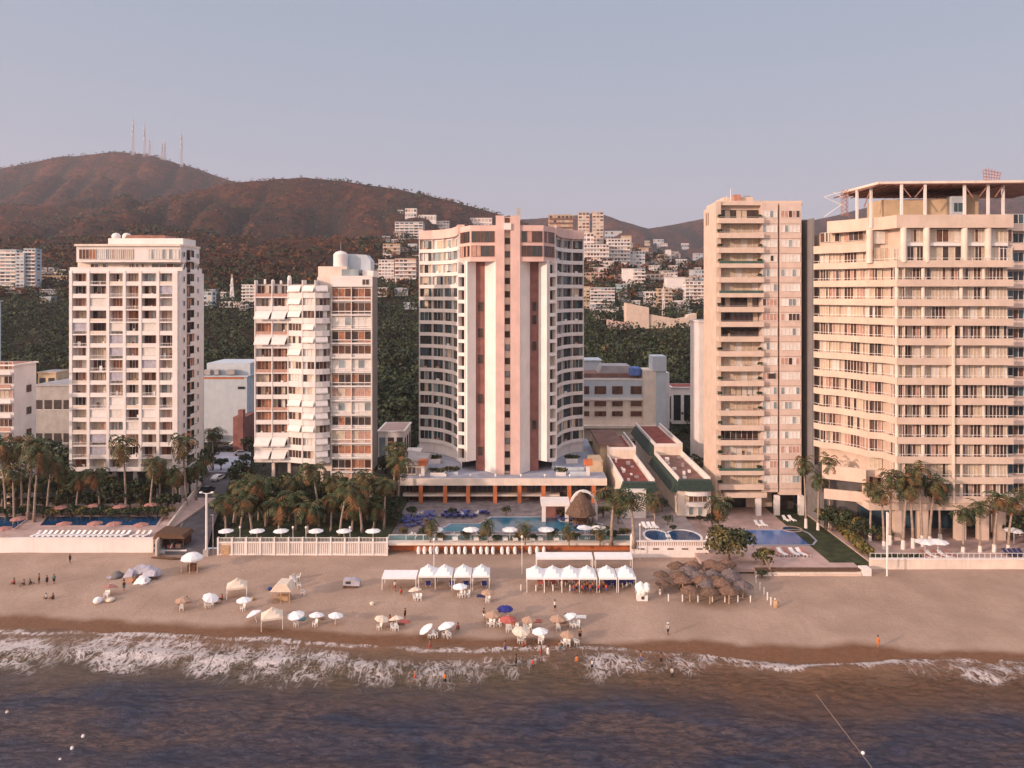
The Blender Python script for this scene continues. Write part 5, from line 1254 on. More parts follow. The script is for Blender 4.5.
def make_palm(h, lean, dry, white=False, n=26, L=3.9):
    t = thing('palm_tree', 'coconut palm', 'palm tree')
    a = R.uniform(0, 6.28); pts = []; rs = []
    for i in range(7):
        q = i / 6; pts.append((lean * q ** 1.7 * math.cos(a), lean * q ** 1.7 * math.sin(a), h * q)); rs.append(.24 - .10 * q + (.10 if i == 0 else 0))
    MB().tube(pts, rs, 7, 'palm_trunk').build('trunk', t, True)
    if white: MB().tube([(0, 0, .02), (pts[1][0] * .9, pts[1][1] * .9, h * .15)], [.36, .29], 8, 'trunk_white').build('trunk_paint', t)
    m = MB(); top = pts[-1]
    for k in range(n):
        f = (k + .5) / n; el = rad(78) - rad(118) * f ** .9
        mt = pick([('palm_green', 2.4 * (1 - f) + .3), ('palm_olive', 1.4), ('palm_dry', dry * (.25 + 1.3 * f))])
        frond(m, (top[0], top[1], top[2] - .25 * f), k * 2.4 + R.uniform(-.3, .3), el, L * R.uniform(.8, 1.12), mt, rad(R.uniform(65, 115)))
    cr = m.build('crown', t)
    m = MB()
    for k in range(5): m.lathe(top[0] + .32 * math.cos(k * 1.3), top[1] + .32 * math.sin(k * 1.3), [(.03, top[2] - .55), (.14, top[2] - .42), (.03, top[2] - .25)], 6, 'palm_dry')
    m.build('coconuts', cr)
    return t
PALM = [(h, Proto(make_palm(h, l, dr))) for h, l, dr in ((4.5, .4, .5), (5.0, .7, .9), (7.5, 1.2, .8), (8.0, .8, 1.3), (10.5, 1.6, .8), (11, 1.0, .5))]
PALMW = [(h, Proto(make_palm(h, l, .35, True, 22, 3.3))) for h, l in ((8.5, .5), (11, .9), (12.5, .7))]
def palm(px, yb, yt, z, label, group, sc=1.0, white=False):
    x, d = P(px, yb, z); h = (yb - yt) * d / F
    lib = PALMW if white else PALM
    c = sorted(lib, key=lambda e: abs(e[0] - h))[:2]; hh, pr = R.choice(c if abs(c[1][0] - h) < 2.2 else c[:1])
    s = h / hh; s = max(.6, min(1.45, s))
    pr.put((x, d, z - .1), R.uniform(0, 6.28), (sc * (.6 + .4 * s), sc * (.6 + .4 * s), s), label, group)
rows = [
 ('palms round the grid tower', 4.0, 'tall palm {} among those round the foot of the grid tower', [(6, 518, 440), (22, 516, 428), (34, 522, 452), (47, 515, 462), (14, 524, 470), (126, 512, 442), (150, 514, 462), (160, 508, 470), (186, 505, 440), (196, 500, 462), (213, 470, 432), (2, 512, 455), (28, 520, 440), (56, 508, 470), (76, 514, 478), (100, 512, 474), (172, 511, 474)], 1.0),
 ('palms before the awning tower', 4.1, 'garden palm {} in the row before the awning tower', [(226, 532, 498), (241, 529, 490), (252, 534, 500), (266, 526, 484), (279, 533, 506), (296, 530, 496), (308, 534, 508), (319, 526, 470), (331, 531, 500), (340, 535, 487), (352, 531, 503), (362, 533, 490), (374, 528, 508), (384, 529, 485), (393, 505, 448), (234, 522, 486), (259, 520, 480), (289, 521, 482), (325, 522, 478), (368, 520, 474), (398, 512, 462)], 1.12),
 ('palms on the hotel terrace', 3.6, 'short palm {} along the hotel pool terrace', [(430, 543, 523), (488, 543, 524), (525, 544, 527), (569, 546, 530), (600, 545, 531)], .72),
]
for grp, z, lab, lst, sc in rows:
    for i, (a, b_, c) in enumerate(sorted(lst)): palm(a, b_, c, z, lab.format(nth(i, len(lst))), grp, sc)
palm(611, 545, 494, 3.6, 'tall leaning palm with long trunk before the left red-roofed villa', None, 1.5)
palm(634, 548, 500, 3.6, 'bushy palm with drooping brown fronds beside the villa balustrade', None, 1.55)
palm(655, 522, 498, 3.6, 'small palm in the alley between the two villas', None, .8)
palm(718, 530, 503, 3.0, 'single palm with wide crown at the left foot of the narrow beige tower', None, 1.0)
lst = [(806, 528, 462), (818, 530, 478), (830, 529, 460)]
for i, (a, b_, c) in enumerate(lst): palm(a, b_, c, 2.75, ('leaning ' if i == 0 else 'short ' if i == 1 else 'tall ') + 'white-footed palm on the lawn between beige towers', 'palms between the beige towers', .95, True)
lst = [(870, 541, 486), (884, 549, 492), (890, 545, 476), (903, 549, 486), (913, 548, 478), (922, 546, 470), (929.5, 545, 482), (940, 541, 490), (963, 552, 512), (980, 552, 506), (994, 552, 496), (1008, 552, 500), (1030, 550, 492)]
for i, (a, b_, c) in enumerate(lst): palm(a, b_, c, 3.0, 'white-footed palm ' + nth(i, len(lst)) + ' in the row before the broad beige tower', 'palms before the broad beige tower', 1.15, True)
def make_tree(h, r, per, mats, weights, name='broadleaf_tree', lobes=9, flat=.8):
    t = thing(name, 'tree', 'tree')
    m = MB().tube([(0, 0, 0), (.1, .05, h * .3), (-.1, .1, h * .55)], [.28, .2, .12], 7, 'bark')
    C = []; rr = []
    for i in range(lobes):
        a = i * 2.4; q = (i / lobes) ** .5 * r * .75; zc = h * R.uniform(.45, .85) * (1 - .25 * q / r) + .1 * h
        C.append((q * math.cos(a), q * math.sin(a), zc)); rr.append(r * R.uniform(.34, .55))
        m.tube([(0, .05, h * .3), (C[-1][0] * .6, C[-1][1] * .6, zc * .85)], [.12, .05], 5, 'bark')
    m.build('trunk', t); o = cards_mesh('crown', C, rr, per, .5, mats, t, weights, flat); return t
TREES = [Proto(make_tree(6.5, 3.4, 75, ['leaf_dark', 'leaf_mid', 'leaf_olive'], [4, 2, .6])), Proto(make_tree(5, 2.8, 70, ['leaf_dark', 'leaf_mid', 'leaf_brown'], [4, 1.5, .5])), Proto(make_tree(8, 3.2, 75, ['leaf_mid', 'leaf_dark', 'leaf_olive'], [3, 2, 1])), Proto(make_tree(4, 2.6, 70, ['leaf_olive', 'leaf_mid', 'leaf_yellow'], [3, 2, .6]))]
def tree(px, yb, z, k, sc, label, group=None):
    x, d = P(px, yb, z); TREES[k].put((x, d, z - .15), R.uniform(0, 6.28), sc, label, group)
LT = [(-12, 512), (2, 505), (16, 510), (30, 500), (44, 508), (58, 499), (68, 511), (80, 500), (92, 510), (104, 502), (116, 511), (130, 500), (141, 509), (155, 502), (168, 511), (178, 498), (190, 492), (202, 482), (60, 480), (40, 478), (208, 462), (197, 455)]
for i, (a, b_) in enumerate(sorted(LT)): tree(a, b_, 4.0, (i * 7) % 3, R.uniform(.85, 1.2), 'dark leafy tree in the grove at the foot of the grid tower', 'trees at the foot of the grid tower')
SB = [(-14 + 9.5 * i, 516 + (i * 5) % 4) for i in range(20)] + [(-10 + 14 * i, 508) for i in range(14)]
for i, (a, b_) in enumerate(SB): tree(a, b_, 4.0, (1, 3, 1)[i % 3], (.62 + .2 * R.random(), .7, .5 + .1 * R.random()), 'low green shrub in the planting between grid tower and dark pool', 'shrubs behind the long dark pool')
for i, (a, b_) in enumerate(((213, 462), (221, 470), (186, 470), (179, 476), (198, 448), (214, 447), (248, 452), (246, 466))): tree(a, b_, 3.6, i % 3, .75, 'dark tree beside the upper beach road', 'trees beside the upper beach road')
for i, (a, b_, s_) in enumerate([(404, 536, .4), (412, 516, .5), (423, 538, .35), (441, 541, .4), (452, 515.5, .4), (466, 541, .35), (482, 540, .4), (497, 542, .35), (506, 515.5, .35), (519, 541, .4), (533, 541, .35), (552, 541, .4), (562, 518, .5), (575, 541, .4), (593, 538, .5), (604, 534, .45), (612, 541, .5), (618, 524, .6), (624, 538, .5), (396, 526, .6), (393, 516, .7), (603, 517, .6)]):
    tree(a, b_, 3.62, (3, 1, 0)[i % 3], s_, 'small planter shrub on the hotel pool terrace', 'planter shrubs on the hotel pool terrace')
LT = [(224, 520), (236, 522), (252, 520), (268, 523), (284, 519), (298, 522), (314, 520), (330, 523), (346, 520), (360, 523), (372, 520), (386, 522), (232, 512), (246, 505), (262, 512), (276, 500), (290, 511), (304, 505), (322, 512), (338, 504), (352, 512), (366, 505), (380, 513), (392, 503), (400, 492), (240, 490), (386, 482)]
for i, (a, b_) in enumerate(sorted(LT)): tree(a, b_, 4.1, (i * 5) % 4 % 3, R.uniform(.8, 1.15), 'dark leafy tree behind the palms before the awning tower', 'trees before the awning tower')
for i, (a, b_, k, s) in enumerate([(832, 532, 1, .9), (843, 535, 0, .85), (853, 537, 3, 1.0), (863, 540, 0, .7), (873, 541, 1, .75), (884, 543, 3, .6), (826, 530, 2, .7)]): tree(a, b_, 2.8, k, s, 'shrubby tree in the thicket beside the ramp of the broad beige tower', 'thicket beside the ramp')
BR = Proto(make_tree(6.2, 4.6, 150, ['leaf_mid', 'leaf_olive', 'leaf_dark'], [3, 2, 2.2], 'broadleaf_tree', 12, .85))
x, d = P(729, 561, 2.4); BR.put((x, d, 1.9), .6, 1.0, 'big round bush-like tree between villa wall and bright blue pool')
tree(764, 567, 2.2, 3, .8, 'small yellow-green bush at the corner of the bright blue pool deck')
tree(762, 578, 1.6, 1, .34, 'lone little green shrub on the sand under the right pool deck')
for i, (a, b_, s) in enumerate([(676, 470, .8), (688, 462, 1.0), (697, 480, .9), (671, 446, .9), (690, 440, 1.1)]): tree(a, b_, 3.5, i % 3, s, 'dark tree between the right villa and the narrow beige tower', 'trees beside the right villa')
for i, (a, b_, s) in enumerate([(668, 525, .35), (673, 531, .3), (662, 512, .5), (700, 522, .35), (712, 528, .5)]): tree(a, b_, 3.55, i % 2, s, 'small garden shrub on the villa terrace', 'shrubs on the villa terrace')
for i, (a, b_, k, s) in enumerate([(1012, 540, 1, .8), (1024, 543, 0, .9), (1035, 540, 2, .9)]): tree(a, b_, 3.0, k, s, 'dark tree under the right end of the broad beige tower', 'trees under the broad beige tower')
# potted plants on the balconies of tower D
def make_pot():
    t = thing('potted_plant', 'potted plant', 'plant'); MB().lathe(0, 0, [(.16, 0), (.24, .4)], 8, 'orange_plaster').build('pot', t)
    cards_mesh('foliage', [(0, 0, .75), (.15, .1, .95), (-.15, 0, .9)], [.35] * 3, 24, .28, ['leaf_mid', 'leaf_dark', 'leaf_olive'], t); return t
pot = Proto(make_pot())
for i, (x, y, z) in enumerate(sorted(pots_d, key=lambda p: -p[2])): pot.put((x, y, z), i, 1.25, 'potted plant in a balcony corner of the narrow beige tower', 'balcony plants of the narrow beige tower')
# ------------------------------------------------------------------ street and deck furniture
t = thing('street_lamp', 'tall white lamp post with two short arms at the foot of the beach road', 'lamp post', (*P(206.5, 556, 1.6), 1.5))
x, d = P(206.5, 556, 1.6); h = (556 - 493) * d / F
MB().tube([(x, d, 1.5), (x, d, 1.5 + h)], [.26, .2], 8, 'frame_white').build('pole', t)
m = MB().tube([(x - 1.1, d, 1.7 + h), (x - .3, d, 1.5 + h), (x + .3, d, 1.5 + h), (x + 1.1, d, 1.7 + h)], .07, 6, 'frame_white'); m.build('arm', t)
for s in (-1, 1): MB().box(x + s * 1.1 - .25, x + s * 1.1 + .25, d - .2, d + .2, 1.6 + h, 1.85 + h, 'globe').build('lamp_head', t)
MB().box(x - .5, x + .5, d - .5, d + .5, 1.3, 2.9, 'concrete').build('base', t)
x, d = P(213, 553, 2.0)
tag(MB().tube([(x, d, 1.5), (x, d, 1.5 + 8)], .1, 6, 'steel').box(x - .5, x + .1, d - .1, d + .1, 9.4, 9.55, 'steel').build('street_lamp'), 'thin grey pole just right of the tall white lamp post', 'pole')
x, d = P(887, 577, 1.5); h = (577 - 512) * d / F
t = thing('flagpole', 'white ladder-like pole standing in front of the right cream wall', 'pole', (x, d, 1.4))
MB().tube([(x, d, 1.4), (x, d, 1.5 + h)], .14, 8, 'frame_white').tube([(x + .8, d + 1.4, 2.9), (x + .55, d + .6, 1.2 + h)], .09, 6, 'frame_white').build('pole', t)
m = MB()
for k in range(5): m.tube([(x, d, h - 1.5 - k * 1.1), (x + .6, d + .8, h - 1.7 - k * 1.1)], .05, 4, 'frame_white')
m.build('rungs', t)
def post_lamp(px, yb, z, h, label, grp):
    x, d = P(px, yb, z); t = thing('garden_lamp', label, 'lamp post', (x, d, z), grp)
    MB().tube([(x, d, z), (x, d, z + h)], .07, 6, 'frame_white').build('pole', t); MB().lathe(x, d, [(.05, z + h), (.22, z + h + .15), (.22, z + h + .4), (.04, z + h + .55)], 8, 'globe').build('globe', t, True)
for i, p in enumerate((240, 293, 306, 350)): post_lamp(p, 540, 4.2, 2.2, 'white garden lamp ' + nth(i, 4) + ' along the slatted seaside fence', 'garden lamps along the slatted fence')
for i, (p, y) in enumerate(((434, 577), (522, 574), (640, 560))): post_lamp(p, y, 1.6, 6.5, ('white tall lamp left of the first tent row', 'white tall lamp between the two tent rows', 'white tall lamp before the villa balustrade')[i], None)
for i, (p, y) in enumerate(((183, 478), (192, 483), (231, 485), (245, 480))): post_lamp(p, y, 3.6, 3.5, 'small globe street lamp ' + nth(i, 4) + ' along the beach road', 'lamps along the beach road')
# umbrellas
def make_umbrella(mt, r=1.4, h=1.75, rise=.55, sag=.16, n=8, label='umbrella', name='beach_umbrella', pm='frame_white'):
    t = thing(name, label, 'umbrella')
    MB().tube([(0, 0, 0), (0, 0, h + rise + .1)], .045, 6, pm).build('pole', t)
    m = MB(); vs = [(0, 0, h + rise)]; N2 = n * 2
    for ring, (q, zz) in enumerate(((.5, h + rise * .62), (1.0, h))):
        for k in range(N2):
            a = math.pi * 2 * k / N2; dip = (k % 2) * .05 * q; rr = r * q * (1 - (k % 2) * .06)
            vs.append((rr * math.cos(a), rr * math.sin(a), zz - dip))
    for k in range(N2): a = math.pi * 2 * k / N2; rr = r * (1 - (k % 2) * .06); vs.append((rr * math.cos(a), rr * math.sin(a), h - sag))
    fs = [(0, 1 + k, 1 + (k + 1) % N2) for k in range(N2)]
    for ring in (0, 1): fs += [(1 + ring * N2 + k, 1 + (ring + 1) * N2 + k, 1 + (ring + 1) * N2 + (k + 1) % N2, 1 + ring * N2 + (k + 1) % N2) for k in range(N2)]
    m.add(vs, fs, mt); cn = m.build('canopy', t)
    m = MB()
    for k in range(n): a = 2 * math.pi * k / n; m.tube([(0, 0, h + .1), (r * .5 * math.cos(a), r * .5 * math.sin(a), h + rise * .6)], .015, 4, 'steel')
    m.build('ribs', cn); return t
UM = {k: Proto(make_umbrella(k)) for k in ('canvas_white', 'canvas_cream', 'canvas_tan', 'canvas_blue', 'canvas_red', 'canvas_pink')}
UG = Proto(make_umbrella('canvas_white', 1.5, 2.2, .35, .1, 8, 'umbrella', 'garden_umbrella')); UP = Proto(make_umbrella('canvas_pink', 1.5, 2.2, .4, .12, 8, 'umbrella', 'garden_umbrella', 'wood_pale'))
def make_chair(mt='plastic_white'):
    t = thing('plastic_chair', 'chair', 'chair')
    m = MB().box(-.25, .25, -.24, .24, .40, .45, mt); m.build('seat', t)
    MB().add([(-.25, .2, .45), (.25, .2, .45), (.22, .36, .95), (-.22, .36, .95), (-.25, .25, .45), (.25, .25, .45), (.22, .41, .95), (-.22, .41, .95)], [(0, 1, 2, 3), (5, 4, 7, 6), (0, 3, 7, 4), (1, 5, 6, 2), (3, 2, 6, 7)], mt).build('backrest', t)
    for sx in (-1, 1):
        MB().box(sx * .25 - .03, sx * .25 + .03, -.22, .3, .62, .66, mt).build('armrest', t)
        for sy in (-1, 1): MB().box(sx * .24 - .03, sx * .24 + .03, sy * .21 - .03, sy * .21 + .03, 0, .41 if sy > 0 else .62, mt).build('leg', t)
    return t
CH = Proto(make_chair()); 
def sz(x, d): return zsand(x, d) if d > 112 else 0
def on_sand(px, py, h=0):
    """beach point whose height-h spot shows at this pixel"""
    z = .8
    for _ in range(6):
        x, d = P(px, py, z + h); z = zsand(x, d)
    return x, d, z
UL = [  # canopy pixel, colour, words, tilt, chairs
 (208, 594, 'canvas_white', 'white tilted umbrella with brown mat nearest the tan one at left', 20, 2), (183, 597, 'canvas_tan', 'tan umbrella over a pile of goods, leftmost of the shoreline umbrellas', 0, 1),
 (244, 597, 'canvas_white', 'white umbrella under the cream pyramid tent', 0, 1), (257, 610, 'canvas_white', 'cream-white tilted umbrella left of the pyramid tent at the wet sand', 22, 0),
 (297, 612, 'canvas_white', 'white umbrella leftmost of three in a row at the wet sand', 8, 1), (316, 612, 'canvas_white', 'white umbrella in the middle of three in a row at the wet sand', 8, 1), (335, 612, 'canvas_white', 'white umbrella rightmost of three in a row at the wet sand', 5, 0),
 (380, 615, 'canvas_cream', 'cream umbrella left of a tilted pair by the water', 12, 1), (397, 616, 'canvas_cream', 'cream umbrella right of a pair with red goods below', 18, 2),
 (431, 623, 'canvas_white', 'steeply tilted white umbrella at the water edge', 30, 2), (449, 623, 'canvas_white', 'broad white umbrella at the water edge right of the steeply tilted one', 14, 3),
 (505, 606, 'canvas_blue', 'dark blue umbrella, the only blue one on the sand', 0, 0), (493, 612, 'canvas_tan', 'tan-pink umbrella left of the red one', 0, 3), (508, 617, 'canvas_red', 'red umbrella below the blue one', 0, 3), (529, 616, 'canvas_tan', 'tan umbrella with two white chairs right of the red one', 0, 2),
 (520, 628, 'canvas_cream', 'cream umbrella nearest the water below the red one', 8, 2), (540, 628, 'canvas_white', 'white umbrella nearest the water right of the cream one', 0, 2), (558, 616, 'canvas_tan', 'orange-tan umbrella touching the white one on its right', 0, 1), (572, 613, 'canvas_white', 'large white tilted umbrella right of the orange-tan one', 18, 3),
 (568, 631, 'canvas_tan', 'brown-tan umbrella standing rightmost at the water edge', 0, 3), (416, 587, 'canvas_cream', 'pale striped umbrella under the flat white canopy', 15, 3), (488, 589, 'canvas_tan', 'tan umbrella below the rightmost tent of the left tent row', 0, 2), (109, 584, 'canvas_pink', 'pinkish umbrella at the lower end of the tarp stall', 15, 2), (460, 584, 'canvas_white', 'small white umbrella right in front of the left tent row', 0, 3)]
nc = 0
for px, py, mt, lab, tl, ch in UL:
    x, d, z = on_sand(px, py, 2.0); s = R.uniform(.84, .98)
    UM[mt].put((x, d, z - .05), R.uniform(0, 6), s, lab, 'umbrellas on the beach', (rad(tl * .6), rad(-tl * .9)))
    for k in range(ch):
        a = R.uniform(-2.6, -.5) if k else -1.2; xx, dd = x + .95 * math.cos(a) + .45 * k - .35, d + .1 + .75 * math.sin(a)
        CH.put((xx, dd, sz(xx, dd)), R.uniform(-1, 1), 1.15, 'white plastic chair ' + ('in front of the ' if k == 0 else 'beside the ') + lab.split(' umbrella')[0][-24:].split(' ', 1)[-1].strip() + ' umbrella' if False else 'white plastic chair set out under a shoreline umbrella', 'white chairs under the shoreline umbrellas')
for i, p in enumerate((226, 257, 281, 316, 344, 373)):
    x, d = P(p, 542, 4.1); UG.put((x, d, 4.1), i, 1.0, 'white umbrella ' + nth(i, 6) + ' in the palm garden behind the slatted fence', 'white umbrellas behind the slatted fence')
for i, p in enumerate((435, 471, 510, 546, 585, 598)):
    x, d = P(p, 541.5 - (2 if i > 3 else 0), 3.62); UG.put((x, d, 3.62), i, 1.1, 'white round umbrella ' + nth(i, 6) + ' along the hotel pool', 'white umbrellas along the hotel pool')
for i, (p, y) in enumerate(((61, 518), (94, 516), (120, 517), (151, 515), (64, 535), (95, 534.5), (114, 535), (141, 536), (18, 530), (4, 540))):
    x, d = P(p, y - .5, 4.0); UP.put((x, d, 4.0), i, 1.0, 'pink umbrella ' + (nth(i, 4) + ' behind the long dark pool' if i < 4 else nth(i - 4, 4) + ' in front of the long dark pool' if i < 8 else ('by the corner pool' if i == 8 else 'lowest on the far left deck')), 'pink umbrellas round the long dark pool')
for i, (p, y, l) in enumerate(((925, 557, 'white wide umbrella on the palm terrace at right'), (938, 557, 'white umbrella close to the loungers on the palm terrace'), (1014, 545, 'cream umbrella at the right picture edge under the tower'))):
    x, d = P(p, y - 1, 3.0); UG.put((x, d, 3.0), i, 1.25, l, 'white umbrellas on the palm terrace')
# loungers
def make_lounger(mt, pad):
    t = thing('sun_lounger', 'lounger', 'sun lounger')
    MB().box(-.33, .33, -.95, .35, .26, .32, mt).build('frame', t)
    MB().box(-.3, .3, -.93, .34, .32, .40, pad).build('mattress', t)
    MB().add([(-.3, .34, .32), (.3, .34, .32), (.3, .95, .78), (-.3, .95, .78), (-.3, .30, .40), (.3, .30, .40), (.3, .91, .86), (-.3, .91, .86)], [(0, 1, 2, 3), (4, 7, 6, 5), (0, 4, 5, 1), (3, 2, 6, 7), (0, 3, 7, 4), (1, 5, 6, 2)], pad).build('backrest', t)
    for sx in (-1, 1):
        for y in (-.85, .3): MB().box(sx * .29 - .03, sx * .29 + .03, y - .03, y + .03, 0, .27, mt).build('leg', t)
    return t
LW = Proto(make_lounger('plastic_white', 'canvas_white')); LP = Proto(make_lounger('plastic_white', 'canvas_pink')); LB = Proto(make_lounger('plastic_blue', 'plastic_blue')); LD = Proto(make_lounger('frame_dark', 'canvas_navy'))
pxs = [36 + 5.6 * i for i in range(17)] + [135, 141, 147]
for i, p in enumerate(pxs): x, d = P(p, 536.5, 4.0); LW.put((x, d, 4.0), R.uniform(-.5, -.3), 1.15, 'white lounger ' + nth(i, 20) + ' in the row before the long dark pool', 'white loungers before the long dark pool')
for i, p in enumerate((74, 80, 104, 109, 130, 136, 140, 158, 163)): x, d = P(p, 513.5, 4.0); LW.put((x, d, 4.0), 2.8 + R.uniform(-.3, .3), 1.15, 'white lounger ' + nth(i, 9) + ' behind the long dark pool', 'white loungers behind the long dark pool')
bl = [(402 + 4.2 * i, 522 + (i % 3) * 2.5) for i in range(8)] + [(443 + 4.0 * i, 516.5 + (i % 2) * 1.3) for i in range(9)] + [(560 + 4.5 * i, 519 + (i % 2) * 2) for i in range(5)] + [(575 + 4 * i, 528) for i in range(3)]
for i, (p, y) in enumerate(bl): x, d = P(p, y, 3.62); LB.put((x, d, 3.62), 2.9 + R.uniform(-.5, .5), 1.15, 'blue lounger on the hotel deck left of the teal pool' if i < 8 else 'blue lounger behind the teal pool under the colonnade' if i < 17 else 'blue lounger near the thatched hut by the teal pool', 'blue loungers left of the teal pool' if i < 8 else 'blue loungers behind the teal pool' if i < 17 else 'blue loungers near the thatched hut')
for i in range(22):
    p, y = (R.uniform(396, 436), R.uniform(513, 531)) if i < 12 else (R.uniform(442, 490), R.uniform(512.5, 515.5)); x, d = P(p, y, 3.62)
    LB.put((x, d, 3.62), R.uniform(0, 6), 1.15, 'blue lounger on the hotel deck left of the teal pool' if i < 12 else 'blue lounger behind the teal pool under the colonnade', 'blue loungers left of the teal pool' if i < 12 else 'blue loungers behind the teal pool')
for i, p in enumerate((777, 782, 788, 794, 801, 805)): x, d = P(p, 555, 2.62); (LP if i in (0, 2, 5) else LW).put((x, d, 2.62), .35, 1.3, ('pink-padded' if i in (0, 2, 5) else 'white') + ' lounger ' + nth(i, 6) + ' before the bright blue pool', 'loungers before the bright blue pool')
for i, (p, y, l) in enumerate(((758, 526, 'white lounger left of a pair behind the bright blue pool'), (763.5, 526, 'white lounger right of a pair behind the bright blue pool'), (786, 521, 'white lounger left of a pair on the lawn edge by the narrow tower'), (792, 521, 'white lounger right of a pair on the lawn edge by the narrow tower'), (645, 528, 'white lounger leftmost of three behind the villa pools'), (650, 528, 'white lounger in the middle of three behind the villa pools'), (655, 528, 'white lounger rightmost of three behind the villa pools'))):
    x, d = P(p, y, 2.62 if p > 700 else 3.55); LW.put((x, d, 2.62 if p > 700 else 3.55), .3, 1.2, l)
for i, p in enumerate((926, 932, 938, 944, 951)): x, d = P(p, 557.5, 3.0); (LP if i % 2 == 0 else LW).put((x, d, 3.0), .4, 1.3, ('pink' if i % 2 == 0 else 'white') + ' lounger ' + nth(i, 5) + ' on the palm terrace behind the cream wall', 'loungers on the palm terrace')
for i, p in enumerate((1008, 1013, 1018, 1023)): x, d = P(p, 555.5, 3.0); LD.put((x, d, 3.0), .2, 1.2, 'dark lounger ' + nth(i, 4) + ' at the right end of the palm terrace', 'dark loungers at the right end')
# white wrapped chairs in the recess under the hotel ledge
def make_shell():
    t = thing('shell_chair', 'chair', 'chair')
    MB().lathe(0, 0, [(.22, 0), (.36, .35), (.38, .75), (.3, 1.25), (.12, 1.5)], 10, 'canvas_white').build('wrap', t, True); MB().box(-.25, .25, -.45, -.2, .1, .4, 'plastic_white').build('footrest', t); return t
SH = Proto(make_shell())
xs_ = [418.6, 424.5, 430.7, 437, 446, 452, 459, 465, 474, 481, 487, 493, 502, 508, 515, 530, 537, 544]
for i, p in enumerate(xs_): x, d = P(p, 553.5, 1.75); SH.put((x, d, zsand(x, d)), 0, 1.0, 'white wrapped chair ' + nth(i, len(xs_)) + ' in the row under the hotel ledge', 'white wrapped chairs under the ledge')
# thatched hut and gate on the hotel terrace
x, d = P(581, 524, 3.62)
t = thing('thatched_hut', 'dark conical thatched hut with white arch behind, beside the teal pool', 'hut', (x, d, 3.6))
m = MB().lathe(x, d, [(3.3, 5.9), (3.15, 6.3), (1.9, 8.3), (.5, 10.2), (.1, 10.5)], 18, 'thatch', .05); m.build('roof', t)
for k in range(6): a = k * 1.05; MB().tube([(x + 2.5 * math.cos(a), d + 2.5 * math.sin(a), 3.6), (x + 2.5 * math.cos(a), d + 2.5 * math.sin(a), 6.1)], .12, 6, 'wood_dark').build('post', t)
MB().lathe(x, d, [(1.8, 3.6), (1.8, 4.6), (1.9, 4.7)], 14, 'wood_dark').build('bar_counter', t)
m = MB(); 
for k in range(12):
    a0, a1 = math.pi * k / 12, math.pi * (k + 1) / 12; c = (x + .8, 8.0)
    m.vprism([(c[0] + 3.0 * math.cos(a0), c[1] - 1.6 + 3.7 * math.sin(a0)), (c[0] + 3.0 * math.cos(a1), c[1] - 1.6 + 3.7 * math.sin(a1)), (c[0] + 2.6 * math.cos(a1), c[1] - 1.6 + 3.3 * math.sin(a1)), (c[0] + 2.6 * math.cos(a0), c[1] - 1.6 + 3.3 * math.sin(a0))], d + 2.4, d + 3.4, 'warm_white')
m.box(x + .8 - 2.99, x + .8 - 2.6, d + 2.41, d + 3.39, 3.6, 6.45, 'warm_white').box(x + 3.41, x + 3.79, d + 2.41, d + 3.39, 3.6, 6.45, 'warm_white'); m.build('arch', t)
x0, d0 = P(542, 522, 3.62); x1 = gx(569, d0)
t = thing('pool_bar', 'square white-framed bar opening left of the thatched hut', 'bar', ((x0 + x1) / 2, d0, 3.6))
MB().box(x0, x0 + .8, d0, d0 + 1, 3.6, 7.0, 'warm_white').box(x1 - .8, x1, d0, d0 + 1, 3.6, 7.0, 'warm_white').box(x0 - .2, x1 + .2, d0 - .1, d0 + 5, 7.0, 7.7, 'warm_white').build('frame', t); MB().box(x0 + .8, x1 - .8, d0 + 3, d0 + 3.2, 3.6, 7.0, 'red_plaster').build('back_wall', t)
# brown kiosk at the road foot
x, d = P(172, 552, 1.7)
t = thing('kiosk', 'dark flat-roofed kiosk on a white base at the foot of the ramp wall', 'kiosk', (x, d, 1.5))
MB().box(x - 2.9, x + 3.3, d - 1, d + 3, 1.2, 2.4, 'warm_white').build('base', t); MB().box(x - 2.6, x + 2.6, d + 1.8, d + 2.9, 2.4, 4.7, 'interior_brown').build('back_wall', t)
MB().vprism([(x - 3.2, 4.7), (x + 3.1, 4.7), (x + 2.6, 5.4), (x - 2.6, 5.9)], d - 1.3, d + 3.2, 'wood_dark').build('roof', t)
for s in (-2.5, 0, 2.5): MB().box(x + s - .08, x + s + .08, d - .7, d - .54, 2.4, 4.7, 'wood_dark').build('post', t)
MB().box(x - .8, x + .4, d - .4, d + .3, 2.4, 3.2, 'canvas_red').box(x + .8, x + 1.8, d - .3, d + .3, 2.4, 3.3, 'canvas_tan').build('counter', t)
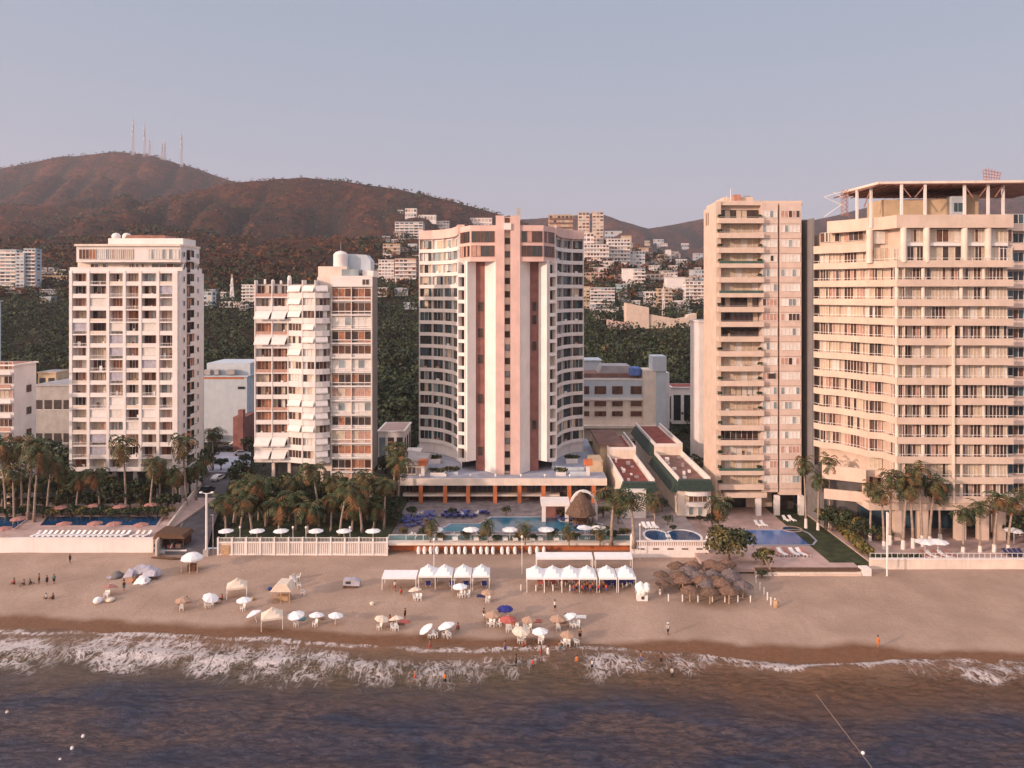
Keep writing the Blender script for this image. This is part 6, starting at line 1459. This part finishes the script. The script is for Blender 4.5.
# ------------------------------------------------------------------ tents and palapas
def make_tent(w, dp, h=2.3, rise=1.3, mt='canvas_white', peak=True, label='tent', name='canopy_tent'):
    t = thing(name, label, 'tent'); m = MB(); n = 6; V = []
    for j in range(n + 1):
        for i in range(n + 1):
            u, v = i / n * 2 - 1, j / n * 2 - 1; q = max(abs(u), abs(v)); z = h + (rise * (1 - q) ** 1.25 if peak else .12 * (v + 1)); V.append((u * w / 2, v * dp / 2, z))
    m.add(V, [(j * (n + 1) + i, j * (n + 1) + i + 1, (j + 1) * (n + 1) + i + 1, (j + 1) * (n + 1) + i) for j in range(n) for i in range(n)], mt)
    e = h - .28
    for a, b_, c, d_ in ((-1, -1, 1, -1), (1, -1, 1, 1), (1, 1, -1, 1), (-1, 1, -1, -1)): m.quad((a * w / 2, b_ * dp / 2, e), (c * w / 2, d_ * dp / 2, e + (.24 if not peak and d_ > 0 else 0)), (c * w / 2, d_ * dp / 2, h + (.24 if not peak and d_ > 0 else 0)), (a * w / 2, b_ * dp / 2, h + (.24 if not peak and b_ > 0 else 0)), mt)
    m.build('canopy', t)
    for sx in (-1, 1):
        for sy in (-1, 1): MB().box(sx * (w / 2 - .06) - .05, sx * (w / 2 - .06) + .05, sy * (dp / 2 - .06) - .05, sy * (dp / 2 - .06) + .05, 0, h, 'frame_white').build('post', t)
    return t
TE = Proto(make_tent(3.0, 3.0)); TF = Proto(make_tent(6.0, 3.0, 2.2, 0, 'canvas_white', False)); TC = Proto(make_tent(3.3, 3.0, 1.9, 1.3, 'canvas_cream'))
for i, p in enumerate((427, 443.5, 462.5, 481)):
    x, d, z = on_sand(p, 578, 2.1); TE.put((x, d + 1.8, z), 0, (1.0, 1.3, 1.1), 'white peaked tent ' + nth(i, 4) + ' in the left tent row', 'left row of white tents')
x, d, z = on_sand(399, 578, 2.1); TF.put((x, d + 1.4, z), 0, 1.0, 'flat white canopy left of the peaked tents')
for i, p in enumerate((535.5, 553, 570.5, 588, 608, 627)):
    x, d, z = on_sand(p, 580, 2.1); TE.put((x, d + 2.0, z), 0, (1.04, 1.5, 1.12), 'white peaked tent ' + nth(i, 6) + ' in the right tent row', 'right row of white tents')
for i, (a, w_, l) in enumerate(((565, 6.0, 'long flat white awning behind the left part of the right tent row'), (615, 3.6, 'shorter flat white awning behind the right part of the right tent row'))):
    x, d, z = on_sand(a, 561, 2.4); TF.put((x, d + 2.6, z), 0, (1.75 if i == 0 else 1.15, .8, 1.12), l)
for p, y, l in ((237, 592, 'cream pyramid tent standing alone above the shoreline umbrellas'), (272, 622, 'cream pyramid tent with splayed legs at the wet sand')):
    x, d, z = on_sand(p, y - 6, 1.7); TC.put((x, d, z), .3, 1.0, l)
# shack with chairs, kiosk canopy, tarp stall, carts
def stall(name, label, cat, px, py, build):
    x, d, z = on_sand(px, py); t = thing(name, label, cat, (x, d, z)); build(t, x, d, z); return t
def shack(t, x, d, z):
    MB().vprism([(x - 2.0, z + 1.9), (x + 1.6, z + 1.9), (x + .9, z + 3.1), (x - .8, z + 3.2)], d - 1.4, d + 1.4, 'canvas_cream').build('roof', t)
    for s in (-1.6, -.2, 1.3): MB().box(x + s - .06, x + s + .06, d - 1.2, d - 1.08, z - .1, z + 1.95, 'wood_pale').build('post', t)
    MB().box(x - 1.2, x + 1.0, d - .4, d + .8, z, z + .8, 'wood_pale').build('table', t)
stall('beach_shack', 'cream-roofed shack with wooden legs beside stacked white chairs', 'shack', 284, 600, shack)
def kiosk2(t, x, d, z):
    MB().lathe(x, d, [(2.0, z + 2.3), (1.9, z + 2.6), (1.1, z + 3.2), (.1, z + 3.4)], 10, 'canvas_white').build('canopy', t)
    for s in (-1.5, 0, 1.4): MB().box(x + s - .07, x + s + .07, d - 1.1, d - .95, z - .1, z + 2.4, 'wood_pale').build('post', t)
    MB().box(x - .8, x + .7, d - .2, d + .8, z, z + 1.2, 'interior_brown').build('counter', t)
stall('beach_stall', 'white-canopied stall with wooden legs under the tall lamp post', 'stall', 192, 571, kiosk2)
def tarps(t, x, d, z):
    for i, (dx, dy, w, h, mt) in enumerate(((2.2, 2.2, 2.6, 2.3, 'canvas_grey'), (4.0, 1.6, 1.9, 1.9, 'canvas_grey'), (.4, 1.4, 1.3, 1.8, 'canvas_grey'), (3.2, -.2, 1.5, 1.0, 'canvas_white'))):
        m = MB(); n = 5; V = []
        for j in range(n + 1):
            for k in range(n + 1):
                u, v = k / n * 2 - 1, j / n * 2 - 1; zz = h * (1 - .35 * max(abs(u), abs(v)) ** 2) - (.5 if max(abs(u), abs(v)) > .99 else 0) + R.uniform(-.14, .14); V.append((x + dx + u * w * .8, d + dy + v * 1.1, z + zz))
        m.add(V, [(j * (n + 1) + k, j * (n + 1) + k + 1, (j + 1) * (n + 1) + k + 1, (j + 1) * (n + 1) + k) for j in range(n) for k in range(n)], mt); m.build('tarp', t)
        for s in (-1, 1): MB().box(x + dx + s * w * .7 - .05, x + dx + s * w * .7 + .05, d + dy - .9, d + dy - .8, z - .2, z + h * .8, 'wood_dark').build('post', t)
    MB().box(x + .2, x + 1.6, d - .3, d + .5, z, z + .8, 'canvas_tan').build('goods', t); MB().lathe(x + 3.9, d - 1.0, [(.5, z), (.7, z + .3), (.2, z + .5)], 9, 'canvas_white').build('basket', t)
stall('tarp_stall', 'market stall under sagging grey and dark tarps at left on the sand', 'stall', 125, 582, tarps)
def bags(t, x, d, z): MB().lathe(x, d, [(.5, z), (.75, z + .3), (.6, z + .8), (.2, z + 1.0)], 9, 'canvas_white', .12).build('bag', t, True); MB().lathe(x + 1.6, d + .8, [(.6, z), (.9, z + .25), (.5, z + .55)], 9, 'canvas_cream', .12).build('sack', t, True)
stall('white_bundle', 'two white bundles lying on the sand below the tarp stall', 'bundle', 98, 603, bags)
def lowtent(t, x, d, z): MB().lathe(x, d, [(1.2, z), (1.0, z + .5), (.5, z + .95), (.05, z + 1.0)], 10, 'dark_concrete', .1).build('cover', t, True); MB().box(x - 1.5, x - .2, d - .9, d - .3, z, z + .35, 'canvas_grey').build('mat', t)
stall('small_tent', 'low dark blue-grey tent above the pinkish umbrella', 'tent', 117, 577, lowtent)
def cart(t, x, d, z):
    MB().vprism([(x - 1.5, z + .5), (x + 1.4, z + .35), (x + 1.5, z + 1.1), (x + .6, z + 1.5), (x - 1.4, z + 1.5)], d - .6, d + .6, 'canvas_grey').build('hull', t); MB().box(x - 1.0, x - .1, d - .63, d - .57, z + .75, z + 1.2, 'interior_dark').build('hatch', t); MB().box(x - 1.4, x + .8, d - .5, d + .5, z, z + .5, 'wood_dark').build('trestle', t)
stall('grey_cart', 'grey covered cart alone on the sand below the slatted fence', 'cart', 352, 587, cart)
def wcart(t, x, d, z):
    for i in range(9): MB().lathe(x + R.uniform(-1, 1), d + R.uniform(-.7, .9), [(.1, z + R.uniform(0, 1.4)), (.55, z + 1.3 + i * .1), (.5, z + 1.8 + i * .1), (.1, z + 2.1 + i * .1)], 8, 'plastic_white' if i % 3 else 'canvas_white', .1).build('float_ring', t, True)
    MB().box(x - .9, x + .9, d - .5, d + .5, z, z + 1.0, 'plastic_white').build('box', t); MB().box(x - .2, x + .3, d - .56, d - .51, z + .3, z + .8, 'interior_dark').build('opening', t)
stall('inflatables_cart', 'cart heaped with white inflatables right of the right tent row', 'cart', 642, 600, wcart)
for i, (p, y) in enumerate(((290, 586), (295, 584), (299, 588), (303, 595), (292, 580), (298, 580))):
    x, d, z = on_sand(p, y); CH.put((x, d, z), i, 1.25, 'white plastic chair in the stack beside the cream-roofed shack', 'stacked chairs beside the cream shack')
def make_palapa(mt):
    t = thing('palapa', 'palapa', 'umbrella'); MB().tube([(0, 0, 0), (.05, .03, 2.5)], [.12, .09], 7, 'wood_pale').build('pole', t)
    m = MB().lathe(0, 0, [(1.58, 1.75), (1.54, 1.86), (1.15, 2.16), (.62, 2.44), (.2, 2.62), (.08, 2.74)], 16, mt, .10); th = m.build('thatch', t)
    m = MB()
    for k in range(40): a = R.uniform(0, 6.28); r0, r1 = 1.2, R.uniform(1.45, 1.65); m.add([(r0 * math.cos(a), r0 * math.sin(a), 2.1), (r0 * math.cos(a + .12), r0 * math.sin(a + .12), 2.1), (r1 * math.cos(a + .06), r1 * math.sin(a + .06), R.uniform(1.45, 1.7))], [(0, 1, 2)], mt)
    m.build('fringe', th); return t
PA = [Proto(make_palapa(m_)) for m_ in ('thatch', 'thatch_red', 'thatch_grey')]
PL = [(661, 571, 0), (663, 579, 0), (677, 565, 0), (693, 565, 1), (711, 563, 1), (727, 562, 1), (679, 574, 0), (697, 574, 2), (712, 572, 2), (730, 572, 2), (683, 578, 1), (702, 579, 1), (717, 578, 0), (732, 576, 2), (690, 588, 1), (706, 582, 2), (722, 582, 1), (710, 590, 0), (729, 590, 1), (743, 584, 2), (688, 570, 2), (721, 567, 0)]
for i, (p, y, k) in enumerate(PL):
    x, d, z = on_sand(p, y, 2.3)
    lab = 'dark small palapa at the left fringe of the thatched cluster' if i < 2 else ('grey' if k == 2 else 'reddish brown' if k else 'dark brown') + ' palapa in the crowded thatched cluster before the villa wall'
    PA[k].put((x, d, z), i, R.uniform(.95, 1.12) * (.8 if i < 2 else 1.05), lab, 'palapas left fringe' if i < 2 else ('grey', 'reddish', 'dark')[(2 - k) if k != 0 else 2] + ' palapas in the cluster')
for i, (px, py, mt, nm, lab) in enumerate(((213, 602, 'wood_dark', 'mat', 'brown mat and goods right of the leftmost white umbrella'), (219, 603, 'canvas_tan', 'basket', 'tan basket right of the leftmost white umbrella'), (179, 604, 'canvas_tan', 'basket', 'tan basket under the leftmost tan umbrella'), (404, 622, 'canvas_red', 'towel', 'red cloth goods under the right cream umbrella'), (399, 624, 'wood_dark', 'mat', 'dark mat between the two cream umbrellas'), (440, 631, 'cloth_white', 'bag', 'white bag between the two white umbrellas at the water edge'), (482, 596, 'canvas_navy', 'tarp', 'dark navy tarp beside the tan umbrella under the left tents'), (372, 605, 'canvas_cream', 'basket', 'pale basket on open sand left of the striped umbrella'), (512, 622, 'wood_pale', 'basket', 'pale basket at the foot of the red umbrella'), (536, 621, 'canvas_red', 'towel', 'red towel right of the tan umbrella with two chairs'), (560, 622, 'wood_dark', 'mat', 'dark mat under the orange-tan umbrella'), (581, 617, 'cloth_white', 'towel', 'white towel right of the large tilted umbrella'), (300, 619, 'cloth_teal', 'towel', 'teal towel at the leftmost of three umbrellas in a row'), (322, 619, 'canvas_tan', 'bag', 'tan bag at the middle of three umbrellas in a row'), (253, 600, 'wood_pale', 'basket', 'wooden basket beside the cream pyramid tent'), (270, 590, 'cloth_blue', 'bag', 'blue bag left of the cream-roofed shack'))):
    x, d, z = on_sand(px, py)
    if nm in ('mat', 'towel', 'tarp'): m = MB().add([(x - .9, d - .5, z + .06), (x + .8, d - .6, z + .09), (x + .9, d + .5, z + .12), (x - .8, d + .6, z + .07), (x - .9, d - .5, z - .05), (x + .8, d - .6, z - .05), (x + .9, d + .5, z - .05), (x - .8, d + .6, z - .05)], [(0, 1, 2, 3), (4, 7, 6, 5), (0, 4, 5, 1), (1, 5, 6, 2), (2, 6, 7, 3), (3, 7, 4, 0)], mt)
    else: m = MB().lathe(x, d, [(.28, z - .02), (.4, z + .2), (.36, z + .42), (.12, z + .55)], 9, mt, .1)
    tag(m.build('beach_' + nm), lab, nm)
# rope fences
def rope_fence(label, pts, h=1.0):
    q = [on_sand(*p) for p in pts]; t = thing('rope_fence', label, 'fence', q[0])
    for x, d, z in q: MB().tube([(x, d, z - .1), (x, d, z + h)], .11, 6, 'frame_white').build('post', t)
    m = MB()
    for a, b_ in zip(q[:-1], q[1:]):
        n = 5; m.tube([(a[0] + (b_[0] - a[0]) * k / n, a[1] + (b_[1] - a[1]) * k / n, a[2] + (b_[2] - a[2]) * k / n + h * .75 - .25 * math.sin(math.pi * k / n)) for k in range(n + 1)], .03, 4, 'rope')
    m.build('rope', t)
rope_fence('rope fence on white posts below the thatched cluster', [(668.5, 601), (682.5, 601.5), (698, 602), (712.5, 602), (725, 602), (738, 602), (750.5, 602)], 1.15)
rope_fence('rope fence running down the sand right of the thatched cluster', [(756, 583), (760, 590), (764, 595), (767.5, 600), (771, 605), (775, 606)], 1.3)
rope_fence('rope fence in front of the left half of the right tent row', [(521, 591), (536, 591), (553, 591), (570, 591)], 1.1)
x, d, z = on_sand(776, 607); tag(MB().lathe(x, d, [(.4, z), (.5, z + .5), (.35, z + 1.1)], 9, 'wood_pale', .1).build('barrel'), 'pale stump at the lower end of the right rope fence', 'stump')
# driftwood by the kiosk and a towel frame
x, d, z = on_sand(166, 559); tag(MB().tube([(x - 3, d + .4, z + .15), (x - 1, d, z + .35), (x + 1.5, d - .4, z + .25), (x + 3.4, d - .2, z + .1)], [.12, .25, .22, .1], 7, 'wood_dark').build('driftwood'), 'long dark driftwood log on the sand below the kiosk', 'log')
x, d, z = on_sand(765, 568); 
t = thing('dead_tree', 'bare pale forked trunk leaning at the right of the thatched cluster', 'tree', (x, d - 4, 1.5))
MB().tube([(x + .2, d - 4, 1.4), (x - .5, d - 3.6, 3.2), (x - 1.4, d - 3.4, 4.8)], [.2, .14, .06], 6, 'palm_trunk').tube([(x - .4, d - 3.6, 3.0), (x + .5, d - 3.5, 4.6)], [.12, .05], 6, 'palm_trunk').build('trunk', t)
# ------------------------------------------------------------------ cars on the beach road
def make_car(mt):
    t = thing('parked_car', 'car', 'car')
    prof = [(-2.1, .35), (2.1, .35), (2.15, .8), (1.3, .95), (.75, 1.42), (-.9, 1.45), (-1.6, .98), (-2.12, .9)]
    m = MB(); m.add([(x, -.85, z) for x, z in prof] + [(x, .85, z) for x, z in prof], [tuple(range(8)), tuple(range(8, 16))[::-1]] + [(i, 8 + i, 8 + (i + 1) % 8, (i + 1) % 8) for i in range(8)], mt); m.build('body', t)
    m = MB()
    for s in (-.862, .862): m.add([(1.1, s, .98), (.68, s, 1.36), (-.85, s, 1.38), (-1.35, s, 1.0)], [(0, 1, 2, 3)], 'car_glass')
    m.build('side_windows', t); MB().add([(1.31, -.72, .97), (1.31, .72, .97), (.78, .68, 1.41), (.78, -.68, 1.41)], [(0, 1, 2, 3)], 'car_glass').build('windscreen', t)
    for sx in (-1.35, 1.35):
        for sy in (-.8, .8): MB().tube([(sx, sy - .12, .32), (sx, sy + .12, .32)], .33, 10, 'rubber').build('wheel', t)
    return t
CC = {k: Proto(make_car(k)) for k in ('car_white', 'car_silver', 'car_dark')}
for p, y, z, k, rz, l in ((218, 480, 3.55, 'car_white', 1.3, 'white car parked lower on the beach road'), (209, 461, 3.55, 'car_silver', 1.2, 'silver car at the curve of the beach road'), (226, 450, 3.7, 'car_dark', .4, 'dark car on the plaza at the end of the beach road'), (236, 446, 3.7, 'car_white', .5, 'white car on the plaza before the pale blue warehouse'), (207, 492, 3.55, 'car_dark', 1.3, 'dark car nearest the beach on the road'), (241, 455, 3.7, 'car_silver', .3, 'silver car on the plaza beside the awning tower')):
    x, d = P(p, y, z); CC[k].put((x, d, z), rz, 1.0, l)
# ------------------------------------------------------------------ people
def body_mesh(name, J, edges, skin='skin'):
    me = bpy.data.meshes.new(name); me.from_pydata([p for p, _ in J], edges, [])
    o = bpy.data.objects.new(name, me); COL.objects.link(o)
    o.modifiers.new('s', 'SKIN'); sv = me.skin_vertices[0].data
    for i, (_, r) in enumerate(J): sv[i].radius = (r, r)
    sv[0].use_root = True
    ss = o.modifiers.new('u', 'SUBSURF'); ss.levels = 1
    dg = bpy.context.evaluated_depsgraph_get(); new = bpy.data.meshes.new_from_object(o.evaluated_get(dg))
    bpy.data.objects.remove(o); new.materials.clear(); new.materials.append(PAL[skin])
    new.polygons.foreach_set('use_smooth', [True] * len(new.polygons)); return new
def figure(pose, skin, top, bottom, hat=None, k=0):
    sit = pose == 'sit'; st = .28 if pose == 'walk' else .06; hz = .22 if sit else .92
    J = [((0, 0, hz), .15), ((0, .01, hz + .22), .125), ((0, 0, hz + .42), .15), ((0, 0, hz + .55), .06), ((0, -.02, hz + .66), .085), ((0, -.01, hz + .78), .08)]
    E = [(0, 1), (1, 2), (2, 3), (3, 4), (4, 5)]
    for s in (-1, 1):
        i = len(J); sw = s * st
        if sit: J += [((s * .09, -.05, hz), .09), ((s * .14, -.40, hz + .16), .065), ((s * .15, -.74, .06), .045), ((s * .15, -.86, .06), .035)]
        else: J += [((s * .09, 0, hz - .06), .095), ((s * .10, -sw * .5, hz * .52), .065), ((s * .10, sw * .4 - sw, .08), .045), ((s * .11, sw * .4 - sw - .14, .03), .035)]
        E += [(0, i), (i, i + 1), (i + 1, i + 2), (i + 2, i + 3)]
        j = len(J); ax = .20 if pose != 'carry' else .14
        J += [((s * .19, 0, hz + .46), .06), ((s * (.25 if pose != 'carry' else .24), .02 + sw * .4, hz + .20), .045), ((s * ax * 1.3, -.10 + sw * .3 - (.2 if pose == 'carry' else 0), hz + (.02 if pose != 'carry' else .26)), .035), ((s * ax * 1.3, -.15 + sw * .3 - (.25 if pose == 'carry' else 0), hz - (.07 if pose != 'carry' else -.26)), .03)]
        E += [(2, j), (j, j + 1), (j + 1, j + 2), (j + 2, j + 3)]
    t = thing('person', 'person', 'person')
    o = bpy.data.objects.new('body', body_mesh('body', J, E, skin)); COL.objects.link(o); o.parent = t
    if top: MB().lathe(0, 0, [(.19, hz - .02), (.17, hz + .2), (.21, hz + .42), (.10, hz + .53)], 10, top).build('shirt', t, True)
    m = MB().lathe(0, 0, [(.17, hz - .12), (.2, hz - .02), (.175, hz + .1)], 10, bottom)
    for s in (-1, 1):
        if sit: m.tube([(s * .09, -.03, hz), (s * .13, -.34, hz + .13)], [.12, .09], 8, bottom)
        else: m.tube([(s * .09, 0, hz - .02), (s * .10, -s * st * .35, hz * .6)], [.125, .095], 8, bottom)
    m.build('shorts', t, True)
    MB().lathe(0, .015, [(.098, hz + .70), (.105, hz + .78), (.08, hz + .86), (.02, hz + .89)], 9, 'hair').build('hair', t, True)
    if hat: MB().lathe(0, 0, [(.22, hz + .82), (.12, hz + .84), (.10, hz + .93), (.03, hz + .95)], 10, hat).build('hat', t)
    return t
FG = {}
def person(px, py, pose, skin, top, bottom, label, group=None, hat=None, rz=None, z=None, wade=0):
    key = (pose, skin, top, bottom, hat)
    if key not in FG: FG[key] = Proto(figure(*key))
    if wade: x, d = P(px, py, 0); zz = -wade
    elif z is not None: x, d = P(px, py, z); zz = z
    else: x, d, zz = on_sand(px, py)
    FG[key].put((x, d, zz), R.uniform(0, 6.28) if rz is None else rz, R.uniform(.98, 1.1), label, group)
for i, (px, py) in enumerate(((14, 584.5), (24, 585), (30, 584.5), (39, 584), (47, 585), (54, 584))):
    person(px, py, 'sit' if i < 3 else 'stand', 'skin_dark' if i % 2 else 'skin', ('cloth_red', None, 'cloth_black', None, 'cloth_black', 'cloth_teal')[i], 'cloth_black', ('person in red sitting', 'bare-chested person sitting', 'person in black sitting', 'bare-chested person standing', 'person in black standing', 'person in teal standing')[i] + ' in the group on the left sand', 'group on the left sand')
SP = [(70, 563, 'stand', 'skin_dark', 'cloth_black', 'cloth_black', 'person in black standing alone below the left white wall', None, 0),
 (46, 599, 'sit', 'skin', 'cloth_white', 'cloth_black', 'person in white sitting apart near the left wet sand', None, 0), (53, 599.5, 'sit', 'skin_dark', None, 'cloth_black', 'bare-chested person sitting beside the one in white at left', None, 0),
 (124, 591, 'stand', 'skin', 'cloth_black', 'cloth_teal', 'person in black shirt at the lower side of the tarp stall', None, 0), (133, 583, 'sit', 'skin', 'cloth_orange', 'cloth_black', 'person in orange sitting by the tarp stall', None, 0),
 (187, 603, 'sit', 'skin', 'cloth_white', 'cloth_black', 'person in white sitting under the leftmost tan umbrella', None, 0), (222, 600, 'sit', 'skin_dark', 'cloth_red', 'cloth_black', 'person in red sitting right of the leftmost white umbrella', None, 0),
 (555, 611, 'walk', 'skin', 'cloth_white', 'cloth_black', 'person in white shirt and black trousers walking below the right tents', None, 0),
 (668, 635, 'carry', 'skin_dark', 'cloth_white', 'cloth_black', 'vendor in white carrying goods at the right water line', 'cloth_white', 0),
 (660, 598, 'stand', 'skin', 'cloth_white', 'cloth_white', 'person all in white right of the inflatables cart', None, 0),
 (415, 679, 'stand', 'skin', None, 'cloth_red', 'bather in red wading leftmost in the surf', None, .55), (445, 682, 'stand', 'skin', 'cloth_orange', 'cloth_black', 'bather in orange wading deepest in the middle surf', None, .5), (430, 650, 'walk', 'skin', None, 'cloth_red', 'bather in red at the foam edge below the tilted umbrella', None, .15),
 (672, 676, 'stand', 'skin', 'cloth_white', 'cloth_black', 'bather in white top in the right surf', None, .45), (661, 663, 'walk', 'skin_dark', None, 'cloth_black', 'dark bather near the white-topped one in the right surf', None, .3),
 (541, 655, 'stand', 'skin', None, 'cloth_red', 'child-like bather left of a pair in the shallow wash', None, .2), (548, 657, 'stand', 'skin', 'cloth_white', 'cloth_white', 'bather in white right of a pair in the shallow wash', None, .2), (577, 662, 'sit', 'skin', 'cloth_orange', 'cloth_orange', 'person in orange sitting in the shallow wash', None, .05), (525, 646, 'sit', 'skin', None, 'cloth_red', 'person in red sitting in the wash under the cream umbrella', None, .02),
 (878, 648, 'stand', 'skin', 'cloth_orange', 'cloth_orange', 'small figure in orange at the right wet sand', None, 0),
 (458, 630, 'sit', 'skin', 'cloth_red', 'cloth_black', 'person in red sitting beside the broad white umbrella', None, 0), (390, 622, 'sit', 'skin_dark', 'cloth_red', 'cloth_red', 'person in red sitting between the two cream umbrellas', None, 0), (405, 619, 'stand', 'skin', 'cloth_black', 'cloth_black', 'person in black right of the two cream umbrellas', None, 0),
 (484, 620, 'stand', 'skin', 'cloth_black', 'cloth_white', 'person in black shirt left of the tan-pink umbrella', None, 0), (490, 622, 'sit', 'skin', 'cloth_white', 'cloth_black', 'person in white sitting under the tan-pink umbrella', None, 0), (499, 621, 'stand', 'skin_dark', 'cloth_black', 'cloth_white', 'person with black top between tan-pink and red umbrellas', None, 0), (514, 627, 'sit', 'skin', 'cloth_orange', 'cloth_white', 'person in orange sitting under the red umbrella', None, 0),
 (565, 620, 'sit', 'skin_dark', 'cloth_black', 'cloth_white', 'person in black sitting between orange-tan and white umbrellas', None, 0), (436, 583, 'stand', 'skin_dark', 'cloth_black', 'cloth_teal', 'person in black under the left tent row', None, 0), (395, 591, 'stand', 'skin', 'cloth_white', 'cloth_red', 'person in white under the flat white canopy', None, 0), (401, 594, 'sit', 'skin', 'cloth_red', 'cloth_black', 'person in red sitting under the flat white canopy', None, 0),
 (505, 652, 'stand', 'skin', None, 'cloth_blue', 'bather in blue trunks in the wash below the red umbrella', None, .15), (516, 664, 'stand', 'skin_dark', None, 'cloth_black', 'dark bather waist deep below the cream umbrella', None, .4), (533, 668, 'walk', 'skin', 'cloth_red', 'cloth_black', 'bather in red top farthest out in the middle surf', None, .45), (560, 652, 'walk', 'skin', None, 'cloth_teal', 'bather in teal trunks in the wash below the brown-tan umbrella', None, .12), (641, 662, 'stand', 'skin', None, 'cloth_blue', 'bather in blue trunks between the middle and right surf', None, .35), (592, 668, 'stand', 'skin_dark', 'cloth_white', 'cloth_black', 'bather in white shirt right of the orange one in the wash', None, .4),
 (580, 640, 'walk', 'skin', None, 'cloth_black', 'bare-chested person at the water edge right of the brown-tan umbrella', None, .05)]
for px, py, po, sk, tp, bt, lb, hat, wd in SP: person(px, py, po, sk, tp, bt, lb, None, hat, wade=wd)
for i in range(13): person(574 + i * 2.7, 594 - (i % 3) * 1.6, 'stand' if i % 3 else 'walk', 'skin' if i % 2 else 'skin_dark', ('cloth_red', None, 'cloth_orange')[i % 3], 'cloth_black' if i % 2 else 'cloth_blue', 'person in dark trunks in the crowd before the right tents' if i % 3 == 1 else 'person in red or orange top in the crowd before the right tents', 'bare-chested crowd before the right tents' if i % 3 == 1 else 'coloured tops in the crowd before the right tents')
# blue tables and red chairs in the shade of the tents
def make_table(mt):
    t = thing('table', 'table', 'table'); MB().box(-.45, .45, -.45, .45, .70, .75, mt).build('tabletop', t); MB().box(-.44, .44, -.46, -.452, .3, .70, mt).build('cloth', t)
    for sx in (-1, 1):
        for sy in (-1, 1): MB().box(sx * .4 - .03, sx * .4 + .03, sy * .4 - .03, sy * .4 + .03, 0, .7, 'frame_white').build('leg', t)
    return t
for i in range(26):
    p_, y_ = R.choice(((405, 430), (440, 500), (555, 605))), R.choice((515.5, 538, 540)); x, d = P(R.uniform(*p_), y_ + R.uniform(-.8, .8), 3.62); CH.put((x, d, 3.62), R.uniform(0, 6), 1.15, 'white plastic chair scattered on the hotel pool terrace', 'white chairs scattered on the hotel terrace')
TB = Proto(make_table('canvas_blue')); TR = Proto(make_table('canvas_red')); TW = Proto(make_table('plastic_white'))
for i in range(8): x, d, z = on_sand(607 + i * 3.8, 586 - (i % 2) * 2); TB.put((x, d, z), i * .2, 1.15, 'blue-covered table under the right end of the right tent row', 'blue tables under the right tents')
for i in range(7): x, d, z = on_sand(540 + i * 6, 585 - (i % 2) * 2); TR.put((x, d, z), i * .3, 1.1, 'red-covered table under the middle of the right tent row', 'red tables under the right tents')
for i, p in enumerate((428, 452, 466, 484)): x, d, z = on_sand(p, 586); TB.put((x, d, z), .2, 1.0, 'blue-covered table ' + nth(i, 4) + ' under the left tent row', 'blue tables under the left tents')
for i, p in enumerate((440, 455, 476, 490, 505, 515, 532, 540, 556)): x, d = P(p, 541.5, 3.62); TW.put((x, d, 3.62), .2, 1.1, 'white table ' + nth(i, 9) + ' beside the glass railing of the hotel terrace', 'white tables on the hotel terrace')
# buoys and line on the water
for i, (px, py) in enumerate(((7, 713), (60, 761), (72, 749), (83, 737))):
    x, d = P(px, py, 0); t = thing('buoy', 'small pale buoy ' + ('alone at the left edge', 'lowest of three on the dark water', 'in the middle of three on the dark water', 'topmost of three on the dark water')[i], 'buoy', (x, d, 0)); MB().lathe(x, d, [(.02, -.12), (.17, 0), (.2, .12), (.1, .3), (.03, .34)], 10, 'canvas_white' if i else 'canvas_cream').build('float', t, True); MB().tube([(x, d, .3), (x, d, .5)], .025, 5, 'canvas_red').build('tip', t)
x0, d0 = P(816, 694, .35); x1, d1 = P(872, 768, .3); m = MB()
m.tube([(x0 + (x1 - x0) * k / 12, d0 + (d1 - d0) * k / 12, .3 + .06 * (k % 2)) for k in range(13)], .03, 5, 'rope')
t = thing('float_line', 'pale rope with one float slanting across the dark water at right', 'rope', (x0, d0, .3)); m.build('rope', t); xx, dd = P(863, 753, .5); MB().lathe(xx, dd, [(.05, .3), (.2, .45), (.2, .6), (.05, .7)], 9, 'canvas_white').build('float', t, True)
